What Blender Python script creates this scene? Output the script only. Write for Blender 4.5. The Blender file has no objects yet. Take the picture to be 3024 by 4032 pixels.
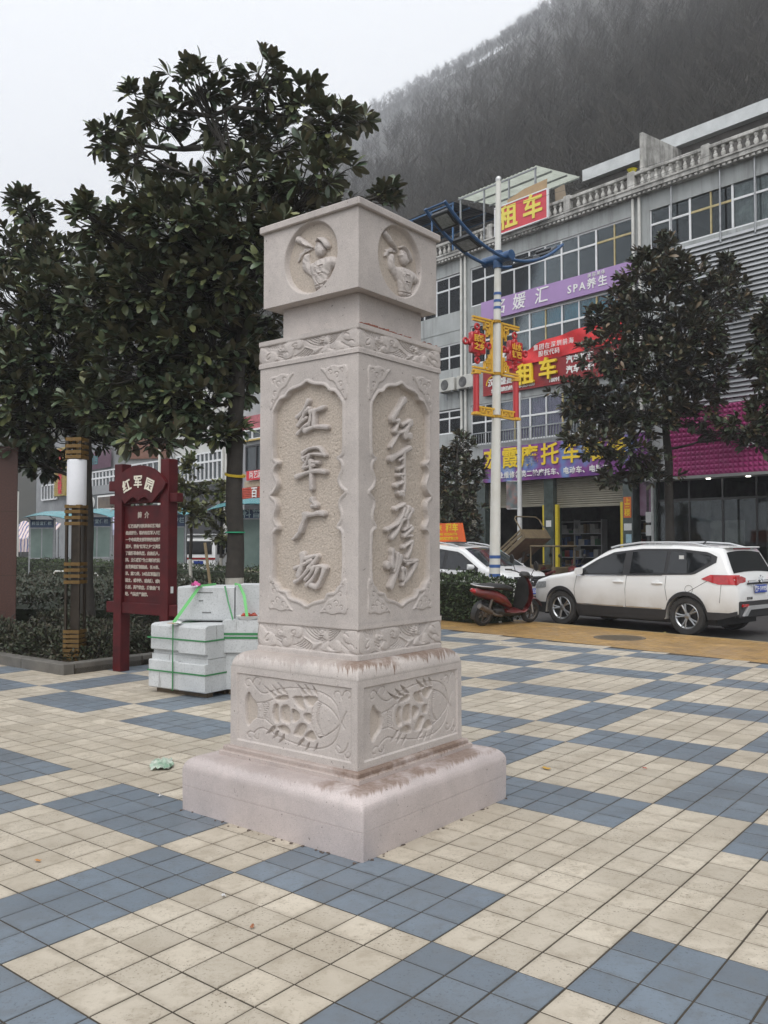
import bpy, math, random
import numpy as np
from mathutils import Vector, Matrix
random.seed(7); RNG = np.random.default_rng(7)
scene = bpy.context.scene
COL = scene.collection
R = math.radians
# ------------------------------------------------------------------ camera
cam_d = bpy.data.cameras.new('camera'); cam = bpy.data.objects.new('camera', cam_d); COL.objects.link(cam)
cam_d.sensor_fit = 'VERTICAL'; cam_d.sensor_height = 36.0; cam_d.lens = 36.0 * 3401.7 / 4032.0
cam_d.clip_start = 0.05; cam_d.clip_end = 3000
cam.location = (0, 0, 1.635); cam.rotation_euler = (R(90 + 2.0326), 0, 0)
scene.camera = cam
# ------------------------------------------------------------------ sky, sun, exposure
HAZE = 0.0009
SUN_EL, SUN_AZ = 58.0, 196.0          # azimuth clockwise from +Y: behind the camera
world = bpy.data.worlds.new('World'); scene.world = world; world.use_nodes = True
wn = world.node_tree; wn.nodes.clear()
w_out = wn.nodes.new('ShaderNodeOutputWorld'); w_bg = wn.nodes.new('ShaderNodeBackground')
w_sky = wn.nodes.new('ShaderNodeTexSky'); w_sky.sky_type = 'NISHITA'; w_sky.sun_disc = False
w_sky.sun_elevation = R(SUN_EL); w_sky.sun_rotation = R(SUN_AZ); w_sky.dust_density = 4.0; w_sky.air_density = 1.0
w_hs = wn.nodes.new('ShaderNodeHueSaturation'); w_hs.inputs['Saturation'].default_value = 0.10
w_mix = wn.nodes.new('ShaderNodeMix'); w_mix.data_type = 'RGBA'; w_mix.inputs[0].default_value = 0.80
w_mix.inputs[7].default_value = (8.9, 9.15, 9.5, 1)     # the even white of the cloud deck
wn.links.new(w_sky.outputs[0], w_hs.inputs['Color']); wn.links.new(w_hs.outputs[0], w_mix.inputs[6])
wn.links.new(w_mix.outputs[2], w_bg.inputs[0]); wn.links.new(w_bg.outputs[0], w_out.inputs[0])
w_bg.inputs[1].default_value = 0.122
sun_d = bpy.data.lights.new('sun', 'SUN'); sun = bpy.data.objects.new('sun', sun_d); COL.objects.link(sun)
sun_d.energy = 1.3; sun_d.angle = R(50); sun_d.color = (1.0, 0.97, 0.93)
sun.rotation_euler = (R(90 - SUN_EL), 0, R(180 - SUN_AZ))
vs = scene.view_settings
scene.display_settings.display_device = 'sRGB'
vs.view_transform = 'Standard'; vs.look = 'None'; vs.gamma = 1.0; vs.exposure = 0.32; vs.use_curve_mapping = False
cy = scene.cycles
scene.render.engine = 'CYCLES'
cy.use_denoising = True; cy.max_bounces = 7; cy.diffuse_bounces = 3; cy.glossy_bounces = 3; cy.transmission_bounces = 3
cy.transparent_max_bounces = 8; cy.volume_bounces = 1; cy.caustics_reflective = False; cy.caustics_refractive = False
# ------------------------------------------------------------------ materials
MATS = {}
def mat(name, col, rough=0.6, var=0.15, scale=6.0, bump=0.0, bscale=None, metal=0.0, col2=None, spec=0.5, coat=0.0,
        emit=None, detail=4.0, world_co=False, amt=0.5):
    """noise-mottled principled material; col2 = colour of the worn / dirty patches"""
    if name in MATS: return MATS[name]
    m = bpy.data.materials.new(name); m.use_nodes = True; nt = m.node_tree; b = nt.nodes['Principled BSDF']
    b.inputs['Roughness'].default_value = rough; b.inputs['Metallic'].default_value = metal
    b.inputs['Specular IOR Level'].default_value = spec; b.inputs['Coat Weight'].default_value = coat
    tc = nt.nodes.new('ShaderNodeTexCoord')
    if world_co:
        g = nt.nodes.new('ShaderNodeNewGeometry'); co = g.outputs['Position']
    else: co = tc.outputs['Object']
    n = nt.nodes.new('ShaderNodeTexNoise'); n.inputs['Scale'].default_value = scale; n.inputs['Detail'].default_value = detail
    n.inputs['Roughness'].default_value = 0.62
    nt.links.new(co, n.inputs['Vector'])
    r = nt.nodes.new('ShaderNodeValToRGB'); e = r.color_ramp.elements
    c = Vector(col[:3])
    if col2 is None:
        lo, hi = c * (1 - var), c * (1 + var)
    else: lo, hi = Vector(col2[:3]), c
    e[0].color = (*lo, 1); e[1].color = (*hi, 1); e[0].position = amt - 0.2; e[1].position = amt + 0.2
    nt.links.new(n.outputs['Fac'], r.inputs['Fac']); nt.links.new(r.outputs['Color'], b.inputs['Base Color'])
    if bump:
        n2 = nt.nodes.new('ShaderNodeTexNoise'); n2.inputs['Scale'].default_value = bscale or scale * 6; n2.inputs['Detail'].default_value = 3
        nt.links.new(co, n2.inputs['Vector'])
        bp = nt.nodes.new('ShaderNodeBump'); bp.inputs['Strength'].default_value = bump; bp.inputs['Distance'].default_value = 0.01
        nt.links.new(n2.outputs['Fac'], bp.inputs['Height']); nt.links.new(bp.outputs['Normal'], b.inputs['Normal'])
    if emit:
        b.inputs['Emission Color'].default_value = (*emit[:3], 1); b.inputs['Emission Strength'].default_value = emit[3]
    MATS[name] = m
    return m
def nodes(m): return m.node_tree.nodes, m.node_tree.links
# ------------------------------------------------------------------ mesh builder
class MB:
    def __init__(s): s.v = []; s.f = []; s.m = []
    def add(s, vs, fs, mi=0):
        k = len(s.v); s.v += [tuple(p) for p in vs]; s.f += [tuple(i + k for i in f) for f in fs]; s.m += [mi] * len(fs); return s
    def box(s, x0, x1, y0, y1, z0, z1, mi=0, M=None, c=0.0):
        if c <= 0:
            vs = [(x0,y0,z0),(x1,y0,z0),(x1,y1,z0),(x0,y1,z0),(x0,y0,z1),(x1,y0,z1),(x1,y1,z1),(x0,y1,z1)]
            fs = [(0,3,2,1),(4,5,6,7),(0,1,5,4),(1,2,6,5),(2,3,7,6),(3,0,4,7)]
        else:
            vs = []; X = (x0,x1); Y = (y0,y1); Z = (z0,z1); idx = {}
            for i in (0,1):
                for j in (0,1):
                    for k in (0,1):
                        sx, sy, sz = 1-2*i, 1-2*j, 1-2*k
                        for a in range(3):
                            p = [X[i]+sx*c*(a!=0), Y[j]+sy*c*(a!=1), Z[k]+sz*c*(a!=2)]
                            idx[i,j,k,a] = len(vs); vs.append(tuple(p))
            fs = []
            for a in range(3):
                for side in (0,1):
                    b_, c_ = [(1,2),(2,0),(0,1)][a]; q = []
                    for u, w in ((0,0),(1,0),(1,1),(0,1)):
                        t = [0,0,0]; t[a] = side; t[b_] = u; t[c_] = w; q.append(idx[t[0],t[1],t[2],a])
                    fs.append(tuple(q if side else q[::-1]))
            for a in range(3):
                b_, c_ = [(1,2),(2,0),(0,1)][a]
                for u in (0,1):
                    for w in (0,1):
                        t0 = [0,0,0]; t1 = [0,0,0]
                        t0[a]=0; t1[a]=1; t0[b_]=t1[b_]=u; t0[c_]=t1[c_]=w
                        q = [idx[(*t0,b_)], idx[(*t1,b_)], idx[(*t1,c_)], idx[(*t0,c_)]]
                        fs.append(tuple(q if (u == w) == False else q[::-1]))
            for i in (0,1):
                for j in (0,1):
                    for k in (0,1):
                        q = [idx[i,j,k,0], idx[i,j,k,1], idx[i,j,k,2]]
                        fs.append(tuple(q if (i+j+k) % 2 else q[::-1]))
        if M is not None: vs = [tuple(M @ Vector(p)) for p in vs]
        return s.add(vs, fs, mi)
    def prism(s, poly, y0, y1, mi=0, M=None):       # polygon in XZ (counter-clockwise seen from -Y), extruded along Y
        n = len(poly); vs = [(p[0], y0, p[1]) for p in poly] + [(p[0], y1, p[1]) for p in poly]
        fs = [tuple(range(n)), tuple(range(2*n-1, n-1, -1))] + [(i, n+i, n+(i+1) % n, (i+1) % n) for i in range(n)]
        if M is not None: vs = [tuple(M @ Vector(p)) for p in vs]
        return s.add(vs, fs, mi)
    def prismz(s, poly, z0, z1, mi=0):
        n = len(poly); vs = [(p[0], p[1], z0) for p in poly] + [(p[0], p[1], z1) for p in poly]
        fs = [tuple(range(n-1, -1, -1)), tuple(range(n, 2*n))] + [(i, (i+1) % n, n+(i+1) % n, n+i) for i in range(n)]
        return s.add(vs, fs, mi)
    def tube(s, pts, r, n=8, mi=0, cap=True, sx=1.0):
        pts = [Vector(p) for p in pts]; rr = r if isinstance(r, (list, tuple)) else [r] * len(pts)
        vs = []; fs = []; prev = None
        for i, p in enumerate(pts):
            t = (pts[min(i+1, len(pts)-1)] - pts[max(i-1, 0)])
            t = t.normalized() if t.length > 1e-9 else Vector((0,0,1))
            if prev is None:
                a = Vector((0,0,1)) if abs(t.z) < 0.9 else Vector((1,0,0)); u = t.cross(a).normalized()
            else:
                u = (prev - t * prev.dot(t)); u = u.normalized() if u.length > 1e-6 else t.orthogonal().normalized()
            prev = u; w = t.cross(u)
            for k in range(n):
                an = 2*math.pi*k/n; vs.append(tuple(p + u*(math.cos(an)*rr[i]*sx) + w*(math.sin(an)*rr[i])))
        for i in range(len(pts)-1):
            for k in range(n):
                a = i*n+k; b = i*n+(k+1) % n; fs.append((a, b, b+n, a+n))
        if cap: fs += [tuple(range(n-1, -1, -1)), tuple(range((len(pts)-1)*n, len(pts)*n))]
        return s.add(vs, fs, mi)
    def lathe(s, prof, n=24, mi=0, M=None, cap=True):   # profile (r, z) round Z
        vs = []; fs = []
        for r, z in prof:
            for k in range(n): a = 2*math.pi*k/n; vs.append((r*math.cos(a), r*math.sin(a), z))
        for i in range(len(prof)-1):
            for k in range(n):
                a = i*n+k; b = i*n+(k+1) % n; fs.append((a, b, b+n, a+n))
        if cap: fs += [tuple(range(n-1, -1, -1)), tuple(range((len(prof)-1)*n, len(prof)*n))]
        if M is not None: vs = [tuple(M @ Vector(p)) for p in vs]
        return s.add(vs, fs, mi)
    def sq(s, prof, c=0.006, mi=0, cap=True):           # square "lathe": profile (half width, z), chamfered corners
        vs = []; fs = []
        for h, z in prof:
            for x, y in ((-h+c,-h),(h-c,-h),(h,-h+c),(h,h-c),(h-c,h),(-h+c,h),(-h,h-c),(-h,-h+c)): vs.append((x, y, z))
        for i in range(len(prof)-1):
            for k in range(8):
                a = i*8+k; b = i*8+(k+1) % 8; fs.append((a, b, b+8, a+8))
        if cap: fs += [tuple(range(7, -1, -1)), tuple(range((len(prof)-1)*8, len(prof)*8))]
        return s.add(vs, fs, mi)
    def mesh(s, name, mats, smooth=None):
        me = bpy.data.meshes.new(name); me.from_pydata(s.v, [], s.f)
        mats = mats if isinstance(mats, (list, tuple)) else [mats]
        for m in mats: me.materials.append(m)
        if len(mats) > 1: me.polygons.foreach_set('material_index', s.m)
        if smooth is None: me.shade_flat()
        else:
            me.shade_smooth(); me.set_sharp_from_angle(angle=R(smooth))
        me.update(); return me
    def build(s, name, mats, parent=None, smooth=None, **k):
        return place(name, s.mesh(name, mats, smooth), parent, **k)
def place(name, me, parent=None, loc=None, rz=None, label=None, cat=None, group=None, kind=None, M=None):
    o = bpy.data.objects.new(name, me); COL.objects.link(o)
    if parent is not None: o.parent = parent
    if loc is not None: o.location = loc
    if rz is not None: o.rotation_euler = (0, 0, rz)
    if M is not None: o.matrix_local = M
    return tag(o, label, cat, group, kind)
def tag(o, label=None, cat=None, group=None, kind=None):
    if label: o['label'] = label
    if cat: o['category'] = cat
    if group: o['group'] = group
    if kind: o['kind'] = kind
    return o
def thing(name, label, cat, loc=(0,0,0), rz=0.0, group=None):
    return place(name, None, None, loc, rz, label, cat, group)
def copy_tree(o, parent=None):
    c = o.copy(); COL.objects.link(c)
    if parent is not None: c.parent = parent
    for ch in [x for x in o.children]: copy_tree(ch, c)
    return c
def np_mesh(name, V, F, mats, smooth=False, mi=None):
    """fast mesh from numpy arrays; F is (n,3) or (n,4)"""
    me = bpy.data.meshes.new(name); k = F.shape[1]
    me.vertices.add(len(V)); me.vertices.foreach_set('co', np.asarray(V, np.float32).ravel())
    me.loops.add(F.size); me.loops.foreach_set('vertex_index', np.asarray(F, np.int32).ravel())
    me.polygons.add(len(F)); me.polygons.foreach_set('loop_start', np.arange(0, F.size, k, dtype=np.int32))
    mats = mats if isinstance(mats, (list, tuple)) else [mats]
    for m in mats: me.materials.append(m)
    if mi is not None: me.polygons.foreach_set('material_index', np.asarray(mi, np.int32))
    me.update(calc_edges=True); me.validate()
    (me.shade_smooth if smooth else me.shade_flat)()
    return me
def text_mesh(body, size, mats, depth=0.01, bold=0.0, align='CENTER', sx=1.0, shear=0.0, spacing=1.0, line=1.0, res=2, name='lettering'):
    """lettering standing in XZ, facing -Y"""
    cu = bpy.data.curves.new('lettering_curve', 'FONT'); cu.body = body; cu.size = size; cu.extrude = depth; cu.offset = bold
    cu.align_x = align; cu.align_y = 'CENTER'; cu.resolution_u = res; cu.space_character = spacing; cu.space_line = line; cu.shear = shear
    o = bpy.data.objects.new('lettering_tmp', cu); COL.objects.link(o)
    dg = bpy.context.evaluated_depsgraph_get(); me = bpy.data.meshes.new_from_object(o.evaluated_get(dg))
    bpy.data.objects.remove(o); bpy.data.curves.remove(cu)
    n = len(me.vertices); co = np.empty(n*3, np.float32); me.vertices.foreach_get('co', co); co = co.reshape(-1, 3)
    me.vertices.foreach_set('co', np.stack([co[:,0]*sx, -co[:,2], co[:,1]], 1).ravel())
    me.materials.clear(); me.materials.append(mats); me.name = name; me.update(); return me
def letter(name, body, size, m, parent, loc, rz=None, **k):
    return place(name, text_mesh(body, size, m, **k), parent, loc, rz)
def Tm(x, y, z, rx=0, ry=0, rz=0):
    return Matrix.Translation((x, y, z)) @ Matrix.Rotation(rz, 4, 'Z') @ Matrix.Rotation(ry, 4, 'Y') @ Matrix.Rotation(rx, 4, 'X')
# ------------------------------------------------------------------ plaza grid, street and facade frames
AZ = R(38.4334); GU = Vector((math.sin(AZ), math.cos(AZ), 0)); GV = Vector((math.cos(AZ), -math.sin(AZ), 0))
TILE = 0.1998695; GO = Vector((-0.74247, 4.35326, 0))
PLAZA_RZ = -AZ                       # local X = GV, local Y = GU
STREET = R(41.2); SD = Vector((math.sin(STREET), -math.cos(STREET), 0)); SN = Vector((math.cos(STREET), math.sin(STREET), 0))
STREET_RZ = -(math.pi/2 - STREET)    # local X runs along the street to the right, local Y away from the plaza
F0 = Vector((0.1208*34.8, 34.8, 0))
def street(s, y, z=0.0): return F0 + SD*s + SN*y + Vector((0, 0, z))

# ================================================================== SETTING: ground
asphalt = mat('asphalt', (0.060,0.058,0.056), 0.62, scale=1.3, col2=(0.040,0.039,0.038), bump=0.5, bscale=180, world_co=True)
concrete = mat('concrete', (0.30,0.29,0.27), 0.8, scale=3, col2=(0.20,0.19,0.175), bump=0.3, bscale=60, world_co=True)
grout = mat('grout', (0.050,0.040,0.028), 0.9, scale=8, var=0.3, world_co=True)
def slab(name, m, x0, x1, y0, y1, z0, z1, kind='structure', parent=None, sub=None):
    b = MB(); b.box(x0, x1, y0, y1, z0, z1)
    return b.build(name, m, parent, kind=kind)
def in_street(o): o.location = F0; o.rotation_euler = (0, 0, STREET_RZ); return o
b = MB(); b.add([(-1250,-70,-0.30),(1250,-70,-0.30),(1250,1600,-0.30),(-1250,1600,-0.30)], [(0,1,2,3)])
b.build('ground', mat('earth', (0.09,0.08,0.065), 0.9, scale=0.3, var=0.3, world_co=True), kind='structure')
def tile_mat(name, col, dirt, spec_col, rough):
    m = mat(name, col, rough); n, l = nodes(m); b = n['Principled BSDF']
    for x in [x for x in n if x.type in ('TEX_NOISE','VALTORGB','TEX_COORD')]: n.remove(x)
    g = n.new('ShaderNodeNewGeometry')
    def N(scale, det=4, rg=0.6):
        t = n.new('ShaderNodeTexNoise'); t.inputs['Scale'].default_value = scale; t.inputs['Detail'].default_value = det; t.inputs['Roughness'].default_value = rg
        l.new(g.outputs['Position'], t.inputs['Vector']); return t.outputs['Fac']
    def ramp(src, a, b_):
        t = n.new('ShaderNodeMapRange'); t.inputs['From Min'].default_value = a; t.inputs['From Max'].default_value = b_
        l.new(src, t.inputs['Value']); return t.outputs['Result']
    def mixc(f, a, b_, k=1.0):
        t = n.new('ShaderNodeMix'); t.data_type = 'RGBA'
        if k != 1.0:
            mm = n.new('ShaderNodeMath'); mm.operation = 'MULTIPLY'; mm.inputs[1].default_value = k; l.new(f, mm.inputs[0]); f = mm.outputs[0]
        l.new(f, t.inputs[0])
        for i, c in ((6, a), (7, b_)):
            if isinstance(c, tuple): t.inputs[i].default_value = (*c, 1)
            else: l.new(c, t.inputs[i])
        return t.outputs[2]
    # one random value for every tile of the grid
    ids = []; raw = []
    for ax in (GV, GU):
        d = n.new('ShaderNodeVectorMath'); d.operation = 'DOT_PRODUCT'; d.inputs[1].default_value = ax; l.new(g.outputs['Position'], d.inputs[0])
        s_ = n.new('ShaderNodeMath'); s_.operation = 'SUBTRACT'; s_.inputs[1].default_value = GO.dot(ax); l.new(d.outputs['Value'], s_.inputs[0])
        v = n.new('ShaderNodeMath'); v.operation = 'DIVIDE'; v.inputs[1].default_value = TILE; l.new(s_.outputs[0], v.inputs[0])
        raw.append(v.outputs[0]); fl = n.new('ShaderNodeMath'); fl.operation = 'FLOOR'; l.new(v.outputs[0], fl.inputs[0]); ids.append(fl.outputs[0])
    cb = n.new('ShaderNodeCombineXYZ'); l.new(ids[0], cb.inputs[0]); l.new(ids[1], cb.inputs[1])
    wt = n.new('ShaderNodeTexWhiteNoise'); wt.noise_dimensions = '2D'; l.new(cb.outputs[0], wt.inputs['Vector'])
    tone = ramp(wt.outputs['Value'], -0.3, 1.3)
    c = mixc(tone, tuple(x*0.74 for x in col), tuple(x*1.17 for x in col))
    c = mixc(ramp(N(0.55, 6, .65), 0.44, 0.66), c, dirt, 0.55); c = mixc(ramp(N(1.9, 5), 0.48, 0.70), c, dirt, 0.6)
    c = mixc(ramp(N(9, 6, 0.7), 0.50, 0.66), c, dirt, 0.7)
    pits = n.new('ShaderNodeMath'); pits.operation = 'MULTIPLY'; l.new(ramp(N(70, 3, 0.7), 0.575, 0.65), pits.inputs[0]); l.new(ramp(N(2.6, 4, .7), .38, .62), pits.inputs[1])
    c = mixc(pits.outputs[0], c, spec_col, 0.9); c = mixc(ramp(N(28, 5, .75), 0.56, 0.68), c, dirt, 0.75)
    ed = None                                  # grime that gathers along the joints
    for v in raw:
        f = n.new('ShaderNodeMath'); f.operation = 'FRACT'; l.new(v, f.inputs[0]); p_ = n.new('ShaderNodeMath'); p_.operation = 'PINGPONG'; p_.inputs[1].default_value = .5; l.new(f.outputs[0], p_.inputs[0])
        if ed is None: ed = p_.outputs[0]
        else: mn = n.new('ShaderNodeMath'); mn.operation = 'MINIMUM'; l.new(ed, mn.inputs[0]); l.new(p_.outputs[0], mn.inputs[1]); ed = mn.outputs[0]
    gm_ = n.new('ShaderNodeMath'); gm_.operation = 'MULTIPLY'; l.new(ramp(ed, .16, .015), gm_.inputs[0]); l.new(ramp(N(5, 5, .7), .36, .62), gm_.inputs[1])
    c = mixc(gm_.outputs[0], c, tuple(x*.8 for x in dirt), 0.6)
    l.new(c, b.inputs['Base Color'])
    rr = n.new('ShaderNodeMapRange'); rr.inputs['To Min'].default_value = rough-0.12; rr.inputs['To Max'].default_value = rough+0.12
    rr.inputs['From Min'].default_value = 0.35; rr.inputs['From Max'].default_value = 0.65
    l.new(N(2.3, 4), rr.inputs['Value']); l.new(rr.outputs['Result'], b.inputs['Roughness'])
    bp = n.new('ShaderNodeBump'); bp.inputs['Strength'].default_value = 0.25; bp.inputs['Distance'].default_value = 0.004
    l.new(N(60, 4, 0.7), bp.inputs['Height']); l.new(bp.outputs['Normal'], b.inputs['Normal'])
    return m
cream_m = tile_mat('cream_tile', (0.515,0.46,0.375), (0.32,0.275,0.21), (0.105,0.085,0.062), 0.52)
blue_m = tile_mat('blue_tile', (0.155,0.190,0.228), (0.125,0.140,0.155), (0.06,0.075,0.09), 0.48)
yellow_m = tile_mat('yellow_paver', (0.44,0.265,0.085), (0.25,0.16,0.08), (0.11,0.075,0.04), 0.40)
# ---- plaza: grout bed with 20 cm tiles, blue where the row pattern and the column pattern differ
PEDGE, KERB = -14.45, -11.85             # street-frame y of the tile edge and of the kerb
b = MB(); sx0, sx1 = -70, 60
P4 = [street(sx0, -75), street(sx1, -75), street(sx1, PEDGE+0.02), street(sx0, PEDGE+0.02)]
Mi = Matrix.Rotation(-PLAZA_RZ, 4, 'Z') @ Matrix.Translation(-GO)
P4 = [Mi @ p for p in P4]
b.add([(p.x, p.y, -0.0036) for p in P4] + [(p.x, p.y, -0.2) for p in P4], [(0,1,2,3),(0,4,5,1),(1,5,6,2),(2,6,7,3),(3,7,4,0)])
plaza = b.build('plaza', grout, loc=GO, rz=PLAZA_RZ, kind='structure')
def tile_verts(T, g=0.0042, c=0.0018, h=0.02):
    a = T/2-g; q = a-c
    return np.array([(-a,-a,-h),(a,-a,-h),(a,a,-h),(-a,a,-h),(-a,-a,-c),(a,-a,-c),(a,a,-c),(-a,a,-c),(-q,-q,0),(q,-q,0),(q,q,0),(-q,q,0)], float)
TF = np.array([(0,1,5,4),(1,2,6,5),(2,3,7,6),(3,0,4,7),(4,5,9,8),(5,6,10,9),(6,7,11,10),(7,4,8,11),(8,9,10,11)])
def visible(x, y, m=0.08):
    return y > 2.2 and abs(x)/y < 0.4445*(1+m) + 0.25/y and y > (1.635/0.66) - 0.35
tl = []
for i in range(-16, 86):
    for j in range(-95, 42):
        p = GO + GU*(TILE*(i+.5)) + GV*(TILE*(j+.5)); q = p - F0
        if q.dot(SN) > PEDGE - 0.03 or p.y < 1.2 or abs(p.x) > .62*p.y + 1.6: continue
        bl = ((i % 9) < 3) != ((j % 9) >= 6 and not 3 <= i < 9)      # one strip of the pattern was laid plain
        tl.append((p.y, i, j, bl))
tl.sort()
def hidden_by_pillar(i, j): return 2.6 < i+.5 < 9.4 and -5.0 < j+.5 < 2.0
tm = {k: np_mesh('tile', tile_verts(TILE), TF, m) for k, m in ((True, blue_m), (False, cream_m))}
def tile_seen(t): p = GO + GU*(TILE*(t[1]+.5)) + GV*(TILE*(t[2]+.5)); return visible(p.x, p.y, .02) and not hidden_by_pillar(t[1], t[2])
near = [t for t in tl if tile_seen(t)][:300]; ns = set(t[1:3] for t in near)
for y, i, j, bl in near:
    o = place('tile', tm[bl], plaza, (TILE*(j+.5), TILE*(i+.5), random.uniform(-0.0012, 0.0008)))
    o.rotation_euler = (random.gauss(0, .0022), random.gauss(0, .0022), random.gauss(0, .004))
for bl, m in ((True, blue_m), (False, cream_m)):
    far = [(j, i) for y, i, j, b_ in tl if b_ == bl and (i, j) not in ns]
    base = tile_verts(TILE, 0.0046); n = len(far)
    off = np.zeros((n, 3)); off[:, :2] = (np.array(far)+.5)*TILE; off[:, 2] = RNG.uniform(-.0015, .0006, n)
    V = (off[:, None, :] + base[None]).reshape(-1, 3); F = (np.arange(n)[:, None, None]*12 + TF[None]).reshape(-1, 4)
    place('blue_tiles' if bl else 'cream_tiles', np_mesh('tiles', V, F, m), plaza, kind='stuff')
# ---- yellow paved strip along the kerb, brick pavers laid across it
b = MB(); b.box(-60, 50, PEDGE+0.03, KERB-0.12, -0.2, -0.004); strip = in_street(b.build('pavement', grout, kind='structure'))
PW, PL_ = 0.10, 0.20; pv = []
for a in range(0, 26):
    for s_ in range(-60, 140):
        s = s_*PL_ + (a % 2)*PL_/2; y = PEDGE + 0.06 + (a+.5)*PW; p = street(s, y)
        if visible(p.x, p.y, 0.02) and y < KERB-0.16: pv.append((p.y, s, y))
pv.sort()
pb = tile_verts(PL_, 0.002); pb[:, 1] *= (PW-0.004)/(PL_-0.004); pm = np_mesh('paver', pb, TF, yellow_m)
vis = [t for t in pv if t[1] > 11.9][:300]; vset = set(vis)
for y, s, yy in vis:
    place('paver', pm, strip, (s, yy, random.uniform(-.002, .001)), rz=random.gauss(0, .01))
rest = np.array([(s, yy, random.uniform(-.002, .001)) for t in pv if t not in vset for (_, s, yy) in (t,)])
V = (rest[:, None, :] + pb[None]).reshape(-1, 3); F = (np.arange(len(rest))[:, None, None]*12 + TF[None]).reshape(-1, 4)
place('yellow_pavers', np_mesh('pavers', V, F, yellow_m), strip, kind='stuff')
# ---- kerb stones, road, opposite pavement
kb = MB(); kb.box(-60, 50, KERB-0.11, KERB+0.01, -0.2, -0.10); kerb = in_street(kb.build('kerb', concrete, kind='structure'))
k1 = MB(); k1.box(-0.495, 0.495, KERB-0.115, KERB, -0.12, -0.002, c=0.006); km = k1.mesh('kerb_stone', mat('kerb_yellow', (0.36,0.25,0.10), 0.75, scale=5, col2=(0.22,0.17,0.10), world_co=True))
for s in range(2, 24): place('kerb_stone', km, kerb, (s+0.5, 0, random.uniform(-.003, .002)))
b = MB(); b.box(-140, 70, KERB+0.01, -3.6, -0.25, -0.05); in_street(b.build('road', asphalt, kind='structure'))
b = MB(); b.box(-140, 70, -3.6, 0.0, -0.25, 0.06, c=0.02); in_street(b.build('opposite_pavement', mat('grey_paving', (0.20,0.19,0.18), 0.6, scale=2.5, col2=(0.13,0.125,0.12), world_co=True), kind='structure'))
# ---- manhole cover in the yellow strip
mc = street(14.85, -13.2)
mh = thing('manhole_cover', 'round iron manhole cover set in the yellow brick strip beside the white car', 'manhole', (mc.x, mc.y, 0), STREET_RZ)
iron = mat('worn_iron', (0.11,0.095,0.075), 0.6, scale=9, col2=(0.17,0.13,0.08), bump=0.3, bscale=90, metal=0.3)
b = MB(); b.lathe([(0.44,-0.02),(0.44,0.004),(0.40,0.006),(0.395,0.0)], 40, cap=False); b.build('rim', iron, mh)
b = MB(); b.lathe([(0.392,-0.02),(0.392,0.002)], 40)
for k in range(-4, 5):
    w = math.sqrt(max(0, .36**2-(k*.08)**2)); b.box(-w, w, k*.08-.012, k*.08+.012, 0.001, 0.007)
b.build('lid', iron, mh)

# ================================================================== wooded hill behind the town, and the mist
def hill_z(s, y):
    """a straight 41 degree slope that starts right behind the shops and climbs into the mist"""
    p = y + 26.1; k = 1 + .10*ss_(-s, 480, 720)
    z = np.minimum(33 + .86*(p-70), 334 + 0*p)*k
    n = np.sin(s*.043+y*.05)*1.6 + np.sin(s*.021+1.7+y*.012)*4.0*np.clip((p-60)/150, 0, 1) + np.sin(y*.07+s*.05)*1.2 + np.sin(s*.0083+y*.004)*7*np.clip((p-80)/300, 0, 1)
    z = np.maximum(z + n, 0.2); return np.where(p > 420, z - (p-420)*.35, z)
def ss_(x, a, b): t = np.clip((x-a)/(b-a), 0, 1); return t*t*(3-2*t)
S, Y = np.meshgrid(np.linspace(-1500, 260, 260), np.linspace(9.5, 520, 120)); Zh = hill_z(S, Y)
i = np.arange(119)[:, None]*260 + np.arange(259)[None]; Fh = np.stack([i, i+1, i+261, i+260], -1).reshape(-1, 4)
hill_m = mat('hill_floor', (0.046,0.042,0.036), 0.95, scale=.05, col2=(0.026,0.028,0.021), bump=.5, bscale=.8, detail=8)
place('hill', np_mesh('hill', np.stack([S.ravel(), Y.ravel(), Zh.ravel()], 1), Fh, hill_m, True), None, F0, STREET_RZ, kind='structure')
def bare_tree(rg):
    """leafless tree of unit height out of tapering three-sided slivers"""
    V = []; F = []
    def stick(a, b_, w):
        a, b_ = np.array(a), np.array(b_); d = b_-a; u = np.cross(d, [0,0,1.0]); u = u/ (np.linalg.norm(u)+1e-6) if np.linalg.norm(u) > 1e-4 else np.array([1.0,0,0]); v = np.cross(d, u); v /= np.linalg.norm(v)+1e-9
        k = len(V); V.extend([a+u*w, a-u*w*.5+v*w*.87, a-u*w*.5-v*w*.87, b_]); F.extend([(k,k+1,k+3),(k+1,k+2,k+3),(k+2,k,k+3)])
    top = np.array([rg.normal(0,.05), rg.normal(0,.05), .75]); stick((0,0,-.05), top, .008)
    for _ in range(11):
        h = rg.uniform(.2, .72); a = top*(h/.75); an = rg.uniform(0, 6.28); l = rg.uniform(.2,.42)*(1.15-h)
        b_ = a + np.array([math.cos(an)*l*.75, math.sin(an)*l*.75, l*rg.uniform(.6,1.2)]); stick(a, b_, .0048)
        for _ in range(7):
            q = a + (b_-a)*rg.uniform(.3, 1); an2 = an+rg.normal(0,.9); l2 = rg.uniform(.06,.2)
            stick(q, q+np.array([math.cos(an2)*l2*.7, math.sin(an2)*l2*.7, l2*rg.uniform(.3,1.1)]), .0032)
    return np.array(V), np.array(F)
protos = [bare_tree(RNG) for _ in range(6)]; n = 9500
ax_ = RNG.uniform(-.36, .66, n); pp = 1/RNG.uniform(1/420, 1/42, n); pp[:2600] = RNG.uniform(340, 421, 2600)      # even over the slope as one looks at it
Yc = pp/(SN.x*ax_ + SN.y); Xc = ax_*Yc; sT = (Xc-F0.x)*SD.x + (Yc-F0.y)*SD.y; yT = pp - 26.1; ok = yT > 15; sT, yT = sT[ok], yT[ok]
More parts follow.
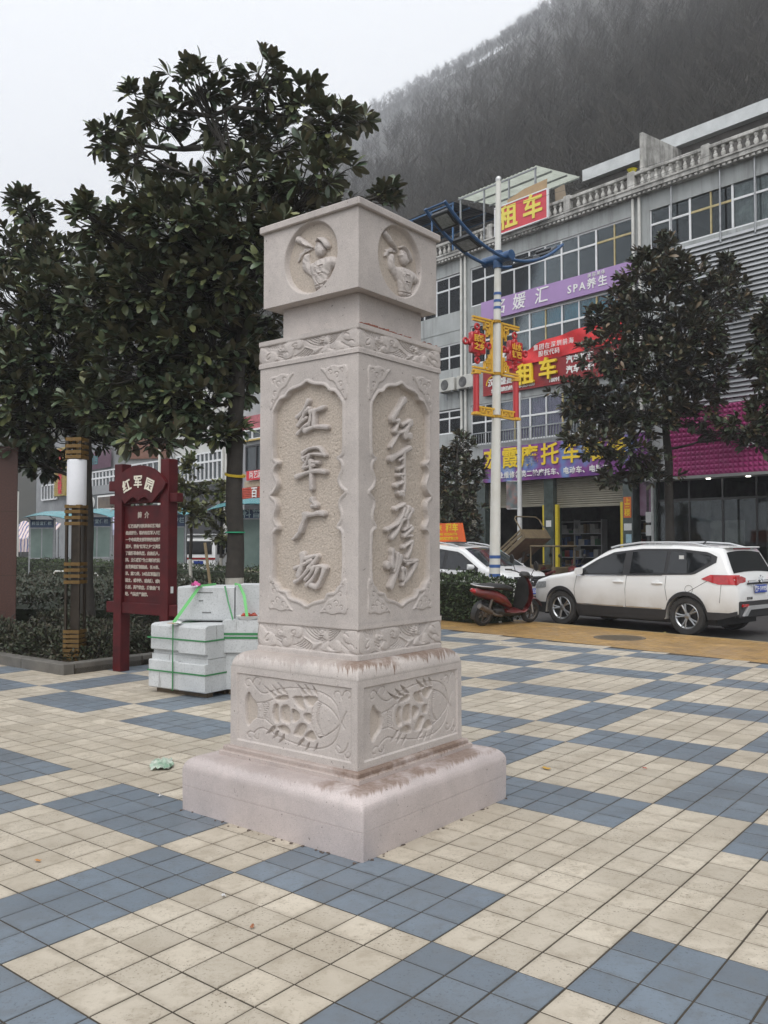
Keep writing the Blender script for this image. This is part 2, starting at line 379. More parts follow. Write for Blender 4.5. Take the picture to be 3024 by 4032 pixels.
zT = hill_z(sT, yT); VV = []; FF = []; base = 0
for k in range(len(sT)):
    v, f = protos[k % 6]; h = RNG.uniform(5.5, 10.0)*(1+.5*min(1, yT[k]/300)); a = RNG.uniform(0, 6.28); c, s_ = math.cos(a), math.sin(a)
    w = v*[h*1.0, h*1.0, h]; VV.append(np.stack([w[:,0]*c-w[:,1]*s_+sT[k], w[:,0]*s_+w[:,1]*c+yT[k], w[:,2]+zT[k]], 1)); FF.append(f+base); base += len(v)
twig_m = mat('bare_twigs', (0.066,0.060,0.052), 0.9, scale=.016, col2=(0.036,0.035,0.027), detail=6, amt=.5)
place('hill_forest', np_mesh('hill_forest', np.vstack(VV), np.vstack(FF), twig_m), None, F0, STREET_RZ, kind='stuff')
b = MB(); b.box(-1300, 1300, -90, 1650, -1.4, 420)
hz = bpy.data.materials.new('haze'); hz.use_nodes = True; n_, l_ = nodes(hz); n_.clear()
vo = n_.new('ShaderNodeVolumePrincipled'); vo.inputs['Color'].default_value = (.93,.95,1,1); vo.inputs['Density'].default_value = HAZE; vo.inputs['Anisotropy'].default_value = .2
ho = n_.new('ShaderNodeOutputMaterial'); l_.new(vo.outputs[0], ho.inputs['Volume'])
b.build('haze', hz, kind='stuff')

# ================================================================== THE CARVED STONE PILLAR
CART=[(1,2610),(33,2591),(69,2581),(131,2573),(162,2557),(180,2530),(223,2526),(249,2502),(266,2477),(287,2453),(290,2423),(292,2160),(271,2139),(239,2128),(275,2107),(288,2071),(267,2034),(252,2005),(259,1976),(284,1946),(318,1929),(284,1905),(265,1889),(257,1854),(280,1803),(276,1765),(238,1725),(276,1707),(289,1682),(290,1428),(273,1386),(247,1373),(230,1340),(166,1336),(162,1321),(144,1295),(78,1284),(38,1273),(0,1250)]
CHL=[[(27,[(2,2488),(-28,2441),(-58,2414),(-90,2398)]),(24,[(6,2441),(-21,2421),(-53,2383),(-80,2346)]),(20,[(-85,2346),(-44,2369),(-12,2386)]),(22,[(-85,2296),(-39,2332),(2,2349)]),(30,[(20,2420),(78,2428),(123,2436)]),(36,[(52,2420),(50,2335)]),(24,[(22,2420),(22,2377),(7,2345)]),(30,[(-25,2309),(34,2326),(97,2326),(154,2316)])],[(20,[(-38,2175),(-52,2149),(-33,2128)]),(24,[(-43,2175),(7,2199),(66,2205),(102,2196),(124,2165),(139,2151)]),(22,[(-38,2142),(3,2159),(35,2167),(88,2160),(137,2154)]),(24,[(12,2159),(-10,2120),(-33,2088)]),(22,[(-33,2085),(8,2093),(53,2097)]),(24,[(26,2118),(84,2111)]),(30,[(-93,2035),(-28,2051),(35,2062),(89,2062),(140,2053)]),(34,[(24,2118),(26,2072),(29,2006),(31,1960)])],[(34,[(34,1890),(67,1856)]),(24,[(36,1852),(67,1853)]),(34,[(-27,1803),(36,1800),(85,1813),(129,1806)]),(38,[(-18,1796),(-36,1756),(-59,1707)]),(28,[(-59,1707),(-91,1674)]),(16,[(-91,1674),(-123,1656)])],[(40,[(-40,1561),(-44,1505),(-62,1465),(-74,1438)]),(24,[(-104,1481),(-35,1502),(33,1532)]),(24,[(-103,1398),(-53,1419),(6,1476)]),(28,[(-8,1542),(46,1555),(91,1562),(55,1516),(6,1483)]),(26,[(28,1483),(78,1497),(122,1496),(148,1485)]),(34,[(139,1485),(122,1443),(100,1403),(74,1370),(29,1382)]),(24,[(51,1484),(24,1447),(-16,1413)]),(26,[(86,1484),(64,1445),(29,1405),(-7,1381)])]]
CHR=[[(40,[(40,2508),(-16,2450),(-76,2380)]),(26,[(-76,2370),(-27,2372)]),(26,[(-16,2376),(-32,2338),(-54,2308)]),(22,[(-49,2309),(-21,2295),(-38,2270),(-92,2208)]),(24,[(23,2357),(108,2390)]),(46,[(102,2376),(74,2338),(45,2305)]),(50,[(51,2292),(96,2293)]),(24,[(-16,2299),(29,2314)])],[(36,[(-92,2136),(-16,2168),(96,2218)]),(28,[(37,2183),(37,2128),(39,2048),(39,1960)]),(18,[(-10,2135),(23,2151)]),(24,[(-16,2081),(28,2098)]),(22,[(-21,2044),(28,2050)]),(20,[(-5,2048),(23,2020)]),(28,[(-43,1979),(23,2003)]),(26,[(-16,1937),(28,1943)]),(30,[(-5,1931),(28,1926)])],[(26,[(-49,1839),(39,1869)]),(40,[(84,1844),(50,1799)]),(34,[(118,1834),(78,1786)]),(26,[(39,1839),(17,1795),(-16,1760)]),(24,[(-130,1712),(-49,1740),(0,1764)]),(34,[(6,1764),(-22,1710),(-82,1664)]),(24,[(17,1771),(67,1786),(78,1752),(67,1725)]),(18,[(39,1714),(107,1739)]),(30,[(118,1722),(50,1681)]),(18,[(39,1674),(118,1678)]),(24,[(33,1607),(118,1644)]),(30,[(118,1637),(101,1583),(67,1546)])],[(34,[(-76,1585),(-82,1512)]),(46,[(-119,1500),(-76,1496)]),(30,[(-27,1564),(-44,1505),(-60,1466)]),(44,[(0,1544),(-33,1465),(-92,1375)]),(22,[(39,1523),(118,1525)]),(24,[(67,1506),(169,1525)]),(34,[(158,1504),(117,1451),(50,1403)]),(34,[(22,1474),(22,1417)]),(20,[(44,1476),(61,1442),(22,1377)])]]
FRAME=[(-457,858),(485,862),(483,413),(-460,402)]
FPOLY=[[(-359,742),(-333,704),(-286,675),(-285,583),(-317,562),(-346,538),(-365,513),(-387,528),(-395,612),(-396,687),(-377,730)],[(-140,696),(-99,686),(-109,637),(-94,575),(-132,563),(-154,592),(-164,640)],[(-85,688),(-20,698),(-6,649),(-9,572),(-50,581),(-84,582),(-98,628)],[(4,684),(67,658),(71,625),(31,589),(1,592),(-6,635)],[(97,661),(156,671),(159,631),(153,602),(117,607),(97,628)],[(3,755),(100,766),(93,727),(110,691),(123,681),(71,677),(24,710)],[(93,756),(129,774),(207,773),(210,750),(181,728),(169,703),(136,704),(103,733)],[(-140,720),(-106,744),(-31,761),(-17,729),(-64,714),(-126,710)],[(-125,547),(-57,571),(-12,548),(-5,515),(-43,510),(-63,517),(-98,522)],[(18,528),(51,585),(91,604),(133,586),(104,544),(85,506),(11,515)],[(98,515),(130,552),(169,569),(189,542),(208,516),(169,497),(124,504)],[(-244,801),(-183,770),(-120,742),(-148,729)],[(-169,810),(-127,785),(-78,752),(-120,752)],[(-120,827),(-79,805),(-24,757),(-72,767)],[(36,838),(83,812),(129,776),(90,774)],[(106,840),(142,813),(159,777),(123,792)],[(168,837),(200,809),(207,775),(175,797)],[(-213,487),(-153,548),(-125,547),(-153,509)],[(-156,465),(-125,518),(-98,527),(-118,485)],[(-107,443),(-77,491),(-53,516),(-56,479)],[(42,443),(71,488),(104,511),(104,488)],[(108,429),(134,482),(150,489),(137,455)],[(176,435),(202,487),(214,499),(202,459)],[(208,530),(271,548),(221,523)]]
FLINE=[[(-334,804),(-290,759),(-239,739),(-190,754),(-127,778),(-31,800),(70,810),(168,811),(264,797),(327,767),(364,721),(383,641),(413,609)],[(425,710),(383,632),(358,547),(309,494),(234,462),(144,456),(52,461),(-56,477),(-167,503),(-238,527),(-288,506),(-317,482)],[(207,749),(296,722),(352,678),(380,636),(346,595),(271,546)],[(169,698),(159,659),(163,613),(176,573),(208,535)],[(233,743),(207,684),(201,637),(214,592),(252,546)],[(-286,677),(-218,687),(-154,714)],[(-285,581),(-217,582),(-160,552)],[(-236,680),(-239,631),(-228,583)],[(-182,696),(-196,636),(-175,570)],[(-334,804),(-356,822),(-382,820),(-397,798),(-385,769),(-359,779)],[(-334,799),(-312,831),(-276,840),(-254,817),(-276,790)],[(392,779),(376,819),(352,823),(330,804),(339,782)],[(395,798),(413,831),(443,835),(461,809),(443,789)],[(-317,482),(-353,487),(-379,469),(-368,445),(-346,446)],[(-317,457),(-295,441),(-273,449),(-273,478)],[(346,481),(365,456),(401,466),(426,493),(438,526)],[(359,505),(377,494)],[(414,459),(420,437),(444,443),(456,465),(438,476)],[(-232,678),(-195,685)],[(-231,667),(-195,673)],[(-232,655),(-195,661)],[(-231,643),(-195,649)],[(-232,631),(-195,638)],[(-231,619),(-195,626)],[(-231,608),(-195,614)],[(-231,596),(-194,602)],[(-231,584),(-194,590)],[(212,731),(240,728)],[(209,720),(235,716)],[(207,708),(230,704)],[(205,696),(226,692)],[(203,685),(223,681)],[(202,673),(221,669)],[(202,662),(219,657)],[(201,650),(218,646)],[(202,639),(218,635)],[(202,628),(219,623)],[(203,616),(221,612)],[(205,605),(223,601)],[(207,594),(226,590)],[(209,583),(231,579)],[(212,572),(235,569)],[(216,561),(241,558)],[(219,550),(247,548)]]
FDOT=[(-275,656),(-260,638),(-274,617),(-264,601),(296,646),(175,680),(172,661),(171,637),(172,617),(177,591),(189,565),(198,548),(271,701)]
BFRAME=[(-412,1157),(-412,1123),(-411,977),(-416,947),(413,1161),(417,1130),(418,984)]
WPOLY=[[(-412,1115),(-383,1113),(-354,1091),(-337,1072),(-303,1074),(-269,1061),(-252,1026),(-249,993),(-411,981)],[(-202,1119),(-40,1122),(-29,1096),(-34,1069),(-66,1051),(-87,1061),(-109,1067),(-114,1036),(-120,1013),(-152,995),(-185,1000),(-207,1018),(-202,1038),(-180,1059),(-218,1054),(-246,1066),(-252,1085),(-230,1095),(-197,1085)],[(101,1104),(132,1108),(163,1101),(175,1075),(168,1045),(143,1039),(102,991),(273,990),(285,1009),(275,1042),(248,1062),(228,1057),(218,1038),(218,1012),(198,1010),(178,1023),(173,1057),(142,1062),(107,1056),(91,1077)],[(297,1102),(341,1120),(413,1124),(418,994),(380,995),(341,1003),(326,1031),(341,1047),(317,1052),(287,1072)],[(-24,1069),(19,1049),(55,1033),(102,1036),(132,1042),(102,1021),(66,996),(45,1002),(55,1026),(13,1045),(-18,1054)]]
WLINE=[[(-314,1065),(-342,1044),(-348,1024),(-331,1017),(-314,1028)],[(-197,1085),(-219,1091),(-235,1080),(-219,1068)],[(-207,1018),(-185,1047),(-163,1052),(-158,1037)],[(-109,1075),(-125,1078),(-109,1098),(-77,1096),(-88,1069)],[(107,1059),(137,1069),(132,1080),(117,1079)],[(297,1102),(312,1103),(336,1086)],[(341,1047),(365,1045),(379,1026)],[(178,1023),(198,1006),(228,1007)],[(-252,1046),(-213,1033)],[(-246,1031),(-210,1014)],[(-249,995),(-207,985),(-174,981)],[(275,1045),(302,1025),(329,1011)],[(287,995),(302,985)],[(-343,1117),(-323,1101)],[(-321,1117),(-303,1096)],[(-299,1117),(-284,1092)],[(-278,1116),(-265,1088)],[(-257,1116),(-246,1083)],[(-24,1117),(13,1083),(66,1057),(132,1048)],[(5,1117),(39,1087),(85,1067),(136,1063)],[(34,1117),(65,1091),(105,1077),(140,1079)],[(63,1117),(91,1094),(124,1088),(144,1094)],[(91,1117),(117,1098),(143,1098),(148,1109)],[(183,1050),(218,1067),(268,1115)],[(183,1065),(212,1078),(255,1116)],[(183,1080),(206,1089),(242,1118)],[(183,1095),(200,1099),(229,1119)],[(183,1109),(194,1110),(216,1120)],[(-109,1008),(-55,1023),(-18,1053)],[(-82,1004),(-37,1018),(-4,1045)],[(-55,1000),(-18,1014),(9,1038)],[(-28,996),(0,1009),(23,1030)],[(-2,993),(19,1004),(37,1023)],[(24,989),(37,1000),(50,1016)]]
CIRC=[(81,3578),(-210,3393),(232,3383),(-42,3144),(-152,3538),(187,3507)]
BPOLY={'arm':[(-37,3406),(-63,3397),(-80,3371),(-83,3337),(-73,3301),(-43,3280),(14,3235),(14,3286),(-10,3327),(-23,3369),(-17,3395)],'torso':[(43,3343),(114,3350),(178,3342),(216,3320),(223,3295),(210,3271),(159,3267),(156,3246),(134,3207),(160,3197),(115,3163),(70,3152),(34,3156),(27,3186),(14,3216),(4,3256),(-19,3305),(-10,3332),(17,3334)],'head':[(36,3442),(49,3454),(78,3447),(101,3421),(118,3386),(108,3369),(82,3357),(56,3358),(36,3381),(33,3401),(20,3407),(33,3421)],'cap':[(29,3466),(65,3482),(114,3469),(146,3435),(156,3399),(130,3386),(101,3421),(75,3451),(49,3461),(33,3453)],'trumpet':[(-121,3524),(-101,3526),(-44,3484),(16,3432),(13,3420),(-33,3438),(-70,3458),(-135,3487),(-140,3503)],'hand':[(-77,3477),(-57,3472),(-20,3447),(-30,3434),(-50,3446),(-70,3463)],'flag':[(-64,3444),(13,3423),(-17,3414),(-63,3407),(-84,3392),(-94,3372),(-124,3363),(-117,3384),(-104,3396),(-111,3412),(-70,3423)]}
BLINE=[(5,[(15,3416),(-37,3411),(-70,3404),(-87,3385),(-97,3370),(-122,3363)]),(4,[(27,3182),(83,3180),(157,3200)]),(4,[(31,3159),(83,3162),(115,3168)]),(3,[(33,3319),(37,3257),(50,3214),(79,3184)]),(7,[(53,3346),(89,3353),(124,3362)]),(3,[(69,3295),(108,3294)]),(3,[(69,3249),(108,3251)]),(4,[(33,3465),(59,3463),(85,3444),(130,3388)]),(4,[(53,3324),(54,3323)]),(4,[(46,3289),(47,3288)]),(4,[(52,3245),(52,3243)]),(3,[(46,3440),(69,3435)]),(5,[(101,3404),(111,3387)]),(3,[(156,3246),(134,3207)])]

def stone_mat(name, col, spk, rough=0.62, stain=None, floor=None, bump=0.45):
    m = mat(name, col, rough); n, l = nodes(m); b = n['Principled BSDF']
    for x in [x for x in n if x.type in ('TEX_NOISE','VALTORGB')]: n.remove(x)
    g = n.new('ShaderNodeNewGeometry'); tc = n.new('ShaderNodeTexCoord')
    def N(scale, det=4, rg=0.6, co=None, typ='ShaderNodeTexNoise'):
        t = n.new(typ); t.inputs['Scale'].default_value = scale; t.inputs['Detail'].default_value = det; t.inputs['Roughness'].default_value = rg
        l.new(co or g.outputs['Position'], t.inputs['Vector']); return t.outputs['Fac']
    def rng(src, a, b_, c=0, d=1):
        t = n.new('ShaderNodeMapRange'); t.inputs['From Min'].default_value = a; t.inputs['From Max'].default_value = b_
        t.inputs['To Min'].default_value = c; t.inputs['To Max'].default_value = d; l.new(src, t.inputs['Value']); return t.outputs['Result']
    def math_(op, a, b_):
        t = n.new('ShaderNodeMath'); t.operation = op; t.use_clamp = False
        for i, x in enumerate((a, b_)):
            if isinstance(x, (int, float)): t.inputs[i].default_value = x
            else: l.new(x, t.inputs[i])
        return t.outputs[0]
    def mixc(f, a, b_):
        t = n.new('ShaderNodeMix'); t.data_type = 'RGBA'; l.new(f, t.inputs[0])
        for i, c in ((6, a), (7, b_)):
            if isinstance(c, tuple): t.inputs[i].default_value = (*c, 1)
            else: l.new(c, t.inputs[i])
        return t.outputs[2]
    c = mixc(rng(N(2.2, 6, .65), .35, .65), tuple(x*.84 for x in col), tuple(x*1.08 for x in col)); c = mixc(rng(N(11, 6, .7), .50, .72, 0, .5), c, (0.36,0.325,0.315))
    c = mixc(rng(N(170, 3, .7), .54, .70, 0, .7), c, spk)
    c = mixc(rng(N(120, 2, .5), .60, .72, 0, .5), c, tuple(min(1, x*1.25) for x in col))
    if floor:
        at = n.new('ShaderNodeAttribute'); at.attribute_name = 'chiselled'; 
        f2 = mixc(rng(N(95, 3, .7), .4, .7), floor, tuple(x*.72 for x in floor))
        c = mixc(at.outputs['Fac'], c, f2)
    c = mixc(rng(N(38, 3, .55), .70, .73, 0, .75), c, (0.10,0.085,0.075))   # small pits
    if stain:                                   # reddish brown mud washed down from the ledges: object z window + drips
        sp = n.new('ShaderNodeSeparateXYZ'); l.new(tc.outputs['Object'], sp.inputs[0])
        for (z0, z1, strength, drip) in stain:
            cx = n.new('ShaderNodeCombineXYZ'); l.new(math_('ADD', sp.outputs['X'], sp.outputs['Y']), cx.inputs[0])
            d1 = rng(N(34, 5, .7, cx.outputs[0]), .38, .78, 0, drip); d1 = math_('MULTIPLY', d1, rng(N(4.5, 3, .6, cx.outputs[0]), .35, .65, .15, 1.25)); side = rng(sp.outputs['X'], .28, .42, .30, 1)
            zz = math_('ADD', sp.outputs['Z'], d1)
            up = rng(zz, z0, z0+0.012); dn = rng(sp.outputs['Z'], z1, z1+.004, 1, 0)
            pt = rng(N(3.0, 4, .7), .32, .48); gr = rng(N(45, 4, .8), .3, .6, .65, 1)
            f = math_('MULTIPLY', math_('MULTIPLY', math_('MULTIPLY', up, dn), math_('MULTIPLY', pt, gr)), math_('MULTIPLY', side, strength))
            c = mixc(f, c, (0.175,0.112,0.078))
    l.new(c, b.inputs['Base Color'])
    bp = n.new('ShaderNodeBump'); bp.inputs['Strength'].default_value = bump; bp.inputs['Distance'].default_value = 0.004
    hgt = N(150, 4, .75)
    if floor:
        st = n.new('ShaderNodeAttribute'); st.attribute_name = 'chiselled'
        l.new(rng(st.outputs['Fac'], 0, 1, bump, 1.0), bp.inputs['Strength'])
        hgt = N(85, 4, .75)
    l.new(hgt, bp.inputs['Height']); l.new(bp.outputs['Normal'], b.inputs['Normal'])
    return m
SC_, SPK = (0.50,0.452,0.422), (0.23,0.195,0.18)
st_plain = stone_mat('pink_granite', SC_, SPK)
st_carved = stone_mat('carved_granite', SC_, SPK, floor=(0.50,0.43,0.365))
st_plinth = stone_mat('plinth_granite', (0.49,0.43,0.415), SPK, stain=[(0.315, 0.5, .85, .045)])
st_step = stone_mat('step_granite', (0.47,0.40,0.37), SPK, stain=[(0.352, 0.42, .95, .02)])
st_mould = stone_mat('moulding_granite', SC_, SPK, stain=[(0.955, 1.1, .95, .15)])
PC = (-0.22802, 5.48429, 0)
pillar = thing('stone_pillar', 'tall square carved pinkish stone pillar with calligraphy panels standing on the checked plaza', 'pillar', PC, PLAZA_RZ)
b = MB(); arc = [(0.725-0.100*(1-math.cos(t)), 0.242+0.085*math.sin(t)) for t in [R(a) for a in range(0, 91, 10)]]
b.sq([(0.722,0),(0.724,0.148),(0.7215,0.150),(0.724,0.152),(0.725,0.242)] + arc[1:] + [(0.50,0.333)], 0.010); b.build('plinth', st_plinth, pillar, smooth=35)
b = MB(); b.sq([(0.566,0.325),(0.566,0.352),(0.561,0.358),(0.552,0.358)], .004); b.build('lower_step', st_step, pillar)
b = MB(); b.sq([(0.548,0.35),(0.548,0.378),(0.543,0.386),(0.50,0.387)], .004); b.build('upper_step', st_step, pillar)
# ---- relief panels: height fields (metres in front of the panel face) sampled on a fine grid
def seg_dist(P, pts, closed=False):
    d = np.full(len(P), 9.0); pts = np.asarray(pts, float); n = len(pts)
    for i in range(n if closed else n-1):
        a, b_ = pts[i], pts[(i+1) % n]; ab = b_-a; L = (ab**2).sum()
        t = np.clip(((P-a)@ab)/max(L, 1e-12), 0, 1); q = P-(a+t[:, None]*ab); d = np.minimum(d, np.hypot(q[:,0], q[:,1]))
    return d
def inside(P, poly):
    c = np.zeros(len(P), bool); poly = np.asarray(poly, float); n = len(poly); x, y = P[:,0], P[:,1]
    for i in range(n):
        (x1, y1), (x2, y2) = poly[i], poly[(i+1) % n]
        k = ((y1 > y) != (y2 > y)) & (x < (x2-x1)*(y-y1)/((y2-y1) if y2 != y1 else 1e-9)+x1); c ^= k
    return c
def sdf(P, poly): d = seg_dist(P, poly, True); return np.where(inside(P, poly), d, -d)     # positive inside
def smooth_poly(p, k=2):
    p = np.asarray(p, float)
    for _ in range(k):
        q = np.roll(p, -1, 0); p = np.stack([p*.75+q*.25, p*.25+q*.75], 1).reshape(-1, 2)
    return p
def smooth_line(p, k=2):
    p = np.asarray(p, float)
    if len(p) < 3: return p
    for _ in range(k):
        q = np.stack([p[:-1]*.75+p[1:]*.25, p[:-1]*.25+p[1:]*.75], 1).reshape(-1, 2); p = np.vstack([p[:1], q, p[-1:]])
    return p
def ss(x, a, b_): t = np.clip((x-a)/(b_-a), 0, 1); return t*t*(3-2*t)
def grid(x0, x1, z0, z1, st):
    nx = int(round((x1-x0)/st))+1; nz = int(round((z1-z0)/st))+1
    X, Zc = np.meshgrid(np.linspace(x0, x1, nx), np.linspace(z0, z1, nz)); return nx, nz, np.stack([X.ravel(), Zc.ravel()], 1)
def relief(name, nx, nz, P, H, m, mask=None, chis=None):
    V = np.stack([P[:,0], -H, P[:,1]], 1)
    i = np.arange(nz-1)[:, None]*nx + np.arange(nx-1)[None]; F = np.stack([i, i+1, i+1+nx, i+nx], -1).reshape(-1, 4)
    if mask is not None:
        F = F[mask[F].any(1)]; u, inv = np.unique(F, return_inverse=True); F = inv.reshape(-1, 4); V = V[u]
        chis = chis[u] if chis is not None else None
    me = np_mesh(name, V, F, m)
    if chis is not None:
        a = me.attributes.new('chiselled', 'FLOAT', 'POINT'); a.data.foreach_set('value', np.asarray(chis, np.float32))
    me.shade_smooth(); me.set_sharp_from_angle(angle=R(38)); return me
FACE_RZ = [0, math.pi/2, math.pi, -math.pi/2]
OFF = 0.012
def on_faces(name, meshes, h, off=OFF, parent=None, labels=None):
    out = []
    for k in range(4):
        rz = FACE_RZ[k]; n = Vector((math.sin(rz), -math.cos(rz), 0))
        o = place(name, meshes[k % len(meshes)], parent or pillar, n*h + Vector((off, off, 0)), rz); out.append(o)
    return out
MM = lambda p: np.asarray(p, float)/1000.0
# pedestal block with the double fish carving
h = 0.515; nx, nz, P = grid(-h, h, 0.385, 0.872, 0.0042)
fr = [(-0.458,0.424),(0.470,0.424),(0.470,0.832),(-0.458,0.832)]
H = -0.010*ss(sdf(P, fr), -.001, .006); ch = np.zeros(len(P))
fz = lambda p: MM(p)*[1, .94] + [0, 0.030]
for poly in FPOLY:
    q = smooth_poly(fz(poly), 1) if len(poly) > 5 else fz(poly); s = sdf(P, q)
    big = len(poly) > 5; d = ss(s, -.002, .009 if big else .0035); H = H - (0.020 if big else 0.015)*d; ch = np.maximum(ch, ss(s, 0, .010)*.7)
for ln in FLINE:
    d = seg_dist(P, smooth_line(fz(ln))); H = H - 0.0055*(1-ss(d, .0012, .0058))
for p in FDOT: d = np.hypot(P[:,0]-fz(p)[0], P[:,1]-fz(p)[1]); H = H + 0.0045*(1-ss(d, .001, .007))
H = H + RNG.normal(0, .0002, len(H))
b = MB(); b.sq([(0.47,0.386),(0.47,0.90)]); b.build('pedestal_core', st_plain, pillar)
on_faces('fish_panel', [relief('fish_panel', nx, nz, P, H, st_carved, None, ch)], h, 0)
b = MB(); b.sq([(0.513,0.870),(0.515,0.874)] + [(0.515-0.09*(1-math.cos(t)), 0.874+0.09*math.sin(t)) for t in [R(a) for a in range(10, 91, 10)]] + [(0.38,0.966)], .008)
b.build('pedestal_moulding', st_mould, pillar, smooth=35)
# wave bands
def band(z0, z1):
    h = 0.412; nx, nz, P = grid(-h, h, z0, z1, 0.0042); zs = (z1-z0)/0.197
    conv = lambda p: (MM(p) - [0, 0.958])*[1, zs] + [0, z0]
    bw = 0.030; H = -0.009*ss(P[:,1]-z0, bw-.002, bw+.004)*ss(z1-P[:,1], bw-.002, bw+.004); fl = H.copy()
    up = np.zeros(len(P))
    for poly in WPOLY:
        s = sdf(P, smooth_poly(conv(poly), 2)); up = np.maximum(up, ss(s, -.003, .005) + .35*ss(s, .004, .028))
    H = H + 0.0075*np.minimum(up, 1.3)*(fl < -.004)
    for ln in WLINE:
        d = seg_dist(P, smooth_line(conv(ln))); k = len(ln) > 2 or True; H = H - 0.0058*(1-ss(d, .0012, .0058))*(fl < -.004)
    return relief('wave_band', nx, nz, P, H + RNG.normal(0, .00015, len(H)), st_carved, None, np.zeros(len(P)))
on_faces('wave_band', [band(0.965, 1.168)], 0.412); on_faces('wave_band', [band(2.727, 2.897)], 0.412)
b = MB(); b.sq([(0.36,0.96),(0.36,2.895),(0.405,2.895),(0.408,2.898),(0.30,2.900)]); b.build('shaft_core', st_plain, pillar, loc=(OFF, OFF, 0))
# inscription panels: cusped frame, chiselled floor, corner clouds; each character its own raised piece
right = MM(CART); cart = np.vstack([right, (right*[-1, 1])[::-1][1:-1]])
h = 0.405; nx, nz, P = grid(-h, h, 1.166, 2.729, 0.0042)
s = sdf(P, smooth_poly(cart, 1)); 
H = 0.007*ss(s, -.016, -.006)*(1-ss(s, .004, .010)) - 0.030*ss(s, .004, .016); ch = ss(s, .006, .016)
for sx in (-1, 1):
    for (cz, sz) in ((2.675, -1), (1.218, 1)):
        base = [(.045,0),(.10,.012),(.155,-.004),(.21,.012),(.262,.004),(.272,.055),(.262,.11),(.274,.16),(.255,.225),(.222,.165),(.19,.14),(.168,.098),(.12,.082),(.095,.045)]
        tri = np.array([(sx*(x+.055), cz+sz*z) for x, z in base]); s2 = sdf(P, smooth_poly(tri, 1)); H = H + 0.0065*ss(s2, -.002, .004)
        for (x, z, r) in ((.135,.04,.022),(.185,.062,.026),(.215,.118,.022),(.235,.165,.015),(.225,.040,.020),(.095,.018,.010)):
            q = np.hypot(P[:,0]-sx*(x+.055), P[:,1]-(cz+sz*z)); a = np.arctan2(P[:,1]-(cz+sz*z), P[:,0]-sx*(x+.055))
            H = H - 0.0048*(1-ss(abs(q-r*(.62+.12*np.sin(a))), .001, .0045))*(np.sin(a+sx) > -.6) - 0.004*(1-ss(q, .001, .005))
rough = RNG.normal(0, 1, len(P)).reshape(nz, nx)
rough = (rough + np.roll(rough, 1, 0) + np.roll(rough, 1, 1) + np.roll(np.roll(rough, 1, 0), 1, 1)).ravel()/4
Hp = H + rough*.0016*ch; pm_ = relief('inscription_panel', nx, nz, P, Hp, st_carved, None, ch)
panels = on_faces('inscription_panel', [pm_], h)
for k, sets in enumerate((CHL, CHR, CHL, CHR)):
    if k > 1:
        for o in list(panels[k-2].children): place('carved_character', o.data, panels[k], o.location)
        continue
    for strokes in sets:
        pts = MM([p for w, pl in strokes for p in pl]); x0, z0 = pts.min(0)-.05; x1, z1 = pts.max(0)+.05
        mx, mz, Q = grid(x0, x1, z0, z1, 0.0031); best = np.full(len(Q), 9.0)
        for w, pl in strokes:
            pl = smooth_line(MM(pl), 2); L = np.concatenate([[0], np.cumsum(np.hypot(*np.diff(pl, axis=0).T))]); d = np.full(len(Q), 9.0)
            for i in range(len(pl)-1):
                a, b_ = pl[i], pl[i+1]; ab = b_-a; t = np.clip(((Q-a)@ab)/max((ab**2).sum(), 1e-12), 0, 1)
                f = (L[i]+t*(L[i+1]-L[i]))/max(L[-1], 1e-9); rad = w/2000*(1.0 - .28*np.sin(np.pi*f) + .08*np.cos(9*f))
                q = Q-(a+t[:, None]*ab); d = np.minimum(d, np.hypot(q[:,0], q[:,1])-rad)
            best = np.minimum(best, d)
        Hc = -0.034 + 0.036*(1-ss(best, -.0005, .0050)) - .0035*ss(best, -.0075, -.0045)*(best < .0005)
        place('carved_character', relief('carved_character', mx, mz, Q, Hc, st_carved, best < .012, ss(best, .0, .008)*.6), panels[k])
# neck, head block with the bugler medallions, lid
b = MB(); b.sq([(0.315,2.893),(0.315,3.115)], .006); b.build('neck', st_plain, pillar, loc=(0.020, 0.020, 0))
h = 0.392; nx, nz, P = grid(-h, h, 3.112, 3.588, 0.0038); cc = (0.010, 3.361); q = np.hypot(P[:,0]-cc[0], P[:,1]-cc[1])
sc = ss(q, .222, .206); ch = ss(q, .212, .200)
H = -0.034*sc; fig = np.zeros(len(P))
def dome(k, hm, soft, off=0.0):
    global fig
    s = sdf(P, smooth_poly(MM(BPOLY[k]), 2)); t = np.clip(s/soft, 0, 1); hh = off*(s > 0) + hm*np.sqrt(np.maximum(0, 1-(1-t)**2)); fig = np.maximum(fig, np.where(s > 0, hh, 0))
dome('flag', .010, .02, .004); dome('arm', .026, .05); dome('torso', .028, .06, .004); dome('head', .030, .035, .004); dome('trumpet', .022, .03, .006); dome('cap', .030, .03, .008); dome('hand', .016, .012, .018)
for w, ln in BLINE:
    d = seg_dist(P, smooth_line(MM(ln)))
    if w in (5, 7): fig = fig + .006*(1-ss(d, .002, .007))*(fig > 0)
    else: fig = fig - .0055*(1-ss(d, .001, .0048))*(fig > .004) + .0028*(1-ss(abs(d-.008), .0, .004))*(fig > .004)
folds = .0022*np.sin(P[:,0]*150+P[:,1]*95+np.sin(P[:,1]*60)*2)*(fig > .012)
H = H + np.minimum(fig+folds, .036)*(q < .212)
cap_m = relief('medallion_panel', nx, nz, P, H + RNG.normal(0, .0003, len(P))*ch, st_carved, None, ch*(fig < .003))
on_faces('medallion_panel', [cap_m], h)
b = MB(); b.sq([(0.388,3.1125),(0.34,3.1130),(0.34,3.58)]); b.build('head_core', st_plain, pillar, loc=(OFF, OFF, 0))
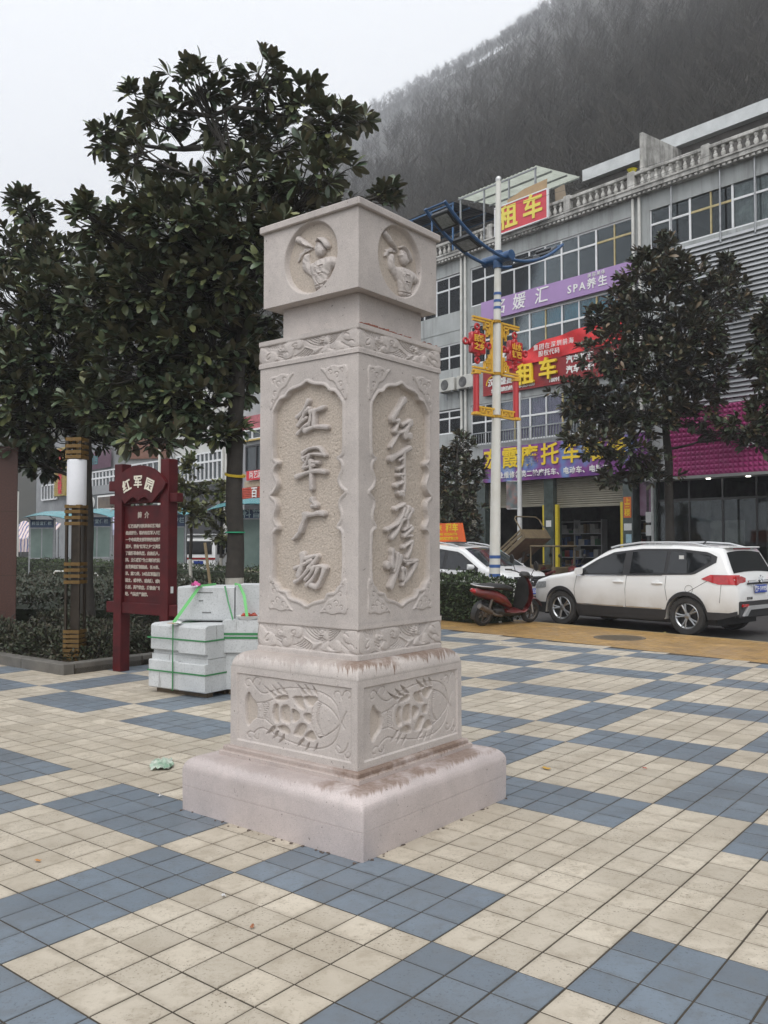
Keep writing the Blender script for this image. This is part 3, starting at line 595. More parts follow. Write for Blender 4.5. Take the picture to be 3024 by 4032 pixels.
b = MB(); b.sq([(0.36,3.586),(0.410,3.587),(0.415,3.592),(0.415,3.626),(0.411,3.631)], .008); b.build('lid', st_plain, pillar, loc=(OFF, OFF, 0))
# red mortar crust left on the ledge of the upper band
b = MB(); rr = random.Random(3); x = -0.30
for k in range(60):
    x = -0.39 + k*.013
    if rr.random() < (.9 if x < -.08 else .35): b.box(0.395, 0.409+rr.random()*.004, x, x+.014, 2.8985, 2.901+rr.random()*(.010 if x < -.1 else .004))
b.build('mortar_crust', mat('red_mortar', (0.26,0.10,0.07), 0.9, scale=40, var=.4), pillar, loc=(OFF, OFF, 0))

# ================================================================== BUILDINGS ACROSS THE STREET
grey_wall = mat('grey_wall', (0.40,0.42,0.42), 0.8, scale=1.2, col2=(0.30,0.315,0.31), bump=0.15, bscale=40, world_co=True)
dirty_white = mat('dirty_white', (0.52,0.51,0.48), 0.8, scale=2.2, col2=(0.10,0.095,0.085), bump=0.2, bscale=30, world_co=True, amt=0.42)
def streaks(m, col, k=.6):       # rain streaks running down the wall
    n, l = nodes(m); b = n['Principled BSDF']; src = b.inputs['Base Color'].links[0].from_socket; g = n.new('ShaderNodeNewGeometry'); mp = n.new('ShaderNodeMapping'); mp.inputs['Scale'].default_value = (3,3,.22)
    t = n.new('ShaderNodeTexNoise'); t.inputs['Scale'].default_value = 1.6; t.inputs['Detail'].default_value = 6; t.inputs['Roughness'].default_value = .7; r = n.new('ShaderNodeMapRange'); r.inputs['From Min'].default_value = .48; r.inputs['From Max'].default_value = .70; r.inputs['To Max'].default_value = k
    x = n.new('ShaderNodeMix'); x.data_type = 'RGBA'; x.inputs[7].default_value = (*col, 1); l.new(g.outputs['Position'], mp.inputs['Vector']); l.new(mp.outputs[0], t.inputs['Vector']); l.new(t.outputs['Fac'], r.inputs['Value']); l.new(r.outputs[0], x.inputs[0]); l.new(src, x.inputs[6]); l.new(x.outputs[2], b.inputs['Base Color'])
streaks(grey_wall, (.20,.205,.20), .75); streaks(dirty_white, (.09,.085,.075), .8)
white_pvc = mat('white_frame', (0.72,0.73,0.74), 0.4, var=.06)
dark_in = mat('dark_room', (0.075,0.075,0.075), 0.9, scale=2, var=.4, world_co=True)
white_tile = mat('white_tile_wall', (0.60,0.62,0.62), 0.35, scale=2, col2=(0.45,0.47,0.47), world_co=True)
pipe_m = mat('pipe_plastic', (0.66,0.66,0.63), 0.5, scale=3, col2=(0.50,0.49,0.45), world_co=True)
yellow_tape = mat('yellow_frame', (0.46,0.38,0.19), 0.5, var=.2)
steel = mat('grey_steel', (0.30,0.31,0.32), 0.4, metal=0.6, var=.2)
def glass_mat(name, tint, boost=0.0):
    m = bpy.data.materials.new(name); m.use_nodes = True; n, l = nodes(m); n.clear()
    o = n.new('ShaderNodeOutputMaterial'); mx = n.new('ShaderNodeMixShader'); t = n.new('ShaderNodeBsdfTransparent'); g = n.new('ShaderNodeBsdfGlossy')
    t.inputs['Color'].default_value = (*tint, 1); g.inputs['Roughness'].default_value = 0.04; g.inputs['Color'].default_value = (.62,.65,.68,1)
    fr = n.new('ShaderNodeFresnel'); fr.inputs['IOR'].default_value = 1.5; a = n.new('ShaderNodeMath'); a.operation = 'ADD'; a.inputs[1].default_value = boost
    l.new(fr.outputs[0], a.inputs[0]); l.new(a.outputs[0], mx.inputs[0]); l.new(t.outputs[0], mx.inputs[1]); l.new(g.outputs[0], mx.inputs[2]); l.new(mx.outputs[0], o.inputs[0])
    return m
glass = glass_mat('window_glass', (.78,.82,.82)); shop_glass = glass_mat('shop_glass', (.85,.88,.87), .0)
cur_grey = mat('grey_curtain', (0.50,0.52,0.51), 0.9, scale=3, var=.3); cur_lilac = mat('lilac_curtain', (0.52,0.36,0.62), 0.9, scale=3, var=.25)
film_blue = mat('blue_film', (0.10,0.50,0.72), 0.5, scale=2, var=.2)
def broot(name, label, cat='building'): return thing(name, label, cat, F0, STREET_RZ)
PANES = {}
def pane(w, h):
    k = (round(w, 2), round(h, 2))
    if k not in PANES: b = MB(); b.box(-w/2, w/2, 0, .008, -h/2, h/2); PANES[k] = b.mesh('pane', glass)
    return PANES[k]
def window(root, s0, s1, z0, z1, zt, n, yellow=(), curtains=(), cur=None, film=(), frame=None, y=0.05):
    b = MB(); t = .035; fm = [frame or white_pvc, yellow_tape]
    b.box(s0, s1, y, y+.06, z0, z0+.06); b.box(s0, s1, y, y+.06, z1-.06, z1)
    xs = [s0+(s1-s0)*i/n for i in range(n+1)]
    for i, x in enumerate(xs):
        w = t if i % 2 == 0 or n < 4 else t*.7
        b.box(max(s0, x-w), min(s1, x+w), y-.012, y+.055, z0+.06, z1-.06, 1 if i in yellow else 0)
        if i < n and zt: b.box(x+w, xs[i+1]-t, y-.006, y+.05, zt-.035, zt+.035, 1 if (i in yellow and i+1 in yellow) or -i-1 in yellow else 0)
    f = b.build('window', fm, root)
    for i in range(n):
        a, c = xs[i]+t, xs[i+1]-t
        for (q0, q1) in (((z0+.06, zt-.035), (zt+.035, z1-.06)) if zt else ((z0+.06, z1-.06),)):
            place('pane', pane(c-a, q1-q0), f, ((a+c)/2, y+.02, (q0+q1)/2))
        if i in curtains or i in film:
            cb = MB(); m_ = 18; lo = z0+.05 if i in curtains else zt; ps = [(a-.03+(c-a+.06)*k/m_, y+.16+.025*math.sin(k*2.1+i)) for k in range(m_+1)]
            vs = [(p[0], p[1], lo) for p in ps]+[(p[0], p[1], z1-.03) for p in ps]
            cb.add(vs, [(k, k+1, k+m_+2, k+m_+1) for k in range(m_)]); cb.build('curtain', cur if i in curtains else film_blue, f, smooth=60)
    return f
B = broot('shop_building', 'four storey grey shop building with long window bands, roof balustrade and signboards across the street')
b = MB()
for z0, z1 in ((4.06,5.62),(7.28,8.98),(10.58,11.38),(13.0,13.62)): b.box(-12, 18, 0, .25, z0, z1)
for z0, z1 in ((5.62,7.28),(8.98,10.58),(11.38,13.0)):
    for s0, s1 in ((-12,-7.5),(-1.47,-.94),(6.76,7.43)): b.box(s0, s1, 0.002, .25, z0, z1)
    if z0 < 11: b.box(7.43, 18, .004, .25, z0, z1)
b.box(-12, 18, 0.0, .25, 13.62, 13.75); b.box(-12.0, -11.8, .25, 12, 0, 13.7); b.box(17.8, 18, .25, 12, 0, 13.7); b.build('wall', grey_wall, B)
b = MB()
for z in (4.06, 7.4, 10.7, 13.5): b.box(-11.8, 17.8, .25, 9, z, z+.15)
b.box(-11.8, 17.8, 9, 9.1, 0, 13.6); b.box(-1.2, -1.1, .3, 9, 0, 13.5); b.box(7.0, 7.1, .3, 9, 0, 13.5); b.build('interior', dark_in, B)
window(B, -7.5, -1.47, 11.33, 12.98, 12.42, 8, curtains=(1,4), cur=cur_grey)
window(B, -7.5, -1.47, 8.44, 10.06, 9.5, 8, curtains=(3,6,7), cur=cur_grey); b = MB(); b.box(-7.5,-1.47,.02,.25,10.06,10.58); b.box(-7.5,-1.47,.02,.25,8.2,8.44); b.build('spandrel', grey_wall, B)
window(B, -7.5, -1.47, 6.24, 7.24, 6.9, 8, curtains=(6,7,2), cur=cur_grey); b = MB(); b.box(-7.5,-1.47,.02,.25,5.62,6.24); b.build('spandrel', grey_wall, B)
window(B, -.94, 6.76, 11.38, 13.0, 12.45, 10, yellow=(9,-9,-10), curtains=(3,), cur=cur_grey)
window(B, -.94, 6.76, 8.98, 10.58, 9.88, 10, yellow=(3,5,8), curtains=(3,), cur=cur_grey, film=(4,5,6,7,8,9))
window(B, -.94, 6.76, 5.62, 7.28, 6.55, 10, yellow=(3,6,7), curtains=(0,1,2,3,4,5), cur=cur_lilac)
window(B, 7.43, 16.2, 11.55, 13.1, 12.5, 12, yellow=(3,-3,-4), curtains=(4,5), cur=cur_grey)
b = MB(); b.box(7.43, 18, .01, .25, 11.38, 11.55); b.build('spandrel', grey_wall, B)
# cornice with dentils, balustrade
b = MB(); b.box(-12, 18, -.30, 0.001, 13.66, 13.80); b.box(-12, 18, -.20, .001, 13.58, 13.66); b.box(-12, 18, -.34, -.04, 13.80, 13.86); cor = b.build('cornice', dirty_white, B)
d = MB(); d.box(-.055, .055, -.28, -.20, 13.565, 13.655, c=.012); d2 = d.mesh('dentil', dirty_white)
for i in range(86): place('dentil', d2, cor, (-4.2+i*.19, 0, -.012))
BAL = MB(); BAL.lathe([(.075,0),(.075,.05),(.042,.07),(.078,.15),(.070,.21),(.038,.30),(.038,.34),(.064,.36),(.072,.38),(.072,.42)], 10); bal_me = BAL.mesh('baluster', mat('baluster_white', (.62,.61,.58), .75, scale=3, col2=(.36,.35,.32), world_co=True), 50)
b = MB(); b.box(-12, 18, -.26, -.04, 14.28, 14.40, c=.02); bal = b.build('balustrade', dirty_white, B)
posts = [-3.3, .35, 4.15, 6.86, 9.6, 12.6, 15.6]
for p in posts: q = MB(); q.box(p-.14, p+.14, -.27, -.03, 13.862, 14.46, c=.015); q.build('newel', dirty_white, bal)
x = -4.4
while x < 16:
    if all(abs(x-p) > .2 for p in posts): place('baluster', bal_me, bal, (x, -.15, 13.86))
    x += .265
# set-back penthouse, roof slab, dividing fin
b = MB(); b.box(3.2, 18, 2.5, 8, 13.65, 16.0); b.box(-6, 3.2, 2.5, 8, 13.65, 15.85); b.build('penthouse', mat('stained_concrete', (0.15,0.14,0.13), 0.85, scale=1.4, col2=(0.06,0.056,0.05), world_co=True), B)
b = MB(); b.box(3.1, 18, 2.2, 8.2, 16.0, 16.46); b.build('roof_slab', white_tile, B)
b = MB(); b.add([(7.10,-.05,13.87),(7.22,-.05,13.87),(7.22,2.5,13.87),(7.10,2.5,13.87),(7.10,-.05,15.8),(7.22,-.05,15.8),(7.22,2.5,15.95),(7.10,2.5,15.95)], [(0,3,2,1),(4,5,6,7),(0,1,5,4),(1,2,6,5),(2,3,7,6),(3,0,4,7)])
b.build('dividing_fin', dirty_white, B)
def sheet_mat():      # thin fibreglass sheet: daylight comes through it
    m = mat('pale_sheet', (0.62,0.66,0.58), 0.5, scale=2, col2=(0.45,0.48,0.41), world_co=True); n, l = nodes(m); b = n['Principled BSDF']; o = [x for x in n if x.type == 'OUTPUT_MATERIAL'][0]
    t = n.new('ShaderNodeBsdfTranslucent'); x = n.new('ShaderNodeMixShader'); x.inputs[0].default_value = .6; l.new(b.inputs['Base Color'].links[0].from_socket, t.inputs['Color']); l.new(b.outputs[0], x.inputs[1]); l.new(t.outputs[0], x.inputs[2]); l.new(x.outputs[0], o.inputs['Surface']); return m
# corrugated lean-to roofs on the terrace
def corrugated(name, m, s0, s1, y0, y1, za, zb, fm):
    o = MB(); n = int((s1-s0)/.05); vs = []
    for k in range(n+1):
        x = s0+(s1-s0)*k/n; dz = .018*math.sin(k*math.pi/2)
        vs += [(x, y0, za+dz), (x, y1, zb+dz)]
    o.add(vs, [(2*k, 2*k+2, 2*k+3, 2*k+1) for k in range(n)]); r = o.build(name, m, B, smooth=80)
    f = MB()
    for t in (0.02, .35, .7, .98): f.box(s0, s1, y0+(y1-y0)*t-.025, y0+(y1-y0)*t+.025, za+(zb-za)*t-.09, za+(zb-za)*t-.03)
    for k in range(4): s = s0+.08+(s1-s0-.16)*k/3; f.box(s-.03, s+.03, y0+.05, y0+.11, 13.87, za-.05)
    f.build('roof_frame', fm, r); return r
corrugated('terrace_roof', sheet_mat(), -1.3, 2.8, -.35, 2.45, 16.0, 16.35, steel)
corrugated('terrace_roof', mat('dark_sheet', (0.05,0.06,0.075), 0.5, scale=2, var=.3, world_co=True), -5.4, -1.5, -.45, 2.45, 15.9, 16.0, mat('blue_metal', (0.05,0.13,0.27), 0.4, var=.2))
# down pipes
for s, z0, z1 in ((-1.38,4.0,13.55),(-1.15,4.0,13.55),(6.83,6.0,13.55),(7.08,6.0,13.55)):
    b = MB(); b.tube([(s,-.09,z0),(s,-.09,z1)], .055, 10)
    for k in range(5): z = z0+.6+k*(z1-z0)/5.3; b.tube([(s,-.09,z),(s,-.09,z+.07)], .064, 10)
    b.build('drain_pipe', pipe_m, B, smooth=40)
for s in (8.31, 10.02, 11.15): b = MB(); b.tube([(s,-.12,11.2),(s,-.12,13.6)], .03, 6); b.build('steel_post', steel, B)
# louvred screen on the right bay
b = MB()
for s in (8.5, 10.3, 12.1, 13.9, 15.7): b.box(s-.03, s+.03, -.06, 0, 6.0, 11.45)
lv = b.build('louvre_screen', steel, B)
sl = MB(); sl.add([(8.45,-.13,-.055),(16.5,-.13,-.055),(16.5,-.05,.062),(8.45,-.05,.062),(8.45,-.118,-.060),(16.5,-.118,-.060),(16.5,-.038,.055),(8.45,-.038,.055)], [(0,1,2,3),(7,6,5,4),(0,4,5,1),(1,5,6,2),(2,6,7,3),(3,7,4,0)])
slm = sl.mesh('slat', mat('louvre_grey', (0.44,0.455,0.47), 0.45, scale=.8, var=.15, metal=.2, world_co=True))
for k in range(35): place('slat', slm, lv, (0, 0, 6.10+k*.154))
# ground floor: columns, shutters, shop interiors
col_m = mat('dark_green_tile', (0.060,0.078,0.072), 0.25, scale=4, var=.35, world_co=True)
for s0, s1 in ((-11.9,-11.3),(-8,-7.5),(-4.4,-3.9),(-.62,-.15),(2.83,3.26),(6.27,6.66),(7.42,7.56),(11.5,11.9),(15.5,16)):
    b = MB(); b.box(s0, s1, -.02, .5, 0.06, 4.05); b.build('column', col_m, B)
shut = mat('shutter_metal', (0.22,0.205,0.16), 0.45, scale=1, var=.2, metal=.3, world_co=True)
for s0, s1, zb in ((-.14,2.82,3.08),(3.27,6.26,3.0),(-3.9,-.63,.1)):
    n = int((4.04-zb)/.075); vs = []
    for k in range(n*2+1): z = zb+(4.04-zb)*k/(2*n); y = .20 if k % 2 else .175; vs += [(s0, y, z), (s1, y, z)]
    b = MB(); b.add(vs, [(2*k, 2*k+1, 2*k+3, 2*k+2) for k in range(2*n)]); b.box(s0, s1, .17, .22, zb-.06, zb); b.build('roller_shutter', shut, B)
yj = mat('yellow_jamb', (0.60,0.47,0.03), 0.5, var=.1)
for s in (2.70, 3.29, 6.12): b = MB(); b.box(s, s+.12, .05, .17, .06, 3.06); b.build('jamb', yj, B)
b = MB()
for s0, s1 in ((-.1,2.6),(3.6,6.1)):
    for z in (.5, 1.0, 1.5, 2.0, 2.5): b.box(s0, s1, 4.0, 4.4, z, z+.03)
    for s in (s0, (s0+s1)/2, s1): b.box(s-.02, s+.02, 4.0, 4.4, .06, 2.6)
sh = b.build('shelf', white_pvc, B); rr = random.Random(5)
gm = [mat('goods_%s' % k, c, .6, var=.2) for k, c in dict(red=(.30,.03,.03), blue=(.03,.08,.22), white=(.5,.5,.48), brown=(.25,.17,.09), green=(.05,.16,.07)).items()]
b = MB()
for s0, s1 in ((-.1,2.6),(3.6,6.1)):
    for z in (.53,1.03,1.53,2.03):
        x = s0+.05
        while x < s1-.3:
            w = rr.uniform(.1,.3)
            if rr.random() < .8: b.box(x, x+w*.9, 4.05, 4.3, z, z+rr.uniform(.12,.4), rr.randrange(5))
            x += w
b.build('shelf_goods', gm, B, kind='stuff')
b = MB(); b.box(7.56, 11.5, .12, .14, .5, 3.0); b.box(11.9, 15.5, .12, .14, .5, 3.0); b.build('shop_window', shop_glass, B)
b = MB()
for s in (7.56, 8.7, 9.85, 10.95, 11.5): b.box(s-.03, s+.03, .10, .16, .06, 3.74)
b.box(7.56, 11.5, .09, .17, 3.0, 3.08); b.box(7.56, 11.5, .09, .17, .06, .5); b.build('shop_frame', mat('black_frame', (.02,.02,.02), .3), B)
b = MB(); b.box(8.2, 9.4, 2.4, 2.5, .5, 2.4); b.box(9.9, 11.2, 3.0, 3.1, .4, 2.2); b.box(10.0, 11.0, 1.2, 1.9, .06, .95); b.build('shop_display', mat('display_grey', (.17,.18,.16), .6, scale=2, var=.5, world_co=True), B)
b = MB(); b.box(7.5, 16, -.6, .1, 3.68, 3.77); ledge = b.build('awning_ledge', mat('ledge_grey', (.33,.33,.32), .5, var=.1), B)
lampm = mat('downlight', (.9,.9,.85), .4, emit=(1.0,.95,.85,6))
for s in (9.6, 10.9, 12.4): b = MB(); b.lathe([(.07,0),(.07,.02)], 12); b.build('downlight', lampm, ledge, loc=(s, -.3, 3.655))
# quilted magenta fascia
mag = mat('magenta_panel', (0.42,0.045,0.20), 0.35, scale=1.5, var=.15, world_co=True); b = MB(); px = .155
vs = []; fs = []
for i in range(int(8.0/px)):
    for k in range(14):
        x0, z0 = 8.36+i*px, 3.79+k*px; c = len(vs); vs += [(x0,-.50,z0),(x0+px,-.50,z0),(x0+px,-.50,z0+px),(x0,-.50,z0+px),(x0+px/2,-.56,z0+px/2)]
        fs += [(c,c+1,c+4),(c+1,c+2,c+4),(c+2,c+3,c+4),(c+3,c,c+4)]
b.add(vs, fs); b.box(8.36, 8.36+int(8/px)*px, -.498, 0, 3.78, 3.79+14*px)
fa = tag(b.build('shop_fascia', mag, loc=F0, rz=STREET_RZ), 'magenta quilted shop fascia with a white letter at its right end', 'sign')
letter('lettering', 'W', .42, white_pvc, fa, (11.13,-.585,4.66), bold=.015, depth=.015)
# ------------------------------------------------------------------ signboards
red_board = mat('red_board', (0.30,0.018,0.022), 0.5, scale=2, var=.15, world_co=True); gold = mat('sign_yellow', (0.78,0.55,0.02), 0.45, var=.05)
wht = mat('sign_white', (0.78,0.78,0.76), 0.5, var=.04); lilac = mat('lilac_board', (0.36,0.23,0.46), 0.5, scale=1, var=.08, world_co=True)
def sign(name, label, s0, s1, z0, z1, m, y0=-.14, y1=-.02, frame=None):
    t = broot(name, label, 'sign'); b = MB(); b.box(s0, s1, y0, y1, z0, z1); b.build('board', m, t)
    if frame:
        f = MB(); w = .05; f.box(s0-w, s1+w, y0-.02, y1, z1, z1+w); f.box(s0-w, s1+w, y0-.02, y1, z0-w, z0); f.box(s0-w, s0, y0-.02, y1, z0, z1); f.box(s1, s1+w, y0-.02, y1, z0, z1); f.build('frame', frame, t)
    return t
def L(t, txt, size, m, s, z, y=-.15, **k): return letter('lettering', txt, size, m, t, (s, y, z), **k)
t = sign('signboard', 'long lilac signboard with pale characters below the top windows', -.22, 7.0, 10.62, 11.40, lilac)
for ch_, s in (('名',.78),('媛',1.76),('汇',2.86)): L(t, ch_, .66, wht, s, 11.0, bold=.004, shear=.12)
L(t, 'SPA养生', .40, wht, 4.95, 10.95, spacing=1.35, bold=.006); L(t, '美容美体', .17, wht, 5.35, 11.27, spacing=1.3)
t = sign('signboard', 'dark red car rental signboard with big yellow and small white characters', -.13, 6.9, 7.55, 8.58, red_board)
g_ = MB()
for k in range(14): g_.box(-.13, 6.9, -.146, -.139, 7.55+k*.0735, 7.55+k*.0735+.008)
g_.build('board_ribs', mat('red_rib', (.20,.012,.015), .5), t)
L(t, '租', .86, gold, 2.13, 8.06, y=-.22, bold=.022, depth=.06); L(t, '车', .86, gold, 3.22, 8.12, y=-.22, bold=.022, depth=.06)
L(t, '汽车短租', .30, wht, 4.62, 8.36, bold=.010, spacing=1.1); L(t, '汽车长租', .30, wht, 4.62, 7.98, bold=.010, spacing=1.1); L(t, '汽车保险', .26, wht, 6.1, 8.3, bold=.008)
L(t, '汉中盛昌', .32, wht, .78, 8.02, bold=.008, shear=.1); L(t, '全国招商热线 4000-363-000', .185, wht, 1.42, 7.70, bold=.006); L(t, '18091', .21, wht, 3.45, 7.72, bold=.006)
ar = MB(); ar.tube([(.12+.30*math.cos(a)+.25, -.15, 7.95+.32*math.sin(a)) for a in [R(x) for x in range(80, 190, 10)]], .025, 6); ar.build('emblem', gold, t)
cr = MB(); n_ = 30
for k in range(n_):
    a0, a1 = R(75+k*215/n_), R(75+(k+1)*215/n_); w0, w1 = .13*math.sin(math.pi*k/n_)+.01, .13*math.sin(math.pi*(k+1)/n_)+.01
    cr.prism([(1.55+(.62-w)*math.cos(a), 8.72+(.62-w)*math.sin(a)) for a, w in ((a0,0),(a1,0),(a1,w1),(a0,w0))], -.30, -.24)
cr.build('crescent', wht, t)
# sagging cloth banner
t = broot('cloth_banner', 'sagging bright red cloth banner with white characters above the car rental signboard', 'banner'); b = MB(); n = 60; rows = 8; vs = []
for j in range(rows+1):
    for i in range(n+1):
        u, v = i/n, j/rows; s = .55+u*5.9; top = 8.78+.50*ss(np.array([u]), .1, .45)[0]-.12*math.sin(u*7)*u+.12*u*u; bot = 8.42+.22*u
        vs.append((s, -.20-.05*math.sin(v*5+u*23)-.04*math.sin(u*9), bot+(top-bot)*v))
b.add(vs, [(j*(n+1)+i, j*(n+1)+i+1, (j+1)*(n+1)+i+1, (j+1)*(n+1)+i) for j in range(rows) for i in range(n)])
b.build('cloth', mat('banner_red', (0.62,0.030,0.035), 0.7, scale=3, var=.15), t, smooth=80)
L(t, '集团在深圳前海', .24, wht, 3.55, 9.0, y=-.33, spacing=1.25); L(t, '股权代码', .24, wht, 3.35, 8.74, y=-.33, spacing=1.1); L(t, '我们', .2, wht, .95, 8.55, y=-.30)
# motorcycle shop board: printed with purple, blue and white swirls
pr = mat('swirl_print', (0.2,0.05,0.3), 0.45, scale=.55, world_co=False, detail=3); n, l = nodes(pr); e = [x for x in n if x.type == 'VALTORGB'][0].color_ramp
e.elements[0].position = .33; e.elements[0].color = (.05,.025,.13,1); e.elements[1].position = .72; e.elements[1].color = (.55,.58,.66,1)
for p_, c_ in ((.45,(.13,.03,.20)),(.55,(.22,.05,.24)),(.63,(.13,.22,.48))): x = e.elements.new(p_); x.color = (*c_, 1)
t = sign('signboard', 'purple printed motorcycle shop signboard with large yellow characters over the open shutters', -.14, 7.35, 4.04, 5.40, pr)
for k, c_ in enumerate('宏霞摩托车维修'): L(t, c_, .86, gold, .32+k*.97, 4.90, y=-.17, bold=.016, depth=.01)
b = MB(); 
L(t, '专业维修各类二轮摩托车、电动车、电瓶车', .27, wht, 3.1, 4.27, spacing=1.12, bold=.005)
t = sign('roof_sign', 'red board with two big yellow characters fixed in front of the roof balustrade', .84, 3.39, 13.82, 14.88, mat('roof_red', (.58,.055,.075), .5, scale=2, var=.1), y0=-.44, y1=-.36, frame=white_pvc)
L(t, '租', .98, mat('roof_yellow', (.74,.62,.10), .5, var=.05), 1.5, 14.32, y=-.455, bold=.026); L(t, '车', .98, MATS['roof_yellow'], 2.72, 14.36, y=-.455, bold=.026)
card = mat('cardboard', (.40,.28,.16), .85, scale=3, var=.12)
b = MB(); b.prism([(1.35,14.45),(3.25,14.5),(3.3,15.35),(2.2,15.3),(1.36,15.12)], -.32, -.29); tag(b.build('cardboard_sheet', card, loc=F0, rz=STREET_RZ), 'large brown cardboard sheet standing behind the red roof sign', 'cardboard')
b = MB(); b.prism([(3.45,14.42),(3.95,14.45),(3.85,15.05),(3.42,15.0)], .0, .03); tag(b.build('cardboard_sheet', mat('cardboard_grey', (.27,.22,.16), .85, scale=3, var=.15), loc=F0, rz=STREET_RZ), 'smaller dull cardboard piece leaning behind the right end of the roof sign', 'cardboard')
b = MB(); b.lathe([(.10,0),(.17,.11),(.18,.115),(.165,.115),(.10,.015)], 16); tag(b.build('basin', mat('yellow_plastic', (.75,.66,.03), .4), loc=street(6.86,-.15,14.46), smooth=40), 'yellow plastic basin on the balustrade post beside the fin wall', 'basin')
# air conditioners
def ac(s, z, label):
    t = broot('air_conditioner', label, 'air conditioner'); t['group'] = 'air conditioners on the facade'
    b = MB(); b.box(s, s+.9, -.38, -.06, z, z+.55, c=.02); body = b.build('housing', mat('ac_white', (.55,.55,.52), .5, scale=2, col2=(.42,.41,.37)), t)
    b = MB(); b.lathe([(.22,0),(.22,.012)], 24, M=Tm(s+.36,-.38,z+.27,R(90)))
    for k in range(6): b.lathe([(.03+.034*k,.012),(.037+.034*k,.02)], 20, M=Tm(s+.36,-.38,z+.27,R(90)), cap=False)
    b.build('fan_grille', mat('grille', (.12,.12,.12), .5), t)
    b = MB()
    for x in (s+.12, s+.78): b.box(x-.02, x+.02, -.4, 0, z-.05, z); b.box(x-.02, x+.02, -.04, 0, z-.3, z-.05)
    b.build('bracket', steel, t)
ac(-2.44, 7.98, 'left air conditioner of the two on the grey wall beside the car rental sign')
ac(-1.40, 7.98, 'air conditioner nearest the car rental sign, with a hose hanging from it')
# balcony railing on the second floor
b = MB(); b.box(-.8, 6.75, -.13, -.09, 6.06, 6.10); b.box(-.8, 6.75, -.13, -.09, 5.56, 5.60); rail = b.build('railing', steel, B)
bm_ = MB(); bm_.box(-.009, .009, -.12, -.10, 5.60, 6.06); bm_ = bm_.mesh('bar', steel)
for k in range(59): place('bar', bm_, rail, (-.78+k*.13, 0, 0))
# papers and posters on the shop columns
def paper(name, label, s, z, w, h, m, y=-.035, txt=None, tm_=None, size=.2, line=1.0):
    b = MB(); b.box(s-w/2, s+w/2, y, y+.006, z-h/2, z+h/2); o = tag(b.build(name, m, loc=F0, rz=STREET_RZ), label, 'poster')
    if txt: letter('lettering', txt, size, tm_, o, (s, y-.006, z), depth=.002, bold=.004, line=line)
ppr = mat('paper_white', (.62,.63,.62), .7, var=.08)
paper('poster', 'orange vertical poster with yellow characters on the column right of the open shop', 6.46, 2.86, .30, .72, mat('orange_print', (.62,.14,.03), .6, var=.1), txt='上\n三\n楼', tm_=gold, size=.24, line=.85)
paper('poster', 'dull purple poster hung between the orange poster and the steel pole', 7.05, 3.15, .62, 1.15, mat('purple_print', (.16,.06,.12), .6, scale=2, col2=(.24,.18,.24)), y=.30)
paper('notice', 'white paper notice below the orange poster', 6.47, 2.18, .30, .24, ppr)
paper('notice', 'pale blue paper notice low on the column under the white notice', 6.5, 1.78, .22, .30, mat('paper_blue', (.30,.45,.52), .7, var=.2))
paper('notice', 'white paper notice on the dark column between the two shutters', 3.05, 2.35, .24, .24, ppr)
# ------------------------------------------------------------------ the row further along the street
def far_block(name, label, s0, s1, top, wall, y=0.0):
    t = broot(name, label); b = MB()
    b.box(s0, s1, y+.25, y+10, 0.06, top); b.build('wall', wall, t); return t
wgrey = mat('far_grey', (.36,.37,.37), .8, scale=.8, var=.15, world_co=True); brown = mat('brown_cladding', (.17,.075,.045), .7, scale=1, var=.2, world_co=True)
dglass = mat('dark_glass', (.035,.045,.05), .08, var=.3, scale=1, world_co=True); blk = mat('black_fascia', (.018,.018,.02), .4)
def fb(t, name, m, s0, s1, z0, z1, y0=.1, y1=.26): b = MB(); b.box(s0, s1, y0, y1, z0, z1); return b.build(name, m, t)
def fwin(t, s0, s1, z0, z1, n, zt=None, m=None):
    f = MB(); xs = [s0+(s1-s0)*i/n for i in range(n+1)]
    for x in xs: f.box(x-.05, x+.05, .06, .2, z0, z1)
    f.box(s0, s1, .06, .2, z0-.05, z0+.05); f.box(s0, s1, .06, .2, z1-.05, z1+.05)
    if zt: f.box(s0, s1, .055, .2, zt-.06, zt+.06)
    fo = f.build('window', m or white_pvc, t)
    for i in range(n): b = MB(); b.box(xs[i]+.05, xs[i+1]-.05, .13, .16, z0+.05, z1-.05); b.build('pane', dglass, fo)
t = far_block('salon_building', 'grey building with red banners seen just left of the carved pillar', -18.9, -12, 12.5, wgrey)
fb(t, 'pink_board', mat('faded_pink', (.42,.12,.14), .6, var=.2), -18.8, -13, 8.0, 8.75); fwin(t, -18.6, -13, 7.42, 7.95, 6); fb(t, 'gold_strip', mat('gold_strip', (.50,.36,.10), .5), -18.7, -13, 7.33, 7.42, .02)
fwin(t, -18.3, -13, 5.65, 7.05, 5, None, blk); fb(t, 'beige_strip', mat('beige_strip', (.42,.36,.25), .6), -18.4, -13, 4.75, 5.08, .05)
fb(t, 'shop_opening', blk, -18.5, -13, .1, 3.9, .12)
for x, m_ in ((-18.95, mat('lilac_edge', (.42,.33,.55), .5)), (-19.03, mat('orange_edge', (.45,.20,.08), .5))): fb(t, 'vertical_strip', m_, x, x+.06, 4.2, 7.2, .0, .2)
t2 = sign('banner_sign', 'bright red banner with white characters between the trunk and the carved pillar', -17.9, -14, 5.1, 5.62, mat('banner_red2', (.60,.025,.035), .6, var=.08)); L(t2, '尚艺国际', .44, wht, -16.75, 5.36, spacing=1.0)
t2 = sign('tile_sign', 'orange red ribbed signboard with a white character beside the carved pillar', -18.3, -13.5, 4.0, 4.7, mat('tile_red', (.48,.07,.035), .55, scale=4, var=.3))
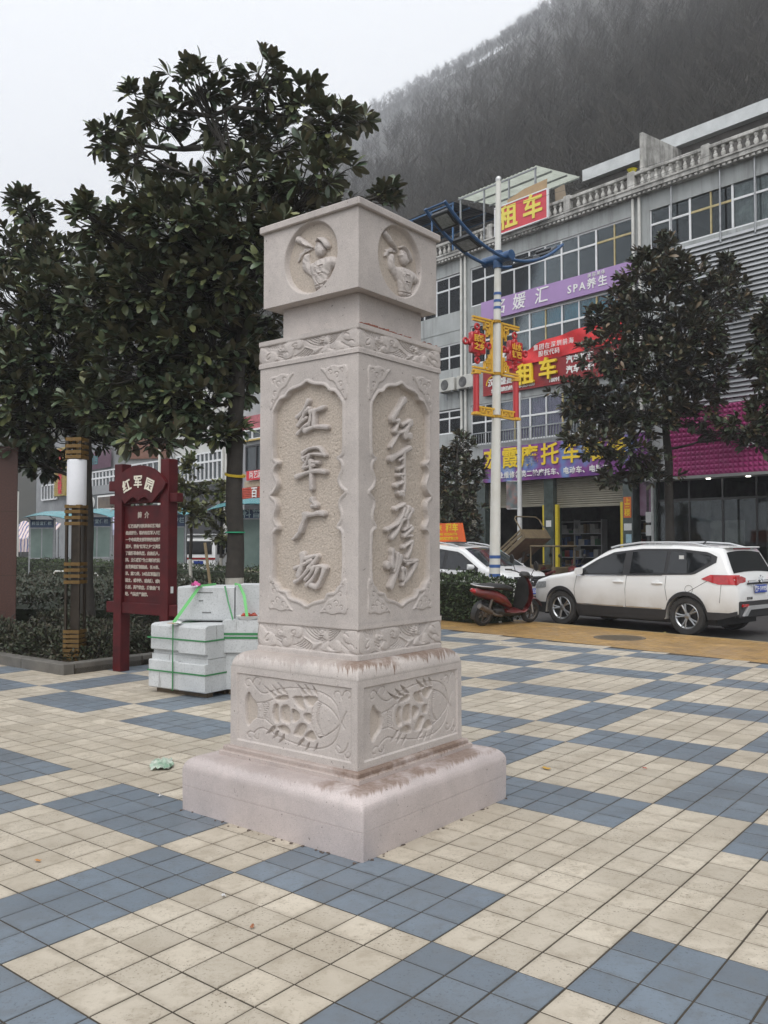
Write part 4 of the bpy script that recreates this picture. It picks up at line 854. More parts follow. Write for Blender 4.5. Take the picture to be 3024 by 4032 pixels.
for k in range(7): b = MB(); b.box(-18.3, -13.5, -.19, -.139, 4.0+k*.1, 4.075+k*.1, c=.015); b.build('rib', MATS['tile_red'], t2)
L(t2, '百', .62, wht, -16.95, 4.36, y=-.23, bold=.012)
t = far_block('white_windowed_building', 'pale grey building with a row of white framed windows behind the red sign', -27, -19.05, 11, mat('pale_grey_wall', (.50,.50,.48), .8, scale=.8, var=.12, world_co=True))
fwin(t, -26.5, -20.95, 5.4, 7.05, 11, 6.5); fb(t, 'fascia', blk, -26.8, -20.9, 4.2, 5.3, .0); fb(t, 'shop_opening', blk, -26.5, -21, .1, 3.9)
b = MB(); b.tube([(-20.75,.05,.2),(-20.75,.05,10)], .07, 8); b.tube([(-20.45,.05,.2),(-20.45,.05,9)], .07, 8); b.build('drain_pipe', pipe_m, t)
t = far_block('brown_building', 'building with dull brown cladding left of the white windows', -34.3, -27.1, 11.5, wgrey)
b = MB(); b.prism([(-34.2,7.5),(-27.8,7.1),(-27.2,8.3),(-27.2,9.8),(-34.2,9.8)], .0, .26); b.build('cladding', brown, t); fwin(t, -34, -27.2, 5.5, 7.0, 8); fb(t, 'shop_opening', blk, -34, -27.3, .1, 4.2)
t = far_block('lattice_building', 'dark building with a purple lattice signboard and gridded windows behind the lamp post', -42.5, -34.4, 11, mat('dull_grey', (.20,.205,.21), .8, scale=.8, var=.2, world_co=True))
fwin(t, -40.3, -34.8, 5.65, 6.9, 9, 6.4); fb(t, 'railing', mat('rail_grey', (.25,.26,.27), .5), -40.4, -34.8, 5.2, 5.85, .0, .04)
b = MB()
for k in range(16): b.box(-40.9, -36.3, .0, .06, 7.12+k*.08, 7.16+k*.08)
b.build('lattice', mat('purple_slat', (.19,.085,.14), .6, var=.2), t); letter('lettering', '百吉', .75, mat('teal_letter', (.06,.24,.26), .5), t, (-39.2,-.03,7.75), bold=.015)
fb(t, 'shop_fascia', mat('slate_fascia', (.085,.095,.10), .5), -40.5, -34.5, 3.9, 5.15, .0)
b = MB(); b.box(-38.4,-34.6,-.08,-.02,4.02,5.08); b.build('sign_frame', wht, t); fb(t, 'sign_field', mat('sign_brown', (.10,.075,.055), .5, scale=2, var=.5), -38.25, -34.7, 4.14, 4.96, -.1, -.07)
b = MB(); b.lathe([(.40,0),(.40,.03),(.33,.03),(.33,0)], 24, M=Tm(-39.4,-.01,4.62,R(90))); b.build('oval_emblem', wht, t)
t = far_block('hotel_building', 'grey building at the far left carrying a yellow vertical hotel sign', -52, -42.6, 10, mat('hotel_grey', (.24,.25,.26), .8, scale=.8, var=.2, world_co=True)); fwin(t, -50.3, -46.9, 5.2, 6.4, 5)
t2 = broot('vertical_sign', 'tall yellow ribbed sign with a column of red characters behind the lamp post', 'sign'); b = MB(); b.box(-46.6, -44.4, -.2, .0, 5.35, 9.2); b.build('board', mat('ribbed_yellow', (.44,.33,.09), .6, var=.2), t2)
b = MB()
for k in range(24): b.box(-46.6, -44.4, -.25, -.19, 5.4+k*.16, 5.47+k*.16)
b.build('ribs', MATS['ribbed_yellow'], t2); letter('lettering', '鑫\n宝\n云\n宾\n馆', .85, mat('hot_red', (.62,.02,.04), .5), t2, (-45.3,-.27,7.2), bold=.02, line=.8)

# ================================================================== TREES AND PLANTS
PITCH_ = R(2.0326)
def at(px, py, Y):
    """the point at depth Y that the photograph shows at (px, py) of a 1659 x 2212 copy"""
    k = 1659/3024; a = (px/k-1512)/3401.7; u = -(py/k-2016)/3401.7; cp, sp = math.cos(PITCH_), math.sin(PITCH_)
    d = Vector((a, cp-u*sp, sp+u*cp)); return Vector((0,0,1.635)) + d*(Y/d.y)
def on_street(px, y, py=1172):
    """depth at which the column px crosses the street-frame line y"""
    d = at(px, py, 1.0) - Vector((0,0,1.635)); d.z = 0; t = (F0.dot(SN)+y)/d.dot(SN); return t*d.y
def leaf_mat(name, tops, under, rough=.38, sat=1.0):
    m = mat(name, tops[0], rough, spec=.45); n, l = nodes(m); b = n['Principled BSDF']
    for x in [x for x in n if x.type in ('TEX_NOISE','VALTORGB','TEX_COORD')]: n.remove(x)
    g = n.new('ShaderNodeNewGeometry'); oi = n.new('ShaderNodeObjectInfo'); ad = n.new('ShaderNodeMath'); ad.operation = 'ADD'; fr = n.new('ShaderNodeMath'); fr.operation = 'FRACT'
    l.new(g.outputs['Random Per Island'], ad.inputs[0]); l.new(oi.outputs['Random'], ad.inputs[1]); l.new(ad.outputs[0], fr.inputs[0])
    r = n.new('ShaderNodeValToRGB'); e = r.color_ramp.elements; e[0].color = (*tops[0],1); e[1].color = (*tops[-1],1)
    for k, c in enumerate(tops[1:-1]): x = e.new((k+1)*.92/(len(tops)-1)); x.color = (*c,1)
    r2 = n.new('ShaderNodeValToRGB'); e2 = r2.color_ramp.elements; e2[0].color = (*under[0],1); e2[1].color = (*under[1],1)
    l.new(fr.outputs[0], r.inputs[0]); l.new(fr.outputs[0], r2.inputs[0]); mx = n.new('ShaderNodeMix'); mx.data_type = 'RGBA'
    l.new(g.outputs['Backfacing'], mx.inputs[0]); l.new(r.outputs[0], mx.inputs[6]); l.new(r2.outputs[0], mx.inputs[7]); l.new(mx.outputs[2], b.inputs['Base Color'])
    return m
mag_leaf = leaf_mat('magnolia_leaf', [(.058,.088,.054),(.074,.108,.063),(.094,.128,.072),(.120,.150,.076),(.20,.21,.085)], [(.070,.088,.054),(.105,.088,.050)], .28)
dark_leaf = leaf_mat('street_tree_leaf', [(.038,.054,.030),(.050,.068,.036),(.066,.080,.042),(.14,.088,.046)], [(.046,.052,.032),(.075,.055,.031)], .34)
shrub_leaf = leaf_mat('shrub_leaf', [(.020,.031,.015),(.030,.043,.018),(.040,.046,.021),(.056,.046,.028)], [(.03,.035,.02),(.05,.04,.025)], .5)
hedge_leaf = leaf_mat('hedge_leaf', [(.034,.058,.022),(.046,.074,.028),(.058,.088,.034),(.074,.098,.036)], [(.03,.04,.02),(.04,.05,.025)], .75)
young_leaf = leaf_mat('young_leaf', [(.05,.07,.02),(.08,.10,.03),(.12,.13,.04),(.15,.14,.05)], [(.10,.10,.05),(.12,.11,.05)], .45)
bark = mat('bark', (0.050,0.043,0.035), 0.9, scale=5, col2=(0.026,0.023,0.020), bump=.8, bscale=45)
lime = mat('lime_wash', (0.52,0.50,0.45), 0.9, scale=7, col2=(0.34,0.32,0.28), bump=.4, bscale=40)
# leaf template: midrib folded, tip drooping; length 1 along +X, normal +Z
def leaf_template(seg=4, wd=.44, fold=.10, droop=.16):
    V = []; 
    TS = {4: (0,.22,.50,.78,1.0), 3: (0,.3,.72,1.0), 2: (0,.6,1.0)}[seg]
    for k in range(seg+1):
        t = TS[k]; w = wd*.5*(math.sin(math.pi*t**1.35))**.75 if 0 < k < seg else (.02 if k == 0 else wd*.16)
        z = -droop*t*t + .03*math.sin(t*3)
        V += [(t, w, z+fold*w*2), (t, 0, z), (t, -w, z+fold*w*2)]
    F = []
    for k in range(seg):
        a = k*3; F += [(a+1, a+4, a+3, a), (a+2, a+5, a+4, a+1)]
    return np.array(V), np.array(F)
LT = leaf_template(4); LT2 = leaf_template(3); LS = leaf_template(2, .6, .12, .1)
def leaf_frames(pos, dirs, L, tw=.35):
    """rotation matrices whose X runs along dirs and whose Z points up as far as it can"""
    X = dirs/np.linalg.norm(dirs, axis=1, keepdims=True); up = np.array([0,0,1.0]) + RNG.normal(0, tw, X.shape)
    Y_ = np.cross(up, X); Y_ /= np.linalg.norm(Y_, axis=1, keepdims=True)+1e-9; Z_ = np.cross(X, Y_)
    return np.stack([X, Y_, Z_], 2)*L[:, None, None]
def leaves_mesh(name, tpl, pos, M, m):
    V = (np.einsum('nij,vj->nvi', M, tpl[0]) + pos[:, None, :]).reshape(-1, 3); n = len(pos)
    F = (np.arange(n)[:, None, None]*len(tpl[0]) + tpl[1][None]).reshape(-1, 4); return np_mesh(name, V, F, m, True)
def rosettes(C, A, rg, n0, n1, L, spread=(.25, 1.25)):
    pos = []; dr = []
    for c, a in zip(C, A):
        n = rg.integers(n0, n1+1); a = a/np.linalg.norm(a); u = np.cross(a, [.3,.5,.8]); u /= np.linalg.norm(u); v = np.cross(a, u)
        for k in range(n):
            th = spread[0]+(spread[1]-spread[0])*((k+.5)/n) + rg.normal(0,.12); ph = 2.4*k + rg.normal(0,.2)
            d = a*math.cos(th) + (u*math.cos(ph)+v*math.sin(ph))*math.sin(th); pos.append(c - a*.05*(k/n) + d*.015); dr.append(d)
    pos = np.array(pos); dr = np.array(dr); return pos, dr, L*rg.uniform(.72, 1.2, len(pos))
def make_tree(name, label, trunk_pts, trunk_r, blobs, leaf, L, n_leaf=(8,13), paint=None, parts=0, tpl=LT, group=None, depth=1.0, limb_r=.045, seed=1, cat='tree', inner=.35):
    rg = np.random.default_rng(seed); base = Vector(trunk_pts[0]); t = thing(name, label, cat, base, 0, group); B0 = np.array(base)
    tp = [Vector(p)-base for p in trunk_pts]; b = MB()
    fine = []; rad = []
    for i in range(len(tp)-1):
        for k in range(4): f = k/4; fine.append(tp[i].lerp(tp[i+1], f)); rad.append(trunk_r[i]*(1-f)+trunk_r[i+1]*f)
    fine.append(tp[-1]); rad.append(trunk_r[-1]); fine = [p + Vector((math.sin(i*1.7)*.012, math.cos(i*1.3)*.012, 0)) for i, p in enumerate(fine)]
    rad = [r*(1+.05*math.sin(i*2.3)) for i, r in enumerate(rad)]; rad[0] *= 1.25
    k0 = 0
    if paint:
        k0 = max(1, [i for i, p in enumerate(fine) if p.z <= paint][-1]); w = MB(); w.tube(fine[:k0+1], rad[:k0+1], 12); w.build('painted_base', lime, t, smooth=60)
    b.tube(fine[k0:], rad[k0:], 12)
    centers = []; axes = []; skel = [p for p in fine if p.z > fine[-1].z*.45]; limbs = MB(); skr = []
    for (c, r, cnt) in blobs:
        c = Vector(c)-base; cand = [p for p in skel if p.z < c.z - .25*(c-p).length] or skel; st = min(cand, key=lambda p: (p-c).length + .25*abs((p-c).length-.8))
        mid = st.lerp(c, .5) + Vector((rg.normal(0,.08), rg.normal(0,.08), -.10*(c-st).length)); pts = []
        for k in range(7): f = k/6; pts.append(st*(1-f)**2 + mid*(2*f*(1-f)) + c*f*f)
        lr = limb_r*min(1.3, .5+(c-st).length*.3); limbs.tube(pts, [lr*(1-.75*k/6) for k in range(7)], 6); skel += pts[2:]
        d = rg.normal(0, 1, (cnt, 3)); d /= np.linalg.norm(d, axis=1, keepdims=True); q = d*(inner+(1-inner)*rg.uniform(0,1,(cnt,1))**.6)*np.array(r)
        for j in range(cnt):
            p = np.array(c)+q[j]; centers.append(p); a = d[j]*[1,1,.7] + np.array([0,0,.55]) + rg.normal(0,.25,3); axes.append(a)
            s0 = pts[rg.integers(3, 7)]; m_ = s0.lerp(Vector(p), .5) - Vector((0,0,.05)); e = Vector(p)-Vector(a).normalized()*.12
            limbs.tube([s0, m_, e, Vector(p)], [lr*.28, .012, .009, .006], 4)
    b.build('trunk', bark, t, smooth=60); limbs.build('branches', bark, t, smooth=60)
    pos, dr, Ls = rosettes(np.array(centers), np.array(axes), rg, *n_leaf, L); M = leaf_frames(pos, dr, Ls)
    if parts:
        near = np.argsort(pos[:,1] + B0[1] - .15*(Ls/L))[:parts]; pick = np.zeros(len(pos), bool); pick[near] = True; lm = np_mesh('leaf', tpl[0], tpl[1], leaf, True)
        for i in near:
            X = Matrix(M[i].tolist()).to_4x4(); X.translation = Vector(pos[i]); place('leaf', lm, t, M=X)
        pos, M = pos[~pick], M[~pick]
    place('foliage', leaves_mesh('foliage', tpl, pos, M, leaf), t, kind='stuff'); return t
def blob(px, py, rx, ry, Y, dy, cnt, f=1.0):
    k = Y/1866.0; return (at(px, py, Y+dy), (rx*k, rx*k*.9, ry*k), cnt)
# ---- the tall magnolia behind the sign
YM = 13.4; rr = random.Random(11)
tr = [at(509,1330,YM), at(508,1200,YM), at(506,1000,YM), at(511,850,YM), at(521,720,YM+.1), at(540,610,YM+.1), at(556,520,YM)]
tr[0].z = 0.06
bl = [(430,190,80,55,17),(300,220,52,42,10),(232,292,52,48,14),(345,262,60,45,10),(568,172,58,50,14),(640,215,60,50,12),(712,262,52,58,15),(786,255,20,18,4),(480,270,90,55,18),(600,300,80,55,16),
 (690,360,70,58,18),(540,400,100,60,20),(440,370,60,50,9),(285,368,45,45,8),(335,425,55,45,12),(300,330,50,40,8),(385,405,60,50,12),(835,418,34,24,9),(725,430,50,36,6),(640,450,100,60,22),(520,500,120,70,28),(390,480,110,65,24),(270,520,90,60,18),(190,470,40,40,7),
 (470,610,130,80,36),(340,620,120,75,34),(600,560,90,70,22),(240,640,110,80,30),(430,740,130,90,40),(530,690,80,70,22),(300,760,130,90,40),(520,820,60,60,16),(390,860,120,70,32),(250,880,120,60,26),(470,930,70,32,9),(330,950,90,30,9),(560,760,40,90,14)]
make_tree('magnolia_tree', 'tallest broad leaved magnolia tree with a whitewashed trunk behind the granite blocks', tr, [.16,.135,.125,.12,.10,.085,.06],
          [blob(x, y, rx, ry, YM, rr.uniform(-1.3, 1.3), int(c*(1.35 if y < 440 else 2.5))) for x, y, rx, ry, c in bl], mag_leaf, .215, paint=1.22, parts=300, seed=3)
YL = 15.2; tr = [at(188,1300,YL), at(188,1150,YL), at(186,1000,YL), at(180,860,YL), at(170,700,YL)]; tr[0].z = .06
bl = [(60,450,48,45,12),(15,540,60,55,16),(110,560,80,60,20),(150,650,120,80,34),(40,670,90,80,28),(100,770,130,90,40),(10,820,80,90,26),(170,820,120,80,34),(80,900,120,70,34),(190,930,100,45,20),(20,960,70,50,14),(90,1000,50,35,10)]
make_tree('magnolia_tree', 'lower magnolia tree spreading at the left edge behind the lamp post', tr, [.13,.11,.10,.085,.06],
          [blob(x, y, rx, ry, YL, rr.uniform(-1.2, 1.2), int(c*2.3)) for x, y, rx, ry, c in bl], mag_leaf, .215, parts=120, seed=4, tpl=LT2)
# ---- street trees in front of the shops
YS = on_street(1445, -3.2); tr = [at(1449,1300,YS), at(1447,1150,YS), at(1444,1000,YS), at(1436,880,YS), at(1440,760,YS), at(1442,640,YS)]; tr[0].z = .05
bl = [(1440,545,30,45,16),(1400,590,60,50,26),(1480,600,60,50,26),(1570,590,30,40,14),(1545,650,60,50,26),(1340,650,40,40,18),(1400,690,90,60,44),(1500,720,80,60,40),(1600,640,25,40,8),(1290,690,30,30,10),(1320,770,80,60,38),(1420,790,90,60,44),(1530,800,70,55,32),
 (1240,860,60,40,20),(1310,890,80,50,34),(1400,890,80,50,32),(1500,880,60,45,22),(1360,980,80,40,20),(1270,950,60,35,16),(1560,930,50,25,12),(1420,1020,50,30,8),(1330,1040,50,25,7)]
make_tree('street_tree', 'dark glossy leaved street tree before the magenta shop front', tr, [.15,.13,.12,.10,.08,.05],
          [blob(x, y, rx, ry, YS, rr.uniform(-1.2, 1.2), int(c*2.2)) for x, y, rx, ry, c in bl], dark_leaf, .235, (9,14), parts=200, tpl=LT2, seed=5, group=None)
YS2 = on_street(1730, -3.2); tr = [at(1735,1250,YS2), at(1733,1050,YS2), at(1728,880,YS2), at(1725,760,YS2)]; tr[0].z = .05
bl = [(1650,720,34,40,14),(1690,690,50,50,24),(1645,800,30,40,12),(1690,800,60,60,30),(1660,890,50,40,20),(1610,920,50,22,12),(1720,880,60,60,24),(1760,760,80,80,36),(1640,960,40,22,8)]
make_tree('street_tree', 'street tree cut by the right edge of the view above the white cars', tr, [.14,.12,.10,.06],
          [blob(x, y, rx, ry, YS2, rr.uniform(-1, 1), int(c*2.2)) for x, y, rx, ry, c in bl], dark_leaf, .235, (9,13), parts=60, tpl=LT2, seed=6)
YS3 = on_street(985, -3.0); tr = [at(985,1290,YS3), at(985,1180,YS3), at(986,1060,YS3), at(988,990,YS3)]; tr[0].z = .05
bl = [(995,960,34,26,14),(975,1010,44,40,26),(1020,1020,30,36,18),(960,1075,36,46,24),(1005,1090,42,44,26),(975,1150,42,40,22),(1020,1150,26,36,12)]
make_tree('street_tree', 'small bushy street tree between the carved pillar and the white lamp pole', tr, [.09,.08,.07,.05],
          [blob(x, y, rx, ry, YS3, rr.uniform(-.8, .8), int(c*2.2)) for x, y, rx, ry, c in bl], dark_leaf, .225, (9,13), tpl=LT2, seed=8)
# young thin trees along the far street at the left
for (px, y, top, lab) in ((412, -13.5, 1005, 'thin young yellowish tree with a white painted stem right of the red sign'), (288, -12.5, 1050, 'thin young tree with sparse leaves behind the lamp post'), (478, -11.5, 1060, 'sparse young tree just left of the magnolia trunk')):
    Y_ = on_street(px, y); tr = [at(px,1290,Y_), at(px,1180,Y_), at(px+2,1090,Y_), at(px+3,1040,Y_)]; tr[0].z = 0
    make_tree('young_tree', lab, tr, [.06,.05,.04,.025], [blob(px+dx, top+dy, rx, 22, Y_, rr.uniform(-.5,.5), 16) for dx, dy, rx in ((0,0,18),(-22,45,24),(20,50,24),(-8,85,30),(16,108,26))], young_leaf if px != 288 else dark_leaf, .21, (5,8), tpl=LS, paint=1.3, seed=px, group='young trees beside the notice boards', limb_r=.02, inner=.1)
# ---- planter with kerb, hedges and ground cover
PCN = Vector((-3.95, 10.70, 0)); kst = mat('planter_stone', (0.145,0.135,0.12), 0.7, scale=4, col2=(0.085,0.08,0.07), bump=.4, bscale=60, world_co=True)
pl_root = thing('planter', 'planting bed with a low dark stone kerb and a sharp corner near the lamp post', 'planter', PCN, PLAZA_RZ)
b = MB(); b.box(-9, 0, .16, 7, -.1, .07); b.build('soil', mat('soil', (.045,.036,.026), .95, scale=6, var=.4, bump=1, bscale=30), pl_root)
ks = MB(); ks.box(-.494, .494, 0, .16, -.05, .135, c=.012); ksm = ks.mesh('kerb_stone', kst)
for k in range(8): place('kerb_stone', ksm, pl_root, (-.5-k if k else -.5, 0, 0))
for k in range(6): o = place('kerb_stone', ksm, pl_root, (0, .66+k, 0)); o.rotation_euler = (0, 0, math.pi/2)
def leaf_cloud(name, label, cat, pos, dr, size, m, loc, rz=0, kind=None, group=None, tpl=LS):
    pos = np.asarray(pos); L = size*RNG.uniform(.6, 1.3, len(pos)); me = leaves_mesh(name, tpl, pos, leaf_frames(pos, np.asarray(dr), L, .6), m)
    if kind: return place(name, me, None, loc, rz, kind=kind)
    t = thing(name, label, cat, loc, rz, group); place('foliage', me, t, kind='stuff'); return t
def hedge(label, loc, rz, lx, ly, h, n, m=hedge_leaf, size=.05, top_r=.06, group=None, stems=True):
    """box hedge: leaves on the clipped faces, ragged, round a twiggy dark core"""
    f = RNG.uniform(0, 1, n); x = RNG.uniform(-lx/2, lx/2, n); y = RNG.uniform(-ly/2, ly/2, n); z = h*RNG.uniform(.06, 1, n)
    A = [lx*ly, lx*h, lx*h, ly*h, ly*h]; k = np.searchsorted(np.cumsum(A)/sum(A), f); dp = RNG.exponential(.045, n)
    z = np.where(k == 0, h-dp, z); y = np.where(k == 1, -ly/2+dp, np.where(k == 2, ly/2-dp, y)); x = np.where(k == 3, -lx/2+dp, np.where(k == 4, lx/2-dp, x))
    z = z + .05*np.sin(x*3.1)*(z/h) + .04*np.sin(x*7.3+y*5)*(z/h); sp = RNG.uniform(0,1,n) < .02; z = np.where(sp & (k == 0), z+RNG.uniform(.03,.16,n), z)
    nrm = np.stack([np.where(k==3,-1.0,np.where(k==4,1,0)), np.where(k==1,-1.0,np.where(k==2,1,0)), np.where(k==0,1.0,.3)], 1) + RNG.normal(0,.7,(n,3))
    t = leaf_cloud('hedge', label, 'hedge', np.stack([x,y,z],1), nrm, size, m, loc, rz, group=group)
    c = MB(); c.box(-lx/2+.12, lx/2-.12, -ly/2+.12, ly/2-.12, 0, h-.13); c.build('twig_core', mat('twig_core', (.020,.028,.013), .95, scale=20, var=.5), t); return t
# low shrubs and weeds filling the bed
def to_bed(x, y, z=0): return PCN + GV*x + GU*y + Vector((0,0,z))
def shrub(x, y, rx, rz_, n, label, m=shrub_leaf, size=.055, group='low shrubs in the planting bed'):
    d = RNG.normal(0,1,(n,3)); d /= np.linalg.norm(d,axis=1,keepdims=True); r = RNG.uniform(.45,1,(n,1))**.5; lump = 1+.18*np.sin(d[:,:1]*5+x)+.15*np.sin(d[:,1:2]*6+d[:,2:]*4)
    p = d*r*lump*[rx,rx,rz_]; p[:,2] = np.abs(p[:,2]) if rz_ < .5 else p[:,2]+rz_; p[:,2] = np.maximum(p[:,2], .02)
    t = leaf_cloud('shrub', label, 'shrub', p, d+[0,0,.5]+RNG.normal(0,.5,(n,3)), size, m, to_bed(x, y, .06), 0, group=group)
    b = MB()
    for k in range(9): a = k*.7; b.tube([(0,0,0),(math.cos(a)*rx*.3,math.sin(a)*rx*.3,rz_*.6),(math.cos(a)*rx*.7,math.sin(a)*rx*.7,rz_*1.1)], [.012,.008,.004], 4)
    b.build('stems', bark, t)
rq = random.Random(21)
LAB = ['low brownish shrub at the sharp corner of the bed behind the lamp post','low dark shrub just left of the lamp post foot','low shrub second to the left of the lamp post','low shrub third to the left of the lamp post','low shrub furthest left along the front kerb','low shrub along the right kerb behind the corner one','low shrub along the right kerb beside the red sign','low shrub along the right kerb behind the red sign','dark shrub in the second row behind the lamp post','dark shrub in the second row left of the lamp post','dark shrub in the second row nearest the red granite block']
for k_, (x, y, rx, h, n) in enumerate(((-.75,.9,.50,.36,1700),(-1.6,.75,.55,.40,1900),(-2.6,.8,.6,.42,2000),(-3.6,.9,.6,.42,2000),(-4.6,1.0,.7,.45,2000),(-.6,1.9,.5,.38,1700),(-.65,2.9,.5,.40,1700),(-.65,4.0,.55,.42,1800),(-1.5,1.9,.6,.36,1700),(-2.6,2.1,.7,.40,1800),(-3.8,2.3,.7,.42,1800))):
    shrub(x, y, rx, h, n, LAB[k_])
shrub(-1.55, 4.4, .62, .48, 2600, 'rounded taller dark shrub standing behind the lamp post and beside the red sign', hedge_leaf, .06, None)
shrub(-.75, 5.6, .6, .40, 1900, 'pale yellowish green low shrub under the red sign panel', young_leaf, .05, None)
n = 9000; px = RNG.uniform(-8.6,-.2,n); py = RNG.uniform(.25,6.9,n); pos = np.stack([px,py,.07+RNG.exponential(.05,n)],1)
leaf_cloud('ground_cover', None, None, pos, RNG.normal(0,1,(n,3))+[0,0,.6], .06, shrub_leaf, PCN, PLAZA_RZ, kind='stuff')
# clipped hedges along the kerb strip
for (s0, s1, n, lab, sz) in ((4.2,11.75,13000,'clipped green hedge ending beside the red scooter',.072),(-6.5,3.6,6000,'clipped hedge behind the carved pillar and the granite blocks',.06),(-16.5,-7,6000,'clipped hedge at the street right of the red sign',.07),(-30,-17.2,6500,'clipped hedge at the street behind the lamp post and notice boards',.08)):
    p = street((s0+s1)/2, -12.65); hedge(lab, p, STREET_RZ, s1-s0, 1.15, .90, n, size=sz)

# darker shrub masses between the bed and the street hedge
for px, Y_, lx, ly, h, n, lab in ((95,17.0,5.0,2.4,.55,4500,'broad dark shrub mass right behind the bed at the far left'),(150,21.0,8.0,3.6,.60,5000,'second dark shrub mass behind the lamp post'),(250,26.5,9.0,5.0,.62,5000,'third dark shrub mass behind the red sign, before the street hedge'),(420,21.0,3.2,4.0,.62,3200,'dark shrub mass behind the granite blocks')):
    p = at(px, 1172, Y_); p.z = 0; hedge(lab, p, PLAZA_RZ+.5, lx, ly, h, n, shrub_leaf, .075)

# ================================================================== VEHICLES
car_white = mat('car_white', (0.74,0.745,0.74), 0.22, scale=1.5, var=.03, coat=.6); n, l = nodes(car_white)
# road dust: fades in below the sills
tc_ = n.new('ShaderNodeTexCoord'); sp_ = n.new('ShaderNodeSeparateXYZ'); l.new(tc_.outputs['Object'], sp_.inputs[0]); mr_ = n.new('ShaderNodeMapRange'); mr_.inputs['From Min'].default_value = .85; mr_.inputs['From Max'].default_value = .40
nz_ = n.new('ShaderNodeTexNoise'); nz_.inputs['Scale'].default_value = 3.5; nz_.inputs['Detail'].default_value = 5; l.new(tc_.outputs['Object'], nz_.inputs['Vector']); mu_ = n.new('ShaderNodeMath'); mu_.operation = 'MULTIPLY'
l.new(sp_.outputs['Z'], mr_.inputs['Value']); l.new(mr_.outputs[0], mu_.inputs[0]); l.new(nz_.outputs['Fac'], mu_.inputs[1]); mx_ = n.new('ShaderNodeMix'); mx_.data_type = 'RGBA'; bs_ = n['Principled BSDF']
l.new(mu_.outputs[0], mx_.inputs[0]); l.new([x for x in n if x.type == 'VALTORGB'][0].outputs[0], mx_.inputs[6]); mx_.inputs[7].default_value = (.33,.28,.22,1); l.new(mx_.outputs[2], bs_.inputs['Base Color'])
clad = mat('black_plastic', (0.022,0.022,0.024), 0.5, var=.2); tint = mat('tinted_glass', (0.012,0.014,0.016), 0.04, var=.1, spec=.6)
wind_g = mat('windscreen_glass', (0.035,0.042,0.045), 0.05, var=.3, scale=1.2, spec=.6)
rubber = mat('tyre_rubber', (0.030,0.029,0.028), 0.85, scale=8, var=.25); alloy = mat('alloy', (0.36,0.37,0.38), 0.3, metal=.9, var=.05); chrome = mat('chrome', (0.75,0.76,0.77), 0.12, metal=1.0, var=.02)
silver = mat('silver_paint', (0.52,0.53,0.54), 0.35, metal=.5, var=.04); redlamp = mat('red_lamp', (0.42,0.010,0.014), 0.12, var=.25, scale=14, coat=.6); seam = mat('seam', (0.04,0.04,0.04), .8)
lampglass = mat('lamp_glass', (0.42,0.44,0.45), 0.1, metal=.4, var=.3, scale=18); plate_b = mat('plate_blue', (0.015,0.06,0.38), .4, var=.05); plate_w = mat('plate_white', (.8,.8,.8), .5)
def wheel(root, x, y, r, w, side, rim=True, hub=alloy):
    t = place('wheel', None, root, (x, y, r)); M = Matrix.Rotation(-side*math.pi/2, 4, 'X'); ri = r*.66
    b = MB(); b.lathe([(ri,-w/2+.02),(ri+.02,-w/2),(r-.03,-w/2),(r-.008,-w/2+.02),(r,-w/2+.045),(r,w/2-.045),(r-.008,w/2-.02),(r-.03,w/2),(ri+.02,w/2),(ri,w/2-.02)], 36, M=M, cap=False)
    for k in range(40): a = 2*math.pi*k/40; b.box(-.012, .012, -.004, .003, -w/2+.03, w/2-.03, M=M @ Matrix.Rotation(a, 4, 'Z') @ Matrix.Translation((0, r, 0)))
    b.build('tyre', rubber, t, smooth=40)
    b = MB(); b.lathe([(ri+.004,-w/2+.03),(ri+.004,w/2-.02),(ri-.008,w/2-.012),(ri-.028,w/2-.03),(ri-.03,-w/2+.05)], 36, M=M, cap=False); b.lathe([(.062,w/2-.06),(.062,w/2-.032),(.045,w/2-.022)], 16, M=M)
    for k in range(5):
        for d in (-.13, .13):
            a = 2*math.pi*k/5; c, s = math.cos(a+d*.9), math.sin(a+d*.9); c1, s1 = math.cos(a+d*1.25), math.sin(a+d*1.25)
            b.tube([M @ Vector((.05*c,.05*s,w/2-.04)), M @ Vector((ri*.55*c,ri*.55*s,w/2-.028)), M @ Vector(((ri-.015)*c1,(ri-.015)*s1,w/2-.03))], [.019,.017,.021], 6)
    b.build('rim', hub, t, smooth=45)
    b = MB(); b.lathe([(ri-.04,-.02),(ri-.04,.0)], 24, M=M); b.build('brake', mat('brake_dark', (.03,.03,.03), .6), t)
